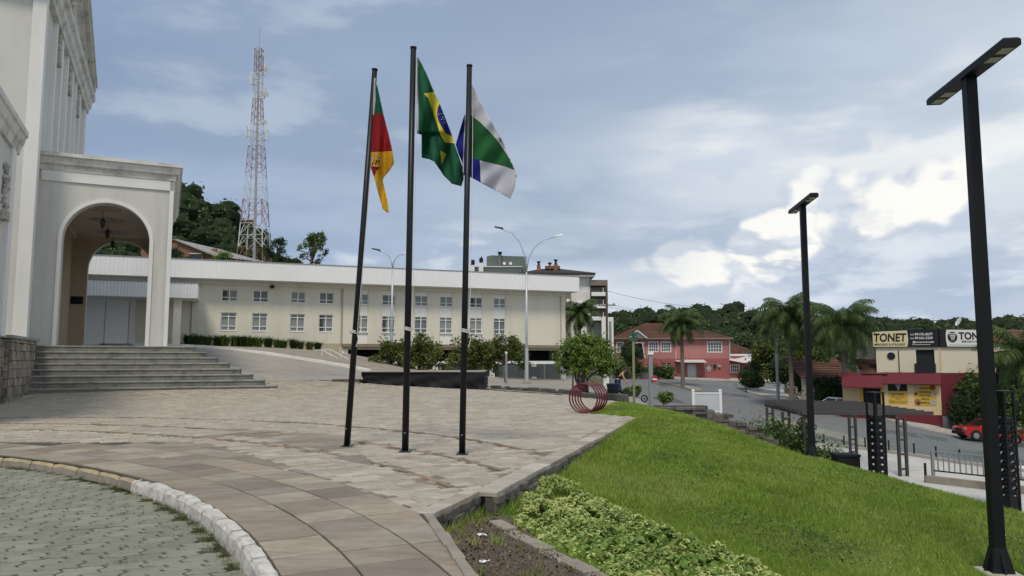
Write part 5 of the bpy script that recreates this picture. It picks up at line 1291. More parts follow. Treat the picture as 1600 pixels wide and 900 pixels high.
# ------------------------------------------------------------ pergola, lattice columns, railing, balustrade on the lower plaza
mat('pergola_grey', (.055,.052,.052), .7, .2, 4, .1, 30)
LZ = -3.22
def pergola():
    t = thing('pergola', 'dark grey pergola with long roof slats on ladder shaped posts below the lawn', 'pergola', (15,34,LZ))
    for (x, y) in ((16.2,31.2), (15.2,31.6), (16.8,37.0), (12.6,32.0), (12.8,35.0), (13.2,38.3)):
        p = MB(); x -= 15; y -= 34
        for s_ in (-.15, .15): p.box(x+s_-.05, x+s_+.05, y-.06, y+.06, 0, 2.36)
        k = p.build('post', 'pergola_grey', t)
        for z in (.25, .85, 1.45, 2.0): MB().box(x-.10, x+.10, y-.045, y+.045, z, z+.07).build('rung', 'pergola_grey', k)
    for (x0, x1) in ((12.5,13.3), (16.0,17.0)):
        MB().beam((x0-15,-2.9,2.42), (x1-15,5.2,2.42), .12, .14).build('beam', 'pergola_grey', t)
    n = 11
    for i in range(n):
        f_ = i/(n-1); y = 31.3+8.0*f_; xa = 12.1+1.25*f_; xb = 17.6+.55*f_
        MB().box(xa-15, xb-15, y-34-.06, y-34+.06, 2.50, 2.64).build('slat', 'pergola_grey', t)
pergola()
def lattice(x, y, h, label):
    t = thing('lattice_column', label, 'column', (x, y, LZ), R(18), 'black lattice columns'); w = .20
    for a in (-1, 1):
        for b_ in (-1, 1): MB().box(a*w-.03, a*w+.03, b_*w-.03, b_*w+.03, 0, h).build('corner_bar', 'black_metal', t)
    MB().box(-w, w, -w, w, 0, .45).build('foot', 'black_metal', t); MB().box(-w-.04, w+.04, -w-.04, w+.04, h, h+.05).build('cap', 'black_metal', t)
    MB().box(-w, w, -w, w, h-.85, h-.8).build('collar', 'black_metal', t)
    n = 9; mb = MB(); dz = (h-.85-.45)/n
    for i in range(n):
        z0 = .45+i*dz; z1 = z0+dz
        for s_ in (-1, 1):
            mb.beam((-w,s_*w,z0), (w,s_*w,z1), .035, .09); mb.beam((w,s_*w,z0), (-w,s_*w,z1), .035, .09); mb.beam((s_*w,-w,z0), (s_*w,w,z1), .035, .09); mb.beam((s_*w,w,z0), (s_*w,-w,z1), .035, .09)
    mb.build('lattice', 'black_metal', t)
    MB().box(-.05, .05, -.05, .05, .45, h).build('core_tube', 'black_metal', t)
lattice(13.5, 27.8, 3.55, 'black lattice column rising in front of the pergola roof'); lattice(15.9, 24.2, 3.75, 'black lattice column at the right edge beyond the near lamp post')
def railing():
    P = [Vector((16.7,29.9)), Vector((18.5,27.8)), Vector((20.6,25.4)), Vector((23,23))]
    t = thing('railing', 'grey metal railing with upright bars along the ramp of the lower plaza', 'railing', (16.7,29.9,LZ)); O = Vector((16.7,29.9))
    for i in range(3):
        a, b_ = P[i]-O, P[i+1]-O
        MB().beam((a.x,a.y,1.17), (b_.x,b_.y,1.17), .06, .05).build('top_rail', 'grey_metal', t); MB().beam((a.x,a.y,.42), (b_.x,b_.y,.42), .05, .05).build('bottom_rail', 'iron', t)
        MB().box(a.x-.05, a.x+.05, a.y-.05, a.y+.05, 0, 1.17).build('post', 'grey_metal', t)
        n = 14
        for k in range(1, n):
            q = a.lerp(b_, k/n); wd_ = .045 if k % 2 else .022
            MB().box(q.x-wd_/2, q.x+wd_/2, q.y-.02, q.y+.02, .44, 1.15).build('bar', 'grey_metal', t)
    w_ = thing('ramp_kerb', 'low brown concrete upstand under the grey railing', 'wall', (16.7,29.9,LZ))
    for i in range(3):
        a, b_ = P[i]-O+Vector((-.45,-.3)), P[i+1]-O+Vector((-.45,-.3)); MB().beam((a.x,a.y,.14), (b_.x,b_.y,.14), .18, .28).build('upstand', 'grey_concrete', w_)
    MB().box(-.50, -.43, -.32, -.25, 0, .75).build('end_post', 'iron', w_)
railing()
def balustrade():
    E_ = [Vector(p) for p in ((13,36.5), (15.4,40.6), (17.4,41.9), (18.8,40), (20,37.4), (20.7,34.8), (22.5,31.6), (25,29.6))]
    t = thing('glass_balustrade', 'glass balustrade on short dark posts around the pale lower plaza', 'balustrade', (17.4,41.9,LZ)); O = Vector((17.4,41.9))
    for i in range(len(E_)-1):
        a, b_ = E_[i]-O, E_[i+1]-O; n = max(1, round((b_-a).length/1.3))
        MB().beam((a.x,a.y,.07), (b_.x,b_.y,.07), .2, .14).build('kerb', 'concrete', t)
        for k in range(n):
            p, q = a.lerp(b_, k/n), a.lerp(b_, (k+1)/n); MB().box(p.x-.03, p.x+.03, p.y-.03, p.y+.03, .14, .66).build('post', 'iron', t)
            d = (q-p)*.03; p2, q2 = p+d, q-d; MB().add([(p2.x,p2.y,.2),(q2.x,q2.y,.2),(q2.x,q2.y,1.1),(p2.x,p2.y,1.1)], [(0,1,2,3)]).build('glass_panel', 'rail_glass', t)
glassmat('rail_glass', (.62,.70,.68), .16, .05)
balustrade()
t = thing('waste_bin', 'black rectangular bin behind the crest of the lawn', 'bin', (12.85,29,LZ+.1))
MB().bbox(-.42, .42, -.3, .3, 0, 1.0, .02).build('bin_body', 'black_metal', t); MB().bbox(-.45, .45, -.33, .33, 1.0, 1.1, .03).build('lid', 'black_metal', t)
def bench(x, y, rz, label):
    t = thing('bench', label, 'bench', (x, y, LZ), rz)
    for k in range(3): MB().bbox(-.9, .9, -.3+k*.21, -.12+k*.21, .42, .48, .01).build('seat_slat', 'white_paint', t)
    for s_ in (-1, 1): MB().box(s_*.7-.06, s_*.7+.06, -.25, .25, 0, .42).build('leg', 'concrete', t)
bench(20.6, 30.6, R(-35), 'white slatted bench behind the grey railing at right'); bench(22.6, 29.0, R(-35), 'white slatted bench nearest the right edge')
# ------------------------------------------------------------ lettering
def text_mesh(name, s, size, m_, parent, x, y, z, ext=.012, bold=.0, sx=1.0, shear=0.0, align='CENTER'):
    """flat lettering facing -y, centred at x with its baseline at z"""
    cv = bpy.data.curves.new(name, 'FONT'); cv.body = s; cv.size = size; cv.extrude = ext; cv.offset = bold; cv.align_x = align; cv.shear = shear; cv.resolution_u = 3
    o = bpy.data.objects.new(name, cv); COL.objects.link(o)
    me = bpy.data.meshes.new_from_object(o.evaluated_get(bpy.context.evaluated_depsgraph_get())); bpy.data.objects.remove(o)
    n = len(me.vertices); co = np.empty(n*3, np.float32); me.vertices.foreach_get('co', co); co = co.reshape(-1,3)
    me.vertices.foreach_set('co', np.c_[co[:,0]*sx+x, y-co[:,2], co[:,1]+z].astype(np.float32).ravel()); me.update(); me.materials.clear()
    return finish(me, name, m_, parent, False)
mat('maroon', (.135,.022,.032), .8, .08, 1, dirt=(.09,.02,.03), dscale=.4, damt=.5); mat('butter', (.60,.47,.27), .85, .06, 1, dirt=(.45,.36,.22), dscale=.5, damt=.4); mat('cream2', (.62,.57,.44), .85, .05, 1, dirt=(.45,.41,.32), dscale=.5, damt=.5)
mat('sign_cream', (.62,.55,.32), .5, .04, 1); mat('sign_black', (.012,.013,.018), .5, .1, 2); mat('sign_white', (.66,.66,.62), .5, .03, 1); mat('sign_gold', (.55,.36,.06), .55, .08, 2); mat('poster_red', (.28,.04,.03), .6, .3, 9); mat('poster_brown', (.25,.13,.07), .6, .4, 9); mat('poster_grey', (.35,.35,.35), .6, .4, 9)
mat('slate_blue', (.17,.19,.22), .8, .1, 2); mat('brown_wall', (.20,.10,.07), .85, .1, 1)
mat('letter_white', (.7,.7,.66), .5, .02, 2); mat('letter_black', (.012,.012,.014), .5, .02, 2)
def cart_logo(parent, x, z, r, y):
    mb = MB(); mb.xz([(x+r*math.cos(a), z+r*math.sin(a)) for a in np.linspace(0, 2*math.pi, 24, endpoint=False)], y-.02, y); o = mb.build('logo_disc', 'letter_black', parent)
    m2 = MB()
    for zz, w0, w1 in ((.55,.75,.75), (.25,.62,.66), (-.05,.52,.56), (-.30,.42,.44)): m2.xz([(x-w0*r,z+zz*r),(x+w1*r,z+zz*r),(x+w1*r*.95,z+(zz+.14)*r),(x-w0*r*.95,z+(zz+.14)*r)], y-.03, y-.02)
    for q in (-.25, 0, .25): m2.xz([(x+(q+.09*math.cos(a))*r, z+(-.55+.09*math.sin(a))*r) for a in np.linspace(0, 2*math.pi, 8, endpoint=False)], y-.03, y-.02)
    m2.build('cart_mark', 'letter_white', parent)
def market():
    A, B, C_ = Vector((29.0,62.0)), Vector((34.2,59.5)), Vector((47.0,61.1))
    m = thing('market_building', 'two storey market in cream, yellow and maroon with black and cream shop signs', 'building', (B.x, B.y, -4.0))
    # left face frame: x from 0 (A) to 5.77 (B), facing -y
    d = B-A; L = d.length; lfl, lfr = (A.x-B.x, A.y-B.y, 4.0), math.atan2(d.y, d.x)
    d2 = C_-B; L2 = d2.length; rfr = math.atan2(d2.y, d2.x)
    def place(o, loc, rz): o.location = loc; o.rotation_euler = (0,0,rz); return o
    b = lambda mb, n_, mt: place(mb.build(n_, mt, m), lfl, lfr)
    # shells
    mb = MB(); wall_holes(mb, 1.25, L, .5, 2.6, 0, .25, [(4.15,5.45,.55,2.35)]); b(mb, 'upper_wall', 'cream2')
    mb = MB(); wall_holes(mb, -1.4, L, -2.85, -.3, .02, .25, [(2.0,3.4,-2.1,-.42), (3.85,5.42,-2.15,-.42), (.15,1.45,-2.84,-.4)]); b(mb, 'lower_wall', 'butter')
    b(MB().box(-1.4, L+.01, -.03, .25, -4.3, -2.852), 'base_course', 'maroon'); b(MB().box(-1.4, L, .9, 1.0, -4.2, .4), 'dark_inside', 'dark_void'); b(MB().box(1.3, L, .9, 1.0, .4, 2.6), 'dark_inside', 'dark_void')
    b(MB().yz([(0,-.46), (-.55,-.40), (-.50,-.30), (-.02,.52), (0,.52)], 1.6, L+.005), 'awning', 'maroon'); b(MB().yz([(0,-.46), (-1.3,-.75), (-1.3,-.65), (0,.45)], -1.4, 1.6), 'awning', 'maroon')
    b(MB().beam((1.5,-.05,-.9), (1.5,-1.2,-.7), .05), 'awning_strut', 'iron')
    b(MB().box(4.15, 5.45, .2, .24, .55, 2.35), 'balcony_door', 'dark_void'); b(MB().box(4.0, 5.5, -.12, -.05, .55, 1.25), 'balcony_screen', 'sign_black')
    b(MB().tube([(2.9,-.06,.5), (2.9,-.06,2.3)], .035, 6), 'drain_pipe', 'iron'); b(MB().tube([(2.35,-.06,1.85), (2.35,0,1.85)], .30, 20), 'round_sign', 'sign_black')
    f = b(MB().box(2.0, 3.4, .08, .12, -.98, -.42), 'window', 'pane_dark'); MB().xz([(2.55,-.44), (2.95,-.44), (2.8,-.95), (2.72,-.95)], .04, .07).build('window_print', 'poster_grey', f)
    f = b(MB().box(2.0, 3.4, .05, .10, -2.1, -1.0), 'window_banner', 'sign_gold')
    text_mesh('lettering', 'TONET', .22, 'letter_black', f, 2.82, .045, -1.33, .004, .004); cart_logo(f, 2.36, -1.25, .10, .045)
    for i, (wd_, z) in enumerate(((.9,-1.52), (.8,-1.68), (1.2,-1.86), (1.1,-2.0))): text_mesh('lettering', ('MERCADO E ATACADO', 'MERCADO', 'SUPERMERCADO E ATACADO', 'MERCADO E ATACADO')[i], .10, 'letter_black', f, 2.7, .045, z, .003, .001, wd_/1.05)
    f = b(MB().box(3.85, 5.42, .05, .10, -2.12, -.44), 'window_poster', 'sign_gold')
    for (x, z, r_, mt) in ((3.98,-.70,.20,'poster_grey'), (5.25,-.68,.21,'poster_red'), (4.0,-1.2,.13,'poster_red'), (5.28,-1.25,.17,'poster_grey'), (4.02,-1.85,.24,'poster_brown'), (5.25,-1.85,.22,'poster_grey'), (4.16,-2.02,.14,'poster_red')):
        zc = min(max(z, -2.10+r_), -.46-r_); xc = min(max(x, 3.87+r_), 5.40-r_); MB().xz([(xc+r_*math.cos(a), zc+r_*math.sin(a)) for a in np.linspace(0, 2*math.pi, 14, endpoint=False)], .035, .05).build('food_print', mt, f)
    for i, w_ in enumerate(('BEBIDAS', 'PADARIA', 'FRUTAS', 'FRIOS', 'LIMPEZA')): text_mesh('lettering', w_, .22, 'letter_black', f, 4.64, .045, -.82-i*.29, .003, .004)
    b(MB().box(.15, 1.45, .3, .35, -2.85, -.4), 'entrance', 'dark_void'); b(MB().box(1.45, 1.62, -.02, .04, -2.84, -.5), 'door_jamb', 'sign_gold'); b(MB().box(-.1, .15, -.02, .04, -2.84, -.5), 'door_jamb', 'sign_gold')
    # sign band, left face
    s = b(MB().box(1.0, L+.02, -.16, .02, 2.56, 3.98), 'sign_board', 'sign_black')
    MB().xz([(1.05,2.6), (3.55,2.6), (3.62,2.9), (3.64,3.3), (3.58,3.92), (1.05,3.84)], -.19, -.16).build('sign_panel', 'sign_cream', s)
    text_mesh('lettering', 'TONET', .92, 'letter_black', s, 2.28, -.2, 3.04, .006, .028, .78, .10); text_mesh('lettering', 'MERCADO E ATACADO', .24, 'letter_black', s, 2.28, -.2, 2.71, .004, .006, .88)
    text_mesh('lettering', '99175-5077', .27, 'letter_white', s, 4.75, -.17, 3.50, .004, .006, .98); text_mesh('lettering', '99162-2339', .27, 'letter_white', s, 4.75, -.17, 3.20, .004, .006, .98); text_mesh('lettering', '@tonet.mercado', .22, 'letter_white', s, 4.70, -.17, 2.90, .004, .004)
    text_mesh('lettering', '(54)', .16, 'letter_white', s, 3.93, -.17, 3.52, .004, .002); text_mesh('lettering', '(54)', .16, 'letter_white', s, 3.93, -.17, 3.22, .004, .002)
    MB().box(3.9, 5.2, -.18, -.16, 2.74, 2.77).build('underline', 'letter_white', s)
    # right face
    b2 = lambda mb, n_, mt: place(mb.build(n_, mt, m), (0,0,4.0), rfr)
    mb = MB(); wall_holes(mb, 0, L2, .5, 3.96, 0, .25, [(4.75,6.6,.95,2.2), (7.6,9.2,.95,2.2)]); b2(mb, 'upper_wall', 'cream2')
    b2(MB().box(0, L2, -.03, .25, -2.9, .498), 'maroon_wall', 'maroon'); b2(MB().box(0, L2, -.025, .25, -6.2, -2.902), 'base_course', 'slate_blue'); b2(MB().box(0, L2, .3, .34, .5, 3.9), 'dark_inside', 'dark_void')
    b2(MB().box(0.02, .16, -.06, 0, .5, 2.6), 'corner_trim', 'butter')
    for x0, x1 in ((4.75,6.6), (7.6,9.2)): f = b2(MB().box(x0, x1, .1, .14, .95, 2.2), 'window', 'pane_dark'); MB().box((x0+x1)/2-.03, (x0+x1)/2+.03, .06, .1, .95, 2.2).build('mullion', 'grey_metal', f)
    b2(MB().box(4.55, L2, -.05, .0, 2.65, 3.95), 'brown_band', 'brown_wall')
    s = b2(MB().box(.02, 4.7, -.17, -.001, 2.56, 3.98), 'sign_board', 'sign_black')
    MB().xz([(.62,2.6), (4.6,2.6), (4.6,3.94), (.62,3.94), (.55,3.6), (.54,3.1)], -.2, -.17).build('sign_panel', 'sign_white', s)
    cart_logo(s, 1.10, 3.36, .42, -.2); text_mesh('lettering', 'TONET', .80, 'letter_black', s, 2.98, -.205, 3.18, .006, .026, 1.0); text_mesh('lettering', 'MERCADO E ATACADO', .20, 'letter_black', s, 2.98, -.205, 2.93, .004, .005); MB().box(.75, 4.4, -.205, -.2, 2.70, 2.73).build('underline', 'letter_black', s)
    # remaining shell, roof
    P = [A, B, C_, C_+Vector((-2,11)), A+Vector((4,10))]; q = [(p.x-B.x, p.y-B.y) for p in P]
    c0 = Vector((sum(a for a, _ in q)/5, sum(b_ for _, b_ in q)/5)); q2 = [tuple(Vector(a)+(c0-Vector(a)).normalized()*.35) for a in q]
    MB().prism(ccw([(-3.6,2.2)]+q2[1:]), 7.55, 7.62).build('roof', 'grey_concrete', m); tiled_roof(m, [(-5.2,2.2,4.35), (-3.5,1.4,4.35), (-2.4,4.6,5.6), (-4.4,5.4,5.6)], 'low_roof'); mb = MB(); mb.prism(ccw([q2[2], q2[3], q2[4], (-3.2,3.6), (0+c0.x*.3, c0.y*.3)]), -1.5, 7.6); mb.build('rear_wall', 'cream2', m)
    # dish on the roof
    p = at(1497,509,62.5); t = thing('satellite_dish', 'small white satellite dish on the market roof', 'dish', (p.x, p.y, 3.98), R(25))
    MB().tube([(0,0,-.2), (0,0,.75)], .03, 6).build('mast', 'grey_metal', t)
    mb = MB(); n = 14; vs = [(0,0,0)]+[(.42*r_*math.cos(a), .09*r_*r_, .42*r_*math.sin(a)) for r_ in (.5, 1) for a in np.linspace(0, 2*math.pi, n, endpoint=False)]
    mb.add(vs, [[0, 1+i, 1+(i+1) % n] for i in range(n)]+[[1+i, 1+n+i, 1+n+(i+1) % n, 1+(i+1) % n] for i in range(n)]); o = mb.build('reflector', 'frame_white', t, True); o.location = (.08,-.08,.75); o.rotation_euler = (R(28), 0, R(60))
    MB().tube([(-.05,-.05,.72), (-.5,-.15,.72)], .02, 5).build('feed_arm', 'frame_white', t)
# ------------------------------------------------------------ tiled-roof pink house
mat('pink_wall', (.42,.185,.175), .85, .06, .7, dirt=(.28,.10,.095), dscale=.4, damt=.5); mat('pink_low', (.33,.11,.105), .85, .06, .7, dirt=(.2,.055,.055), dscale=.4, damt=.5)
mat('roof_tile', (.135,.065,.045), .9, .2, 1.2, .5, 9, dirt=(.05,.035,.03), dscale=.6, damt=.7, tint=.2)
mat('tin_white', (.55,.55,.54), .6, .06, 1); mat('grille', (.35,.36,.37), .6, .1, 3)
def tiled_roof(parent, pts, name='roof', step=.42):
    """roof slope quad/tri (world-local points, first edge is the eave), covered with rows of tiles"""
    P = [Vector(p) for p in pts]; a, b_ = P[0], P[1]; c_, d_ = (P[2], P[3]) if len(P) == 4 else (P[2], P[2])
    o = MB().add([tuple(p) for p in P], [list(range(len(P)))]).build(name, 'roof_tile', parent)
    n = int(max((d_-a).length, (c_-b_).length)/step); mb = MB(); nr = (b_-a).cross(d_-a).normalized()
    if nr.z < 0: nr = -nr
    for i in range(n):
        f0, f1 = i/n, (i+1)/n; p0, p1, q0, q1 = a.lerp(d_, f0), a.lerp(d_, f1), b_.lerp(c_, f0), b_.lerp(c_, f1); k = max(1, int((q0-p0).length/.9))
        for j in range(k):
            u0, u1 = j/k, (j+1)/k; vs = [p0.lerp(q0, u0)+nr*.06, p0.lerp(q0, u1)+nr*.06, p1.lerp(q1, u1)+nr*.015, p1.lerp(q1, u0)+nr*.015, p0.lerp(q0, u0)+nr*.0, p0.lerp(q0, u1)+nr*.0]
            mb.add(vs, [(0,1,2,3), (4,5,1,0)], t=random.random())
    tag(mb.build('tiles', 'roof_tile', o), kind='stuff'); return o
MARKET_READY = True
market()
def hwin(parent, x0, x1, z0, z1, y, cols=3, rws=(.5,)):
    f = MB(); ft = .09
    f.box(x0-.12, x1+.12, y-.05, y+.02, z0-.12, z0); f.box(x0-.12, x1+.12, y-.05, y+.02, z1, z1+.12); f.box(x0-.12, x0, y-.05, y+.02, z0, z1); f.box(x1, x1+.12, y-.05, y+.02, z0, z1)
    for k in range(1, cols): xx = x0+(x1-x0)*k/cols; f.box(xx-.03, xx+.03, y-.04, y+.02, z0, z1)
    for q in rws: zz = z0+(z1-z0)*q; f.box(x0, x1, y-.035, y+.02, zz-.025, zz+.025)
    w_ = f.build('window', 'frame_white', parent)
    for k in range(cols):
        a, c_ = x0+(x1-x0)*k/cols+.03, x0+(x1-x0)*(k+1)/cols-.03; MB().add([(a,y+.03,z0),(c_,y+.03,z0),(c_,y+.03,z1),(a,y+.03,z1)], [(0,1,2,3)]).build('pane', 'pane_house', w_)
    MB().box(x0, x1, y+.25, y+.3, z0, z1).build('curtain', 'curtain', w_); return w_
glassmat('pane_house', (.25,.27,.30), .55, .05)
def pink_house():
    h = thing('pink_house', 'pink two storey house with brown tiled hip roof beyond the street', 'house', (21.0,99,-1.4))
    X = lambda px: (px-800)/FPX*99.6-21.0
    Z = lambda y: 1.6-(y-561)*.0859+1.4
    b = lambda mb, n_, mt, p=h: mb.build(n_, mt, p)
    x0, xm, x1 = X(957), X(1008), X(1136)
    wins = [(X(1012.5),X(1025.5),Z(549),Z(535.5)), (X(1031.5),X(1045),Z(549),Z(535.5)), (X(1103.5),X(1124),Z(549.5),Z(535.5))]
    mb = MB(); wall_holes(mb, xm, x1, Z(560), Z(528), 0, .25, wins); b(mb, 'upper_wall', 'pink_wall')
    for (a, c_, z0, z1), k in zip(wins, (4, 4, 5)): hwin(h, a, c_, z0, z1, .04, k, (.33,.66))
    low = [(X(1070.5),X(1085.5),Z(594),Z(569)), (X(1099.5),X(1109),Z(580),Z(570)), (X(1031.5),X(1045),Z(581),Z(567))]
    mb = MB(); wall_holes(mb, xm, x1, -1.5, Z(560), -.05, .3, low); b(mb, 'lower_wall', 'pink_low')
    hwin(h, low[1][0], low[1][1], low[1][2], low[1][3], .02, 3, (.5,)); hwin(h, low[2][0], low[2][1], low[2][2], low[2][3], .02, 2, ())
    b(MB().box(low[0][0], low[0][1], .1, .15, Z(594), Z(569)), 'garage_door', 'frosted')
    b(MB().yz([(-1.6,Z(566.5)), (-1.6,Z(566.5)+.1), (-.05,Z(562)), (-.05,Z(562)-.1)], X(1060), X(1096)), 'awning', 'tin_white'); b(MB().yz([(-1.2,Z(565)), (-1.2,Z(565)+.08), (-.05,Z(563)), (-.05,Z(563)-.08)], X(1051), X(1059.5)), 'awning', 'tin_white')
    b(MB().box(X(1111), X(1114.5), -.25, -.05, Z(575), Z(569.5)), 'air_conditioner', 'dark_void'); b(MB().box(X(1117), X(1121.5), -.3, -.05, Z(573.5), Z(570)), 'air_conditioner', 'grille')
    b(MB().tube([(X(1053),-.12,Z(561)), (X(1053),-.12,Z(548))], .07, 6), 'drain_pipe', 'tin_white'); b(MB().tube([(x1+.05,-.1,Z(560)), (x1+.05,-.1,Z(530))], .07, 6), 'drain_pipe', 'tin_white')
    b(MB().box(x0, xm, .0, .25, Z(575), Z(530)), 'wing_wall', 'pink_wall'); b(MB().box(X(983), X(1004), -.06, .02, Z(560), Z(537)), 'porch', 'dark_void')
    mb = MB(); mb.beam((X(983),-.3,Z(536)), (X(1004),-.3,Z(536)), .12, .14); mb.beam((X(1001.5),-.3,Z(536)), (X(1004.5),-.3,Z(560)), .16, .16); b(mb, 'porch_frame', 'tin_white')
    mb = MB()
    for k in range(5): mb.box(X(992), X(1004), -.3-.3*k, -.3*k, -1, Z(562)-.2*k)
    b(mb, 'porch_steps', 'pink_low')
    hwin(h, X(963), X(971), Z(550), Z(536), -.04, 2, (.5,))
    b(MB().xz([(X(981),Z(529)), (X(1007),Z(529)), (X(993),Z(518))], -.6, .1), 'porch_gable', 'slate_blue')
    mb = MB(); mb.beam((X(993),-.68,Z(517)), (X(1008),-.68,Z(529)), .1, .2); mb.beam((X(993),-.68,Z(517)), (X(980),-.68,Z(529)), .1, .2); b(mb, 'gable_trim', 'tin_white')
    ze, zr = Z(528.5), Z(503); yb = 9.5; e = .5
    ra, rb = X(1016), X(1042)
    tiled_roof(h, [(x0-e,-e,ze), (X(1075),-e,ze), (rb,4.5,zr), (ra,4.5,zr)]); tiled_roof(h, [(x0-e,yb,ze), (x0-e,-e,ze), (ra,4.5,zr)])
    zr2 = Z(514.5); tiled_roof(h, [(X(1060),-e,ze-.02), (x1+e,-e,ze-.02), (X(1112),4,zr2), (X(1085),4,zr2)]); tiled_roof(h, [(x1+e,-e,ze-.02), (x1+e,yb,ze-.02), (X(1112),4,zr2)]); tiled_roof(h, [(X(1075),-e,ze), (X(1075),yb,ze), (rb,4.5,zr)])
    mb = MB(); mb.box(x0-e, x1+e, -e-.05, -e+.02, ze-.16, ze+.02); b(mb, 'gutter', 'brown_band'); b(MB().box(x0, x1, -e, 0, ze-.12, ze-.08), 'soffit', 'tin_white')
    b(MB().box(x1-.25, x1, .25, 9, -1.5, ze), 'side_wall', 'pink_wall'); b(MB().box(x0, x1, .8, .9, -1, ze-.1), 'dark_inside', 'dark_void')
    # annex to the right
    a = thing('pink_annex', 'low pink side house with brown tiled roof and white canopy right of the pink house', 'house', (31.5,103,-1.6)); X2 = lambda px: (px-800)/FPX*103-31.5
    Z2 = lambda y: 1.6-(y-561)*.0891+1.6
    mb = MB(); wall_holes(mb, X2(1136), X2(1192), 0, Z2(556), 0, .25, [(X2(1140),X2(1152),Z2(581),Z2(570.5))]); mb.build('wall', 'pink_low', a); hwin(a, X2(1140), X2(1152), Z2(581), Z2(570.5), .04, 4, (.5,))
    MB().box(X2(1153), X2(1190), -.4, -.3, 0, Z2(577)).build('gate', 'brown_wall', a)
    MB().add([(X2(1135),-1.2,Z2(563)),(X2(1155),-1.6,Z2(567)),(X2(1170),-1.6,Z2(565)),(X2(1195),-1.2,Z2(556)),(X2(1195),2,Z2(553)),(X2(1136),2,Z2(553))], [(0,1,2,3,4,5)]).build('canopy', 'tin_white', a)
    tiled_roof(a, [(X2(1134),2,Z2(553)), (X2(1198),2,Z2(553)), (X2(1170),9,Z2(533)), (X2(1140),9,Z2(531))]); MB().box(X2(1136), X2(1195), 2.2, 2.4, 0, Z2(553)).build('rear_wall', 'pink_low', a); MB().tube([(X2(1146),2.5,Z2(552)), (X2(1149),5,Z2(538))], .09, 6).build('ridge_pipe', 'tin_white', a)
pink_house()
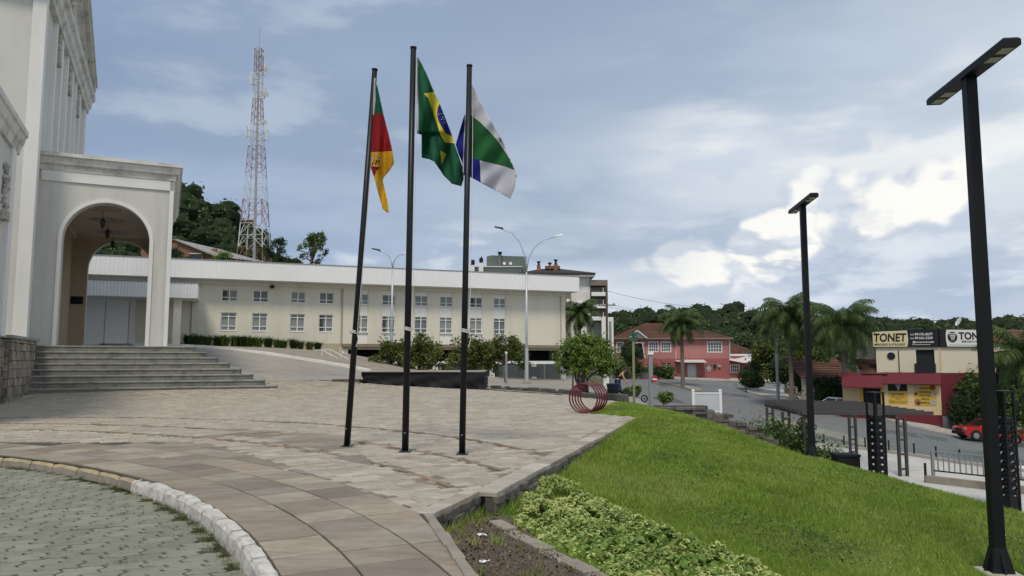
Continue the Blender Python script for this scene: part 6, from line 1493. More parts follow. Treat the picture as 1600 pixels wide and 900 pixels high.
# ------------------------------------------------------------ apartment block behind the cream building
mat('apt_grey', (.68,.66,.62), .85, .05, .5, dirt=(.3,.3,.29), dscale=.4, damt=.4, streak=True); mat('apt_green', (.125,.15,.145), .85, .06, .5); mat('apt_brown', (.20,.165,.145), .85, .08, .5); mat('slate_roof', (.045,.04,.038), .85, .2, 2, .3, 12); mat('brick_red', (.22,.115,.08), .9, .2, 5, .3, 20)
def apartments():
    Y0 = 96; sc = Y0/FPX; X = lambda px: (px-800)*sc-6.0
    Z = lambda y: 1.6-(y-561)*sc*1.005
    t = thing('apartment_block', 'tall pale apartment block with dark hip roof, brick chimneys and balconies', 'building', (6,Y0,0)); b = lambda mb, n_, m_, p=t: mb.build(n_, m_, p)
    wn = [(X(910),X(919),Z(457.5),Z(449.5)), (X(885),X(890),Z(476),Z(468)), (X(885),X(889),Z(493),Z(488))]
    mb = MB(); wall_holes(mb, X(840), X(922.5), 0, Z(429), 0, .3, wn[:1]); b(mb, 'wall', 'apt_grey'); b(MB().box(X(880), X(892), -.35, -.02, 0, Z(452)), 'brown_bay', 'apt_brown')
    for (a, c_, z0, z1) in wn: f = b(MB().box(a, c_, -.40 if a < X(900) else -.02, .1, z0, z1), 'shutter', 'frame_white'); MB().box(a, c_, -.42 if a < X(900) else -.04, -.36 if a < X(900) else -.02, (z0+z1)/2-.02, (z0+z1)/2+.02).build('slat', 'grille', f)
    b(MB().box(X(903), X(911), -.02, .1, Z(476), Z(469)), 'shutter', 'frame_white')
    # balcony stack
    b(MB().box(X(922.5), X(949), 2.2, 2.5, 0, Z(446)), 'recess_wall', 'white_wall'); b(MB().box(X(922.5), X(949.5), -.5, 2.4, Z(447), Z(438.5)), 'roof_box', 'apt_brown')
    for k, y in enumerate((463.5, 482.5, 501.5)):
        s = b(MB().box(X(924), X(948.5), -.6, -.45, Z(y), Z(y-6)), 'balcony_front', 'white_wall'); MB().box(X(924), X(949), -.45, 2.2, Z(y+1.2), Z(y)).build('balcony_slab', 'apt_brown', s)
        b(MB().box(X(928), X(938), 2.1, 2.2, Z(y-1), Z(y-13)), 'balcony_door', 'frame_white'); b(MB().box(X(928.5), X(933), 2.02, 2.1, Z(y-2), Z(y-9)), 'door_opening', 'dark_void')
        b(MB().box(X(942), X(943), -.4, -.3, Z(y), Z(y-13)), 'balcony_post', 'apt_grey')
    b(MB().box(X(948), X(949.3), -.6, -.3, 0, Z(446)), 'corner_column', 'apt_brown'); b(MB().box(X(947.5), X(949), -.2, 2.4, 0, Z(446)), 'end_wall', 'apt_grey')
    b(MB().box(X(938), X(956), -1.5, -1.2, 0, Z(497)), 'low_white_block', 'white_wall')
    ze, zr = Z(428), Z(413)
    mb = MB(); mb.add([(X(811),-1,ze),(X(930),-1,ze),(X(880),5,zr),(X(848),5,zr),(X(811),11,ze),(X(930),11,ze)], [(0,1,2,3),(1,5,2),(4,0,3),(5,4,3,2)]); mb.box(X(811), X(930), -1, 11, ze-.25, ze-.02); b(mb, 'hip_roof', 'slate_roof'); b(MB().box(X(812), X(929), -.9, 10.9, ze-.45, ze-.26), 'eaves', 'white_wall')
    for px, y0, y1, w_ in ((843,418,405,3), (870.5,417,402,3), (861,415,407,1.6)):
        c_ = b(MB().box(X(px-w_), X(px+w_), 2, 2.6, Z(y0+3), Z((y0+y1)/2)), 'chimney', 'brick_red'); MB().lathe([(.2,Z((y0+y1)/2)), (.12,Z(y1+3)), (.25,Z(y1+2)), (.25,Z(y1))], X(px), 2.3, 8).build('cowl', 'iron', c_)
    b(MB().box(X(854), X(878), 3, 4, Z(416), Z(411)), 'roof_tank_box', 'brick_red')
    t = thing('penthouse_block', 'flat dark green grey block with two dishes rising above the white fascia', 'building', (-1,Y0+3,0)); X = lambda px: (px-800)*(Y0+3)/FPX+1.0
    Z = lambda y: 1.6-(y-561)*(Y0+3)/FPX*1.005
    b(MB().add([(X(760),0,0),(X(824),0,0),(X(824),8,0),(X(760),8,0),(X(760),0,Z(401)),(X(767),0,Z(399)),(X(823),0,Z(401)),(X(823),8,Z(401)),(X(760),8,Z(400))], [(0,1,6,5,4),(1,2,7,6),(2,3,8,7),(3,0,4,8),(4,5,6,7,8)]), 'tower_wall', 'apt_green', t)
    b(MB().box(X(742), X(815), -1.5, -.05, 0, Z(420)), 'lower_wall', 'apt_green', t); b(MB().box(X(741), X(816), -1.6, -.05, Z(420), Z(418.5)), 'ledge', 'apt_grey', t)
    b(MB().box(X(778.5), X(783), -.5, -.02, Z(418), Z(399)), 'chimney_shaft', 'apt_green', t); b(MB().lathe([(.3,Z(399)), (.18,Z(397)), (.32,Z(395.5)), (.30,Z(394))], X(781), -.2, 8), 'cowl', 'iron', t)
    for px in (787, 797): b(MB().tube([(X(px),-.3,Z(412.5)), (X(px)+.1,-.45,Z(412.3))], [.18,.2], 12), 'dish', 'frame_white', t)
    for px, w_ in ((739.5,3), (752.5,3.4)):
        c_ = b(MB().box(X(px-w_), X(px+w_), -2.4, -1.7, 0, Z(418 if px < 745 else 414.5)), 'white_chimney', 'white_wall', t); zt = Z(418 if px < 745 else 414.5); MB().lathe([(.26,zt), (.22,zt+.25), (.3,zt+.3), (.22,zt+.7), (.1,zt+.75)], X(px), -2.05, 8).build('cowl', 'iron', c_)
    b(MB().tube([(X(753),-2.05,Z(412)), (X(753),-2.05,Z(403))], .05, 5), 'flue', 'iron', t)
apartments()
def brick_house():
    Y0 = 112; sc = Y0/FPX; X = lambda px: (px-800)*sc+47
    Z = lambda y: 1.6-(y-561)*sc*1.0-0
    t = thing('brick_house', 'orange brick house with long corrugated roof below the wooded hill', 'house', (-47,Y0,0)); b = lambda mb, n_, m_: mb.build(n_, m_, t)
    b(MB().xz([(X(215),Z(430)), (X(313),Z(430)), (X(313),Z(393)), (X(272),Z(374)), (X(215),Z(374))], 0, .3), 'gable_wall', 'brick_red')
    b(MB().box(X(313), X(345), .4, .7, Z(430), Z(396)), 'side_wall', 'brick_red'); b(MB().box(X(292), X(311), -.1, .0, Z(404), Z(396)), 'window', 'pane_dark'); b(MB().box(X(292), X(311), -.12, -.02, Z(396), Z(395)), 'lintel', 'frame_white')
    b(MB().add([(X(270),-.5,Z(373)),(X(340),-.5,Z(401)),(X(392),6,Z(401)),(X(300),9,Z(374)),(X(270),-.5,Z(375)),(X(340),-.5,Z(403))], [(0,1,2,3),(4,5,1,0)]), 'roof', 'roof_grey'); b(MB().box(X(322), X(329), 1, 1.6, Z(396), Z(386)), 'chimney', 'brick_red'); b(MB().box(X(215), X(275), -.3, 6, Z(374), Z(373)), 'roof', 'roof_grey')
mat('roof_grey', (.30,.29,.28), .8, .15, 1.5, dirt=(.18,.15,.13), dscale=.5, damt=.6)
brick_house()
# ------------------------------------------------------------ telecom mast
mat('mast_red', (.30,.14,.11), .6, .1, 3); mat('mast_white', (.62,.62,.62), .6, .05, 3); mat('antenna', (.55,.56,.56), .6, .05, 3)
def mast():
    Y0 = 130; sc = Y0/FPX; Z = lambda y: at(400, y, Y0).z
    zb = Z(420); t = thing('telecom_mast', 'tall red and white lattice telecom mast with antennas on the hillside', 'mast', (at(397,405,Y0).x, Y0, zb))
    lv = [(420,49,'mast_red'), (388,42.5,'mast_white'), (351,38.5,'mast_red'), (314,33.5,'mast_white'), (274,28.5,'mast_red'), (230,22.5,'mast_white'), (192,17.5,'mast_red'), (156,13.5,'mast_white'), (115,12.5,'mast_red'), (77,12.0,None)]
    ox = lambda y: (at(397+(405-397)*(405-y)/330, y, Y0).x-t.location.x)
    for i in range(len(lv)-1):
        y0, w0, m_ = lv[i]; y1, w1, _ = lv[i+1]; z0, z1 = Z(y0)-zb, Z(y1)-zb; a0, a1 = w0*sc/2*.88, w1*sc/2*.88; x0, x1 = ox(y0), ox(y1)
        mb = MB(); r_ = .085 if i < 4 else .055
        c0 = [(x0+sx*a0, sy*a0, z0) for sx, sy in ((-1,-1),(1,-1),(1,1),(-1,1))]; c1 = [(x1+sx*a1, sy*a1, z1) for sx, sy in ((-1,-1),(1,-1),(1,1),(-1,1))]
        n = 1 if i < 1 else (2 if i < 4 else 3)
        lev = [[Vector(p).lerp(Vector(q), k/n) for p, q in zip(c0, c1)] for k in range(n+1)]
        for p, q in zip(c0, c1): mb.tube([p, q], r_, 5)
        for k in range(n):
            for j in range(4):
                A_, B_, C_, D_ = lev[k][j], lev[k][(j+1) % 4], lev[k+1][(j+1) % 4], lev[k+1][j]
                if i < 3: 
                    md = (A_+B_)/2 if i == 2 else (C_+D_)/2
                    for q in ((C_, D_) if i == 2 else (A_, B_)): mb.tube([tuple(md), tuple(q)], .05, 4)
                else: mb.tube([tuple(A_), tuple(C_)], .026, 4); mb.tube([tuple(B_), tuple(D_)], .026, 4)
                mb.tube([tuple(D_), tuple(C_)], .04, 4)
        mb.build('lattice_section', m_, t)
    MB().tube([(ox(420),0,0), (ox(300),0,Z(300)-zb), (ox(77),0,Z(77)-zb)], [.28,.22,.16], 6).build('cable_run', 'grille', t)
    MB().tube([(ox(77),0,Z(77)-zb), (ox(45),0,Z(42)-zb)], .05, 5).build('spire', 'grille', t)
    for px, y in ((393,123), (385,205), (417,210), (413,145), (414,108)):
        p = at(px, y, Y0-1.2)-t.location; o = MB().bbox(p.x-.18, p.x+.18, p.y-.1, p.y+.1, p.z-1.1, p.z+1.1, .05).build('panel_antenna', 'antenna', t); xc = ox(y); MB().tube([(xc,0,p.z-.9), (p.x,p.y,p.z-.9)], .06, 4).build('bracket', 'grille', o); MB().tube([(xc,0,p.z+.2), (p.x,p.y,p.z+.2)], .05, 4).build('bracket', 'grille', o)
    for px, y, r_ in ((415,108,.5), (414,148,.55), (412,192,.45), (410,86,.35)):
        p = at(px, y, Y0-1)-t.location; o = MB().tube([(p.x,p.y,p.z), (p.x+.35,p.y-.3,p.z)], [r_*.6, r_], 12).build('drum_antenna', 'antenna', t); MB().tube([(ox(y),0,p.z), (p.x,p.y,p.z)], .06, 4).build('bracket', 'grille', o)
mast()
# ------------------------------------------------------------ utility poles and wires
mat('pole_wood', (.10,.085,.075), .9, .2, 4); mat('pole_pale', (.40,.39,.37), .85, .1, 3); mat('wire', (.03,.03,.03), .7, .05, 4)
def upole(px, ytop, Y, label, m_, h=10.5, arm=True):
    p = at(px, ytop, Y); t = thing('utility_pole', label, 'utility pole', (p.x, Y, p.z-h)); MB().tube([(0,0,0), (0,0,h)], [.17,.11], 8).build('pole', m_, t)
    if arm: MB().beam((-1.0,0,h-2.2), (1.0,0,h-2.2), .1, .12).build('crossarm', m_, t)
    for k in range(3): MB().lathe([(.05,h-2.14), (.07,h-2.05), (.03,h-1.95)], -.8+k*.8, 0, 6).build('insulator', 'iron', t)
    return p
p1_ = upole(947.5, 446, 82, 'brown utility pole with crossarm in front of the apartment balconies', 'pole_wood', 11.5); p2_ = upole(1211, 478, 72, 'pale concrete utility pole among the palms left of the market', 'pole_pale', 10.4, False)
t = thing('street_light_pole', 'grey pole standing close beside the brown utility pole', 'utility pole', (at(953.5,505,80).x,80,-1.2)); MB().tube([(0,0,0), (0,0,at(953.5,502,80).z+1.2)], .13, 8).build('pole', 'grey_metal', t)
def wire(a, b_, sag, lab):
    a = Vector(a); b_ = Vector(b_); pts = [tuple(a.lerp(b_, s_)-Vector((0,0,sag*4*s_*(1-s_)))) for s_ in np.linspace(0, 1, 13)]
    o = MB().tube([tuple(Vector(q)-a) for q in pts], .022, 4).build('wire', 'wire'); o.location = a; tag(o, lab, 'wire', 'overhead wires along the street')
for k, (dz, dx) in enumerate(((-.6,0), (-2.2,-.8), (-2.2,.8))): wire(p1_+Vector((dx,0,dz)), p2_+Vector((dx*.3,0,-.3-k*.5)), .7, ('highest', 'left lower', 'right lower')[k]+' thin wire from the brown pole crossarm to the pale pole')
for k, dz in enumerate((-.3, -.9, -3.6, -5.0)): wire(p2_+Vector((0,0,dz)), (45, 55, (4.6, 3.6, .6, -.1)[k]), .6, ('highest thin wire above the market sign', 'thin wire crossing the market sign boards', 'thin wire crossing the cream upper wall of the market', 'lowest thin wire crossing the market balcony')[k])
# ------------------------------------------------------------ vehicles
mat('car_red', (.42,.012,.015), .3, .03, 2, spec=.5, coat=.6); mat('car_white', (.68,.68,.68), .3, .03, 2, spec=.5, coat=.5); mat('car_glass', (.015,.018,.02), .1, .05, 2, spec=.6); mat('chrome', (.5,.5,.5), .25, .05, 3, metal=.8); mat('tail', (.35,.01,.01), .3, .05, 3)
def wheel(parent, x, y, r=.33, w=.2):
    o = MB().tube([(x,y-w/2,r), (x,y-w/2+.03,r), (x,y+w/2-.03,r), (x,y+w/2,r)], [r*.94, r, r, r*.94], 20).build('wheel', 'rubber', parent)
    s_ = -1 if y < 0 else 1; mb = MB(); mb.tube([(x,y+s_*(w/2-.01),r), (x,y+s_*(w/2+.012),r)], [r*.64, r*.60], 16); mb.build('rim', 'chrome', o)
    mb = MB()
    for k in range(5): a = k*6.283/5+.3; mb.beam((x+.07*math.cos(a), y+s_*(w/2+.014), r+.07*math.sin(a)), (x+r*.5*math.cos(a+.2), y+s_*(w/2+.014), r+r*.5*math.sin(a+.2)), .012, .045, up=(0,1,0))
    mb.build('spoke_gap', 'rubber', o)
def shell(parent, name, m_, prof, hw, inset=0.0, zc=0.0, seg=True):
    """closed side profile (x,z) lofted across the width: full width in the middle, drawn in at the sides"""
    n = len(prof); vs = []; lay = [(-hw,1.0), (-hw*.97,.0), (hw*.97,.0), (hw,1.0)]
    cx = sum(p[0] for p in prof)/n; cz = sum(p[1] for p in prof)/n
    for y, k in ((-hw+.0,.965), (-hw+.06,1.0), (hw-.06,1.0), (hw,.965)):
        vs += [(cx+(x-cx)*k, y, cz+(z-cz)*k) for x, z in prof]
    fs = [[i*n+j, i*n+(j+1)%n, (i+1)*n+(j+1)%n, (i+1)*n+j] for i in range(3) for j in range(n)]+[list(range(n-1,-1,-1)), list(range(3*n,4*n))]
    return MB().add(vs, fs).build(name, m_, parent)
def cabin(parent, m_, x0, x1, tx0, tx1, zb, zt, hw, ht):
    """tapering greenhouse with dark glass on every side"""
    q = [(x0,-hw,zb),(x1,-hw,zb),(x1,hw,zb),(x0,hw,zb),(tx0,-ht,zt),(tx1,-ht,zt),(tx1,ht,zt),(tx0,ht,zt)]
    o = MB().add(q, [(3,2,1,0),(4,5,6,7),(0,1,5,4),(1,2,6,5),(2,3,7,6),(3,0,4,7)]).build('cabin', m_, parent)
    V_ = [Vector(p) for p in q]
    def pane(a, b_, c_, d_, m0, m1, t0, t1, out):
        p = lambda u, v: (a.lerp(b_, u)).lerp(d_.lerp(c_, u), v)+Vector(out)*.012
        MB().add([tuple(p(m0,t0)), tuple(p(m1,t0)), tuple(p(m1,t1)), tuple(p(m0,t1))], [(0,1,2,3)]).build('car_window', 'car_glass', o)
    pane(V_[3],V_[0],V_[4],V_[7], .06,.94,.08,.92, (-1,0,.4)); pane(V_[1],V_[2],V_[6],V_[5], .06,.94,.1,.9, (1,0,.4))
    for a, b_, c_, d_, s_ in ((V_[0],V_[1],V_[5],V_[4],-1), (V_[3],V_[2],V_[6],V_[7],1)):
        pane(a,b_,c_,d_,.06,.50,.08,.88,(0,s_,.2)); pane(a,b_,c_,d_,.54,.93,.08,.88,(0,s_,.2))
    MB().bbox(tx0+.03, tx1-.03, -ht+.03, ht-.03, zt-.005, zt+.035, .03).build('roof', m_, o)
def arches(parent, xs, hw, r=.40):
    for x in xs:
        for s_ in (-1, 1): MB().xz([(x+r*math.cos(a), .33+r*math.sin(a)) for a in np.linspace(-.5, math.pi+.5, 18)], s_*(hw+.004)-.006, s_*(hw+.004)+.006).build('wheel_arch', 'rubber', parent)
def pickup():
    X, Y = .622*56.2, 56.0; za, zb_ = float(Rz(X-1.35,Y)), float(Rz(X+1.35,Y)); t = thing('pickup_truck', 'small red pickup truck parked facing left below the market', 'pickup', (X, Y-.9, (za+zb_)/2+.03)); t.rotation_euler = (0, math.atan2(za-zb_, 2.7), R(-2))
    # front towards -x
    shell(t, 'body', 'car_red', [(-2.18,.32),(-2.2,.62),(-2.12,.80),(-1.95,.90),(-1.1,1.0),(-.95,1.02),(.55,1.02),(.6,1.06),(2.12,1.06),(2.16,.98),(2.16,.42),(2.05,.32),(-2.0,.26)], .84)
    cabin(t, 'car_red', -1.15, .75, -.42, .42, 1.0, 1.56, .80, .64)
    arches(t, (-1.38, 1.38), .84, .42)
    for x in (-1.38, 1.38):
        for y in (-.78, .78): wheel(t, x, y, .34)
    MB().box(.8, 2.06, -.70, .70, 1.055, 1.066).build('load_bed', 'rubber', t)
    for s_ in (-1, 1):
        MB().bbox(-2.19, -1.9, s_*.62-.17, s_*.62+.17, .68, .84, .03).build('headlight', 'chrome', t); MB().box(2.13, 2.175, s_*.72-.09, s_*.72+.09, .62, 1.0).build('tail_light', 'tail', t); MB().bbox(-.85, -.68, s_*.92-.09, s_*.92+.09, 1.02, 1.16, .02).build('mirror', 'car_red', t)
    MB().box(-2.24, -2.1, -.8, .8, .28, .50).build('front_bumper', 'rubber', t); MB().box(2.1, 2.24, -.78, .78, .30, .46).build('rear_bumper', 'rubber', t); MB().box(-2.215, -2.18, -.45, .45, .55, .72).build('grille', 'rubber', t)
    for x in (-.12, .64): MB().box(x-.006, x+.006, -.846, -.84, .42, 1.0).build('door_seam', 'rubber', t)
    MB().box(.38, .54, -.856, -.842, .86, .89).build('door_handle', 'rubber', t)
pickup()
def sedan():
    X, Y = 27.8, 65.0; t = thing('white_car', 'white car parked behind the pergola in front of the market', 'car', (X, Y, float(Rz(X,Y))+.03)); t.rotation_euler = (0, R(4), R(-28))
    shell(t, 'body', 'car_white', [(-2.05,.30),(-2.1,.55),(-2.0,.72),(-1.0,.90),(1.35,.95),(1.95,.92),(2.05,.75),(2.05,.35),(1.9,.26),(-1.9,.24)], .82)
    cabin(t, 'car_white', -1.05, 1.75, -.35, .95, .9, 1.42, .78, .58); arches(t, (-1.3, 1.3), .82, .38)
    for x in (-1.3, 1.3):
        for y in (-.76, .76): wheel(t, x, y, .31)
    for s_ in (-1, 1): MB().bbox(-2.1, -1.85, s_*.6-.16, s_*.6+.16, .58, .72, .03).build('headlight', 'chrome', t); MB().box(2.02, 2.065, s_*.65-.12, s_*.65+.12, .62, .82).build('tail_light', 'tail', t)
    MB().box(-2.13, -2.02, -.7, .7, .28, .44).build('front_bumper', 'rubber', t)
sedan()
# low garden walls left of the market
def garden_fence():
    t = thing('garden_wall', 'low grey garden wall with railings under the palms by the kerb', 'wall', (30.6,80,-2.2))
    pts = [(30.4,83.0), (31.0,76), (31.8,70.5)]
    for i in range(2):
        a, b_ = Vector(pts[i])-Vector((30.6,80)), Vector(pts[i+1])-Vector((30.6,80)); za, zb_ = float(Rz(*pts[i]))+2.2, float(Rz(*pts[i+1]))+2.2
        MB().beam((a.x,a.y,za+.4), (b_.x,b_.y,zb_+.4), .2, .9).build('wall_panel', 'grey_concrete', t)
        for k in range(5): q = a.lerp(b_, k/5); zz = za+(zb_-za)*k/5; MB().box(q.x-.12, q.x+.12, q.y-.12, q.y+.12, zz-.2, zz+1.15).build('pier', 'pale_concrete', t)
    h = thing('low_house', 'low beige house wall between the palms left of the market entrance', 'house', (29,66.5,-3))
    MB().box(-2.5, 2.2, 1.5, 1.8, -.6, 3.0).build('wall', 'cream2', h); MB().box(-2.5, 2.2, 1.42, 1.49, -.6, .9).build('skirting', 'slate_blue', h)
    tiled_roof(h, [(-2.8,1.0,2.9), (2.4,1.0,2.9), (2.4,6,4.8), (-2.8,6,4.8)]); MB().box(.2, 1.2, 1.38, 1.5, 1.2, 2.3).build('window', 'pane_dark', h)
garden_fence()
# ------------------------------------------------------------ hills and woods
def LH(x, y):
    g = np.interp(x, [-260,-130,-90,-73,-60,-45,-20,0,40], [62,46,37,25,17,11,6,2,-2])
    return np.clip((np.asarray(y, float)-78)/122, 0, 1.15)**.9*g
def RH(x, y):
    y = np.asarray(y, float); x = np.asarray(x, float)
    top = np.interp(x, [-40,0,40,75,88,100,130,150,180,215,250,330], [0,6,12,13.5,15.5,13.5,10.5,9.5,8,8.5,13,17])
    return -4+(top+4)*sst(150, 330, y)
def hill(name, xs, ys, f, zo, mt):
    X, Y = np.meshgrid(xs, ys); Z = f(X, Y)+zo; n, m = X.shape; i = np.arange(n*m).reshape(n, m)
    tag(npmesh(name, np.c_[X.ravel(), Y.ravel(), Z.ravel()], np.stack([i[:-1,:-1], i[:-1,1:], i[1:,1:], i[1:,:-1]], -1).reshape(-1,4), mt, smooth=True), kind='structure')
mat('forest_floor', (.03,.045,.016), 1, .3, .2)
hill('hill', np.arange(-260, -19, 6.0), np.arange(80, 330, 6.0), LH, .3, 'forest_floor')
hill('hill', np.arange(-40, 340, 8.0), np.arange(140, 420, 8.0), RH, 0, 'forest_floor')
def forest(name, label, pts, seed, cards=240, lm='leaf_far'):
    r = np.random.default_rng(seed); var = []
    for k in range(7):
        bl = [(0,0,.75,.8,.8,.55)]+[(r.uniform(-.55,.55), r.uniform(-.55,.55), r.uniform(.45,1.15), r.uniform(.35,.6), r.uniform(.35,.6), r.uniform(.3,.45)) for _ in range(6)]
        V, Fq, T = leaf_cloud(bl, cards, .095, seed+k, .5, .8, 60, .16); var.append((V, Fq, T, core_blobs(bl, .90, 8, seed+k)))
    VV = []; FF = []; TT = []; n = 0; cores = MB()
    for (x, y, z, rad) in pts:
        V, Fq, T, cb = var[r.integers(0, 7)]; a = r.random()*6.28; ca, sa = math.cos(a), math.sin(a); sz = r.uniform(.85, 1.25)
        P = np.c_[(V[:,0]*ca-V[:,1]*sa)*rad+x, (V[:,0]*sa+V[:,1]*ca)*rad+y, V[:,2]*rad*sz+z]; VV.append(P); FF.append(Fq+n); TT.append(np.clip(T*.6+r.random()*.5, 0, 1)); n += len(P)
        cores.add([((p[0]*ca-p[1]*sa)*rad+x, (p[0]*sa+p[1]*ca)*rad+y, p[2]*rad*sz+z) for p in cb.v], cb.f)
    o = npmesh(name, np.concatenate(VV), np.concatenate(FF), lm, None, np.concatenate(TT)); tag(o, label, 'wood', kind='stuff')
    c_ = cores.build('shaded_inside', 'core_shade', o); tag(c_, kind='stuff')  # dark lumps added inside the crowns to block light
def scatter(n, x0, x1, y0, y1, f, r0, r1, seed, cond=None):
    r = np.random.default_rng(seed); out = []
    while len(out) < n:
        x, y = r.uniform(x0, x1), r.uniform(y0, y1)
        if cond and not cond(x, y): continue
        rad = r.uniform(r0, r1); out.append((x, y, float(f(x, y)), rad))
    return out
forest('hill_wood', 'dense dark wood covering the hill behind the telecom mast', scatter(230, -150, -44, 132, 235, LH, 3.6, 6.0, 3, lambda x, y: x < -52-(y-132)*.08)+scatter(14, -62, -50, 119, 124, lambda x, y: LH(x,y)-1.5, 2.0, 3.0, 5), 21)
forest('far_wood', 'long wooded ridge on the horizon behind the street', scatter(820, 12, 290, 195, 352, RH, 3.8, 6.8, 4, lambda x, y: x < .78*y+10 and x > .09*y), 41, 190)
forest('near_wood', 'rounded green trees on the lower slope behind the pink house', scatter(120, 20, 150, 128, 190, lambda x, y: RH(x,y)-.5, 3.0, 5.0, 8, lambda x, y: .12*y < x < .78*y), 61, 260, 'leaf_far')
# ------------------------------------------------------------ single trees
def bigtree(label, px, ytop, Y, hw, h, seed, lm='leaf_dark', airy=False, lean=0, group=None, ext=0.0):
    p = at(px, ytop, Y); r = random.Random(seed); bl = []
    for k in range(16):
        f_ = r.random(); z = h*(.35+.6*f_); q = hw*(1-abs(f_-.45))*.75; bl.append((r.uniform(-q,q)+lean*z/h, r.uniform(-q,q), z, hw*.34, hw*.34, hw*.28))
    tr = [([(0,0,-3), (lean*.2,0,h*.3), (lean*.55,.1,h*.6), (lean,0,h*.85)], [.35,.28,.18,.06])]+[([(lean*.3,0,h*.35), (b[0]*.6,b[1]*.6,b[2]*.85), b[:3]], [.16,.08,.03]) for b in bl[:9]]
    return branchy_tree('tree', label, 'tree', (p.x, Y, p.z-h), tr, bl, 2200 if not airy else 1900, hw*.075, lm, seed, group, 120, .30 if not airy else .22, shell=.2)
bigtree('dark tree beside the foot of the telecom mast', 434, 374, 118, 2.1, 6.5, 5)
bigtree('airy wind swept tree standing against the sky right of the mast', 486, 357, 120, 2.7, 8.5, 6, 'leaf_mid', True, .9)
bigtree('pale green bushy tree peeking over the white fascia by the brick house', 352, 396, 108, 1.9, 4, 8, 'leaf_fresh')
bigtree('dark shrub in front of the orange brick wall', 279, 388, 104, 1.6, 4, 9, 'leaf_dark')
# four trees in front of the cream building
for i, (px, yt, w, h, ybase) in enumerate(((606,525,1.35,2.6,583), (655,516,2.1,3.4,590), (728,517,2.1,3.3,592), (790,519,1.9,3.3,596))):
    Y = 54.5-(i == 0)*.5; p = at(px, yt, Y); zg = at(px, ybase, Y).z; H = p.z-zg; r = random.Random(i+40); bl = []
    for k in range(15):
        a = r.random()*6.28; q = r.random()**.5*w*.8; z = H*.30+r.random()*H*.58*(1-q/w*.40); bl.append((q*math.cos(a), q*math.sin(a), z, w*.30, w*.30, w*.36))
    tr = [([(0,0,-.3), (.05,0,H*.3), (0,.05,H*.45)], [.12,.1,.08])]+[([(0,0,H*.35), (b[0]*.5,b[1]*.5,(b[2]+H*.35)/2), (b[0],b[1],b[2]+.25)], [.06,.04,.012]) for b in bl[:12]]
    branchy_tree('small_tree', ('smallest, thin olive tree left in the row before the cream building', 'broad olive tree second in the row before the cream building', 'olive tree third in the row, behind the right flagpole', 'olive tree at the right end of the row by the tall street lamp')[i], 'tree', (p.x, Y, zg), tr, bl, (1700,4600,4400,4200)[i], .12, 'leaf_olive', 50+i, 'trees in front of the cream building', 150, .26, shell=.15)
def round_tree():
    Y = 38.0; b = at(914, 608, Y); P = lambda px, y: at(px, y, Y)-b
    bl = []
    for px, y, r_, dy in ((917,552,1.05,0), (892,552,.82,-.3), (943,556,.9,.2), (902,537,.66,.2), (932,540,.68,-.2), (885,570,.58,.3), (954,569,.58,-.2), (945,578,.5,.3), (903,568,.6,-.4), (925,562,.8,-.6), (917,546,.85,.6)):
        q = P(px, y); bl.append((q.x, dy*1.2, q.z, r_, r_, r_*.8))
    tr = []
    for px, y in ((893,560), (905,548), (918,545), (930,550), (944,562), (925,535)):
        q = P(px, y); s_ = P(908+(px-917)*.35, 592); tr.append(([(.05*(px-917)*.1,0,-.3), tuple(s_), (q.x*.75, .1, (q.z+s_.z)/2), tuple(q)], [.075,.065,.05,.02]))
    t = branchy_tree('round_tree', 'rounded bright green multi stemmed tree at the far corner of the plaza', 'tree', b, tr, bl, 9500, .075, 'leaf_fresh', 77, None, 380, .17, shell=.35)
    core_blobs(bl, .5, 8, 3).build('crown_shade_core', 'core_shade', t)  # added dark core, keeps light from passing through the crown
round_tree()
branchy_tree('sapling', 'thin dark stemmed young tree left of the rounded green tree', 'tree', at(895,606,44), [([(0,0,-.2), (.02,0,1.0), (.06,0,2.2)], [.05,.045,.03])], [(.05,0,2.4,.6,.6,.5)], 500, .08, 'leaf_mid', 31, None, 30, .3)
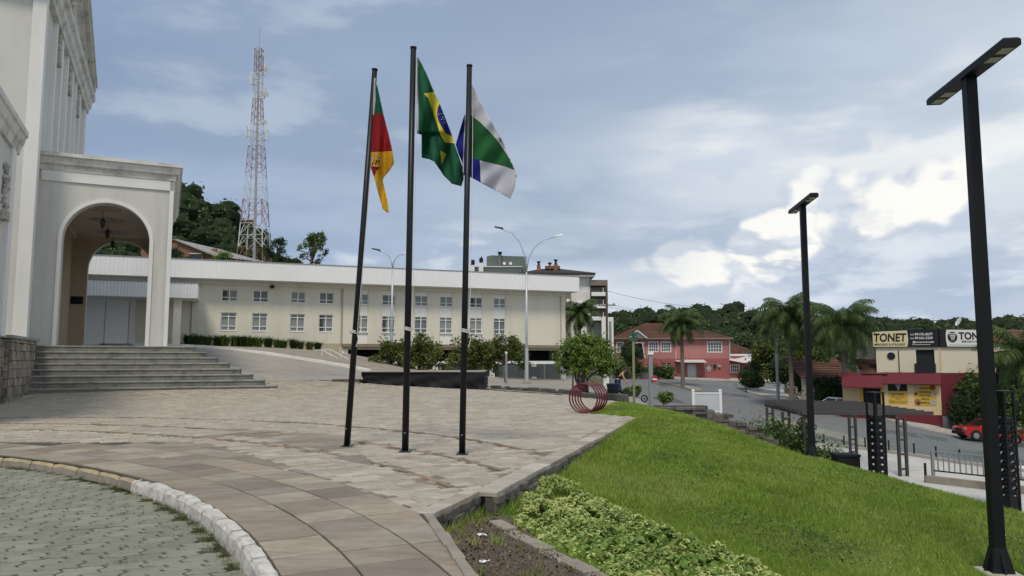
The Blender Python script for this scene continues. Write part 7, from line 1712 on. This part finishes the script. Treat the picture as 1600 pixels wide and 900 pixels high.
# ------------------------------------------------------------ palms
def palm(label, px, ybase, Y, ytrunk, L, n, seed, droop=1.0, bx=None, name='palm_tree', dx=0.0):
    b = at(px, ybase, Y); top = at(px, ytrunk, Y); h = top.z-b.z; t = thing(name, label, 'palm tree', b, 0, 'palm trees along the street'); r = random.Random(seed)
    k = max(6, int(h/.45)); MB().tube([(dx*(i/k)**2, 0, -.4+(h+.4)*i/k) for i in range(k+1)], [.24-.08*i/k+(.012 if i % 2 else 0) for i in range(k+1)], 9).build('trunk', 'palm_bark', t, True)
    MB().lathe([(.16,h-.5), (.22,h-.2), (.20,h+.2), (.05,h+.6)], dx, 0, 8).build('crown_shaft', 'leaf_olive', t)
    for i in range(n):
        az = i*2.39996+r.uniform(-.25,.25); el = R(82-112*(i/n)+r.uniform(-8,8)); bend = R(r.uniform(75,115))*droop; Lf = L*r.uniform(.82,1.1); m = 14
        pts = []; p = Vector((dx,0,h+.1)); hd = Vector((math.cos(az), math.sin(az), 0))
        for s_ in range(m+1):
            pts.append(p.copy()); a = el-bend*(s_/m)**1.25; p = p+(hd*math.cos(a)+Vector((0,0,math.sin(a))))*(Lf/m)
        mb = MB(); mb.tube([tuple(q) for q in pts[::2]], [.03,.028,.024,.02,.016,.012,.008,.005], 4)
        side = Vector((-hd.y, hd.x, 0)); V = []; nn = 42
        for q in range(nn):
            s_ = .12+.88*q/nn; i0 = min(int(s_*m), m-1); f_ = s_*m-i0; c_ = pts[i0].lerp(pts[i0+1], f_); tg = (pts[i0+1]-pts[i0]).normalized(); ll = L*.27*(math.sin(math.pi*min(1, s_*.86+.12)))**.6
            for sg in (-1, 1):
                up = tg.cross(side); d = (side*sg*.75+tg*.55+Vector((0,0,-.55*droop))+up*r.uniform(-.35,.35)).normalized(); e = c_+d*ll; mid = c_+d*ll*.5+Vector((0,0,.03)); e.z -= ll*.28; w_ = tg*.036
                mb.add([tuple(c_-w_*.5), tuple(mid-w_), tuple(e), tuple(mid+w_), tuple(c_+w_*.5)], [(0,1,3,4), (1,2,3)], t=min(1, max(0.01, r.random())))
        mb.build('frond', 'leaf_palm', t)
    if n > 26:
        V, Fq, T = leaf_cloud([(dx,0,h-.9,.35,.35,.6)], 150, .16, seed); npmesh('dry_fronds', V, Fq, 'leaf_yellow', t, T)
palm('tall palm on the traffic island in front of the pink house', 1067, 604, 84, 505, 3.2, 34, 1, 1.15)
palm('palm with orange fruit strings left of the farther lamp post', 1238, 640, 68, 496, 3.9, 40, 2, 1.15)
palm('broad palm right of the farther lamp post in front of the market', 1322, 642, 63, 510, 4.0, 40, 3, 1.2)
palm('palm cut by the right edge of the picture', 1612, 700, 44, 560, 3.2, 30, 4, 1.0)
palm('feathery palm between the cream building and the apartment block', 906, 585, 76, 492, 2.6, 28, 5, 1.1)
V_, F_, T_ = leaf_cloud([(0,0,0,.5,.5,.75)], 260, .12, 90); o = npmesh('fruit_cluster', V_, F_, 'leaf_orange' if 'leaf_orange' in MAT else 'leaf_yellow', None, T_); o.location = at(1246, 552, 67.6); tag(o, 'orange yellow fruit strings hanging below the palm crown', 'fruit')
# ------------------------------------------------------------ shrubs
def shrub(label, loc, blobs, n, size, lm, seed, group=None, name='shrub', core=.7, clumps=0):
    V, Fq, T = leaf_cloud(blobs, n, size, seed, .3, .65, clumps); t = thing(name, label, 'shrub', loc, 0, group); npmesh('foliage', V, Fq, lm, t, T); core_blobs(blobs, core, 8, seed).build('shade_core', 'core_shade', t); return t  # dark blobs added within the foliage as its inner shade
p = at(1040,632,33); shrub('small light green bush behind the stone wall beside the grey post', p, [(0,0,.28,.32,.3,.28), (.15,0,.36,.22,.2,.2), (-.16,.05,.34,.2,.2,.2)], 500, .06, 'leaf_fresh', 3)
p = at(1173,606,86); shrub('big round clipped dark bush on the far pavement corner', p, [(0,0,1.25,1.3,1.3,1.25), (.4,-.2,.6,1.1,1.0,.6)], 1500, .16, 'leaf_dark', 4)
p = Vector((11.3,32.6,LZ)); shrub('mounded leafy bush spilling over the bank beside the pergola', p, [(-.6,0,1.1,1.1,.9,1.0), (.4,.3,1.3,.9,.8,.9), (.0,-.5,.6,1.5,.9,.7), (1.3,.2,1.0,.7,.7,.8), (2.0,-.6,.5,.8,.7,.6), (1.4,-.8,.3,1.0,.6,.6)], 4200, .085, 'leaf_mid', 6, None, 'shrub', .75, 160)
p = Vector((12.75,32.6,LZ)); shrub('climber with small yellowish leaves wrapping the left pergola posts', p, [(0,0,1.0,.35,.35,1.0), (.1,.2,1.9,.4,.4,.4), (.35,-.2,.5,.5,.4,.5), (.9,-.6,.25,.6,.4,.35)], 1300, .07, 'leaf_olive', 7, None, 'climber', .4)
for i, (px, y, Y, rx, rz, lm, lab) in enumerate(((985,552,95.5,1.5,1.7,'leaf_dark','dark bushy garden tree in front of the pink porch'), (970,578,94.5,1.2,.8,'leaf_mid','low garden bush at the left of the pink house bank'), (994,576,94.6,1.1,.8,'leaf_dark','low dark garden bush below the pink porch'), (1010,582,96.2,.9,.7,'leaf_mid','garden bush behind the walking pair'), (1030,583,96.4,1.3,1.0,'leaf_dark','dark garden bush under the pink house lower window'), (1042,584,96.0,.9,.8,'leaf_mid','small bush at the right end of the pink house bank'),
      (1197,560,82,2.4,2.0,'leaf_dark','dark spreading garden tree right of the clipped bush'), (1205,546,80,2.0,1.1,'leaf_yellow','yellow green crown above the dark garden tree'), (1225,575,76,1.9,1.9,'leaf_yellow','yellowish garden tree behind the first street palm'), (1258,590,74,1.6,2.0,'leaf_dark','dark garden tree hidden behind the farther lamp post'), (1288,612,66,1.1,1.3,'leaf_dark','dark cone shaped bush by the beige low house'),
      (1284,575,72,1.7,1.8,'leaf_mid','green garden tree between the two street palms'))):
    q = at(px, y, Y); r = random.Random(i); bl = [(0,0,0,rx,rx*.8,rz)]+[(r.uniform(-.6,.6)*rx, r.uniform(-.5,.5)*rx, r.uniform(-.5,.7)*rz, rx*.5, rx*.5, rz*.45) for _ in range(5)]
    shrub(lab, q, bl, 900, .17, lm, 200+i, 'garden greenery across the street', 'garden_bush', .78, 60)
for i, (px, y, Y, rx, rz, lm, lab) in enumerate(((1505,632,58.6,1.2,1.6,'leaf_dark','dark hedge tree directly behind the red pickup cab'), (1520,610,59.4,1.3,1.5,'leaf_mid','leafy tree against the maroon wall above the pickup'), (1560,625,58.2,1.8,2.4,'leaf_dark','tall dark tree behind the pickup bed'), (1590,600,57,1.8,2.2,'leaf_dark','dark tree at the right edge behind the lattice column'), (1612,640,54,1.6,1.8,'leaf_mid','lower green bush at the right edge of the street'))):
    q = at(px, y, Y); r = random.Random(i+60); bl = [(0,0,0,rx,rx*.6,rz)]+[(r.uniform(-.6,.6)*rx, r.uniform(-.4,.4)*rx, r.uniform(-.7,.7)*rz, rx*.5, rx*.4, rz*.4) for _ in range(6)]
    shrub(lab, q, bl, 1300, .15, lm, 300+i, 'trees behind the pickup', 'street_tree', .75, 80)
# garden bank of the pink house
def hbank():
    mb = MB(); vs = []
    for px, y, Y in ((955,566,94.6), (975,571,94.2), (1000,580,94.4), (1025,588,95), (1052,594,96)):
        p = at(px, y, Y); vs += [(p.x, p.y, p.z), (p.x-.3, p.y+4.5, p.z+.9), (p.x, p.y-.2, float(Rz(p.x, p.y))-.3)]
    n = 5; mb.add(vs, [[i*3, (i+1)*3, (i+1)*3+1, i*3+1] for i in range(n-1)]+[[i*3+2, (i+1)*3+2, (i+1)*3, i*3] for i in range(n-1)])
    tag(mb.build('garden_bank', 'wall_stone'), kind='structure')
hbank()
# spiky clumps along the foot of the cream building
def clump_mesh(seed, h=.85, n=130):
    r = random.Random(seed); mb = MB()
    for k in range(n):
        a = r.random()*6.283; l = h*r.uniform(.7,1.15); sp = r.uniform(.2,.95)*h; x0, y0 = r.uniform(-.18,.18), r.uniform(-.18,.18); w = .025; s_ = (-math.sin(a)*w, math.cos(a)*w)
        P = [(x0, y0, 0), (x0+math.cos(a)*sp*.4, y0+math.sin(a)*sp*.4, l*.7), (x0+math.cos(a)*sp, y0+math.sin(a)*sp, l*r.uniform(.75,1.0))]
        mb.add([(P[0][0]-s_[0],P[0][1]-s_[1],0),(P[0][0]+s_[0],P[0][1]+s_[1],0),(P[1][0]+s_[0],P[1][1]+s_[1],P[1][2]),(P[1][0]-s_[0],P[1][1]-s_[1],P[1][2]),P[2]], [(0,1,2,3),(3,2,4)], t=min(1, r.random()+.01))
    return mb
protos = [clump_mesh(s_).build('hedge_plant', ('leaf_dark','leaf_mid','leaf_mid')[s_ % 3]) for s_ in range(3)]
xs = np.linspace(-2.6, 6.9, 16); nth = ('first','second','third','fourth','fifth','sixth','seventh','eighth','ninth','tenth','eleventh','twelfth','thirteenth','fourteenth','fifteenth','sixteenth')
for i, u in enumerate(xs):
    o = protos[i] if i < 3 else protos[i % 3].copy()
    if i >= 3: COL.objects.link(o)
    X, Y = bl2w(u+random.uniform(-.12,.12), WB-1.1+random.uniform(-.2,.2)); s_ = random.uniform(1.0,1.25)*(1-.012*i); o.location = (X, Y, float(Hl(X,Y))+.0); o.scale = (s_*1.15,s_,s_); o.rotation_euler = (0,0,random.random()*6)
    tag(o, f'spiky green plant, {nth[i]} from the left in the hedge row below the cream windows', 'plant', 'hedge row of spiky plants')
# ------------------------------------------------------------ lawn blades, weeds, variegated cover
mat('grass_blade', (.21,.325,.042), .7, .25, .9, tint=.40, alt=[(.25,.36,.05),(.165,.28,.036),(.32,.385,.08)], trans=.22, spec=.2, dirt=(.42,.39,.16), dscale=.45, damt=.5)
def blades(xy, zf, h, w, seed):
    r = np.random.default_rng(seed); n = len(xy); z = zf(xy[:,0], xy[:,1]); a = r.random(n)*6.283; pn = np.sin(xy[:,0]*2.1+1.3*np.sin(xy[:,1]*1.1))*np.cos(xy[:,1]*1.7+.8*np.sin(xy[:,0]*2.9)); hh = h*(.5+.9*r.random(n))*(1+.35*pn); le = hh*(.25+.6*r.random(n)); b = r.random(n)*6.283
    sx, sy = np.cos(a)*w/2, np.sin(a)*w/2
    V = np.stack([np.c_[xy[:,0]-sx, xy[:,1]-sy, z], np.c_[xy[:,0]+sx, xy[:,1]+sy, z], np.c_[xy[:,0]+np.cos(b)*le, xy[:,1]+np.sin(b)*le, z+hh]], 1).reshape(-1,3)
    return V, np.arange(3*n).reshape(n,3), r.random(n)
cover_poly = [tuple(onz(px, py, z)[:2]) for px, py, z in ((772,776,-.22), (800,752,-.25), (862,742,-.26), (905,752,-.28), (935,775,-.32), (1005,802,-.4), (1100,846,-.5), (1240,905,-.55), (1320,960,-.55), (1080,990,-.4), (960,930,-.35), (900,868,-.3), (850,842,-.26), (806,812,-.22))]
def grass():
    r = np.random.default_rng(2); P = []
    lp = [(x, y) for x, y in lawn_poly]
    xy = np.c_[r.uniform(-1, 9.6, 3600000), r.uniform(4.0, 29, 3600000)]
    keep = r.random(len(xy)) < np.minimum(1, (7.5/xy[:,1])**1.5)*.62; xy = xy[keep]; xy = xy[np.abs(xy[:,0]) < .72*xy[:,1]+.3]
    xy = xy[inpoly(xy[:,0], xy[:,1], lp)]; xy = xy[~inpoly(xy[:,0], xy[:,1], bed_poly)]
    ins = inpoly(xy[:,0], xy[:,1], cover_poly); xy = xy[~(ins & (r.random(len(xy)) < .45))]
    for x, y in ((5.74,9.0), (6.98,17.5)): xy = xy[(np.abs(xy[:,0]-x) > .29) | (np.abs(xy[:,1]-y) > .29)]
    fb = np.sin(xy[:,0]*1.9+2.2*np.sin(xy[:,1]*.8))+np.sin(xy[:,1]*2.3+1.7*np.sin(xy[:,0]*1.3))+.6*np.sin(xy[:,0]*7.1+xy[:,1]*5.3)+.5*r.normal(size=len(xy))
    xy = xy[(fb < 2.0) | (r.random(len(xy)) < .25)]
    V, Fq, T = blades(xy, lawn_z, .050, .0045*np.maximum(1, xy[:,1]/7), 3)
    o = npmesh('grass', V, Fq, 'grass_blade', None, T); tag(o, 'mown green grass covering the sloping lawn', 'grass', kind='stuff')
    # clover and broad-leaved weeds in patches
    cl = xy[(np.sin(xy[:,0]*1.7+2)+np.cos(xy[:,1]*1.3)+r.normal(size=len(xy))*.5) > 1.25]; cl = cl[r.random(len(cl)) < min(1, 9000/max(1, len(cl)))]
    n = len(cl); C = np.c_[cl, lawn_z(cl[:,0], cl[:,1])+.02+.03*r.random(n)]; a_ = r.random(n)*6.28; s_ = (.008+.016*r.random(n))[:,None]; u_ = np.c_[np.cos(a_), np.sin(a_), r.normal(size=n)*.3]*s_; v_ = np.c_[-np.sin(a_), np.cos(a_), r.normal(size=n)*.3]*s_
    tag(npmesh('clover', np.stack([C-u_, C-v_, C+u_, C+v_], 1).reshape(-1,3), np.arange(4*n).reshape(n,4), 'leaf_mid', None, r.random(n)), 'darker clover and broad leaved weeds dotted through the lawn', 'weeds', kind='stuff')
    fl = xy[r.random(len(xy)) < 260/len(xy)]; n = len(fl); C = np.c_[fl, lawn_z(fl[:,0], fl[:,1])+.055]; q = .011
    tag(npmesh('lawn_flowers', np.stack([C+[-q,0,0], C+[0,-q,.003], C+[q,0,0], C+[0,q,.003]], 1).reshape(-1,3), np.arange(4*n).reshape(n,4), 'paper_white', None), 'tiny white flowers scattered in the lawn', 'flowers', kind='stuff')
    # ragged verge along the stone edge, and weeds in the joints of the driveway
    pts = []
    for p, q, n in ((EC, ED, 5200), (EA, EB, 160)):
        t_ = r.random(n); off = np.abs(r.normal(size=n))*.05; d = Vector(q)-Vector(p); d.normalize(); pts.append(np.c_[p[0]+(q[0]-p[0])*t_+d.y*(off+.03), p[1]+(q[1]-p[1])*t_-d.x*(off+.03)])
    V, Fq, T = blades(np.concatenate(pts), lawn_z, .13, .008, 4); tag(npmesh('verge_grass', V, Fq, 'grass_blade', None, T), 'longer grass growing along the dark edge wall', 'grass', kind='stuff')
    pts = []
    for k in range(600):
        a = R(r.uniform(12, 62)); c_ = np.array([KC[0]+(KR-.19)*math.cos(a), KC[1]+(KR-.19)*math.sin(a)]); n = r.integers(2, 16); s_ = .02+.03*r.random()
        pts.append(c_+r.normal(size=(n,2))*s_)
    for k in range(80):
        c_ = np.array([r.uniform(-7.5,-1.9), r.uniform(5.2,11)]); 
        if math.hypot(*(c_-np.array(KC))) > KR-.2: continue
        n = r.integers(6, 40); an = R(27); l_ = r.normal(size=n)*.10; pts.append(c_+np.c_[l_*math.cos(an), l_*math.sin(an)]+r.normal(size=(n,2))*.022)
    P_ = np.concatenate(pts); V, Fq, T = blades(P_, lambda x, y: np.full(len(x), DZ-.02), .05, .006, 5); tag(npmesh('joint_weeds', V, Fq, 'weed_blade', None, T), 'mossy weeds growing between the driveway blocks and along the white kerb', 'weeds', kind='stuff')
mat('paper_white', (.6,.6,.55), .8, .05, 5)
mat('weed_blade', (.085,.105,.03), .8, .2, 2, tint=.3, trans=.25)
grass()
mat('cream_rim', (.48,.52,.19), .6, .1, 5, tint=.2, trans=.2); mat('leaf_green2', (.10,.18,.035), .55, .15, 5, tint=.3, trans=.2); mat('leaf_plain', (.15,.24,.045), .55, .15, 5, tint=.3, trans=.2)
def ground_cover():
    r = np.random.default_rng(8); P = np.array(cover_poly); x0, y0 = P.min(0); x1, y1 = P.max(0)
    xy = np.c_[r.uniform(x0, x1, 60000), r.uniform(max(y0, 4.5), y1, 60000)]; xy = xy[inpoly(xy[:,0], xy[:,1], cover_poly)]
    gp = np.sin(xy[:,0]*5.2+1.5*np.sin(xy[:,1]*4.1))+np.sin(xy[:,1]*6.3+1.2*np.sin(xy[:,0]*5.7))+.7*np.sin(xy[:,0]*17+xy[:,1]*13); dd = np.array([nearest_seg(cover_poly+[cover_poly[0]], a, b)[0] for a, b in xy]); xy = xy[(gp < 1.15) & (r.random(len(xy)) < np.clip(dd/.30, .06, 1))]
    n = min(len(xy), 19000); xy = xy[:n]
    dist = np.array([nearest_seg(cover_poly+[cover_poly[0]], a, b)[0] for a, b in xy])
    bump = .5+.28*np.sin(xy[:,0]*6.1+xy[:,1]*3.3)+.22*np.sin(xy[:,0]*13-xy[:,1]*9.7); hgt = np.clip(dist/.4, .12, 1)*(.04+.17*bump)
    z = lawn_z(xy[:,0], xy[:,1])+hgt*(.45+.55*r.random(n)**.5)
    m = 6; ang = np.arange(m)*2*math.pi/m; nr = r.normal(size=(n,3))*.55; nr[:,2] += 1.0; nr[:,1] -= .25; nr /= np.linalg.norm(nr, axis=1)[:,None]
    a = np.cross(nr, r.normal(size=(n,3))); a /= np.linalg.norm(a, axis=1)[:,None]; b = np.cross(nr, a); s_ = ((.012+.020*r.random(n)**1.5)*(1+.45*np.sin(xy[:,0]*4.3+2*np.sin(xy[:,1]*3.1))))[:,None]
    C = np.c_[xy, z]; ring = []
    for k in range(m): ring.append(C+a*s_*math.cos(ang[k])*1.35+b*s_*math.sin(ang[k])*.85+nr*s_*.18)
    inn = [C+(q-C)*.55-nr*s_*.06 for q in ring]
    V = np.stack(inn+ring, 1).reshape(-1,3); base = (np.arange(n)*2*m)[:,None]
    quads = [[0,1,2,3],[0,3,4,5]]+[[k, m+k, m+(k+1) % m, (k+1) % m] for k in range(m)]
    Fq = np.concatenate([base+np.array(q)[None] for q in quads]); 
    patch = np.sin(xy[:,0]*2.3+1)+np.cos(xy[:,1]*2.0)+.5*xy[:,0]; var = r.random(n) < np.clip(.52+.26*(patch-.6), .22, .95)
    mi = np.concatenate([np.where(var, 0, 2)]*2+[np.where(var, 1, 2)]*m); T = np.tile(r.random(n), 8)
    o = npmesh('ground_cover', V, Fq, ['leaf_green2','cream_rim','leaf_plain'], None, T, midx=mi); tag(o, 'cream edged variegated ground cover between bare soil and lawn', 'ground cover', kind='stuff')
ground_cover()
# litter and a few weeds on the bare soil
mat('paper', (.7,.7,.7), .8, .05, 5)
for (px, py, w, lab) in ((753,833,.10,'crumpled white scrap of litter lying higher on the bare soil'), (757,886,.09,'flat white scrap of litter lying lower on the bare soil near the edging')):
    p = onz(px, py, -.17); z = float(lawn_z(p.x, p.y))+.075; mb = MB(); r = random.Random(px); vs = [(p.x+i*w/4-w/2, p.y+j*.02, z+r.uniform(-.008,.014)) for j in range(3) for i in range(5)]
    mb.add(vs, [[j*5+i, j*5+i+1, (j+1)*5+i+1, (j+1)*5+i] for j in range(2) for i in range(4)]); tag(mb.build('litter', 'paper'), lab, 'litter')
def soil_bits():
    r = np.random.default_rng(12); xy = np.c_[r.uniform(-.8, 1.4, 9000), r.uniform(4.5, 9, 9000)]; xy = xy[inpoly(xy[:,0], xy[:,1], bed_poly)]; n = len(xy)
    C = np.c_[xy, lawn_z(xy[:,0], xy[:,1])+.055+r.random(n)*.02]; a = r.normal(size=(n,3)); a /= np.linalg.norm(a, axis=1)[:,None]; b = np.cross(a, r.normal(size=(n,3))); b /= np.linalg.norm(b, axis=1)[:,None]; s_ = (.006+.014*r.random(n)**3)[:,None]
    V = np.stack([C-a*s_, C+b*s_, C+a*s_, C-b*s_*.6+np.array([0,0,.006])], 1).reshape(-1,3); tag(npmesh('soil_debris', V, np.arange(4*n).reshape(n,4), 'soil_bit', None, r.random(n)), 'dry twigs, crumbs and leaf scraps strewn over the bare soil', 'debris', kind='stuff')
    xy2 = xy[:60]; pts = np.concatenate([q+r.normal(size=(r.integers(4,22),2))*.03 for q in xy2]); V, Fq, T = blades(pts, lambda x, y: lawn_z(x, y)+.04, .07, .008, 15); tag(npmesh('bed_weeds', V, Fq, 'grass_blade', None, T), 'small green weeds sprouting in the bare soil', 'weeds', kind='stuff')
mat('soil_bit', (.10,.075,.05), 1, .3, 20, tint=.6, alt=[(.16,.12,.08),(.06,.045,.035),(.22,.18,.12)])
soil_bits()
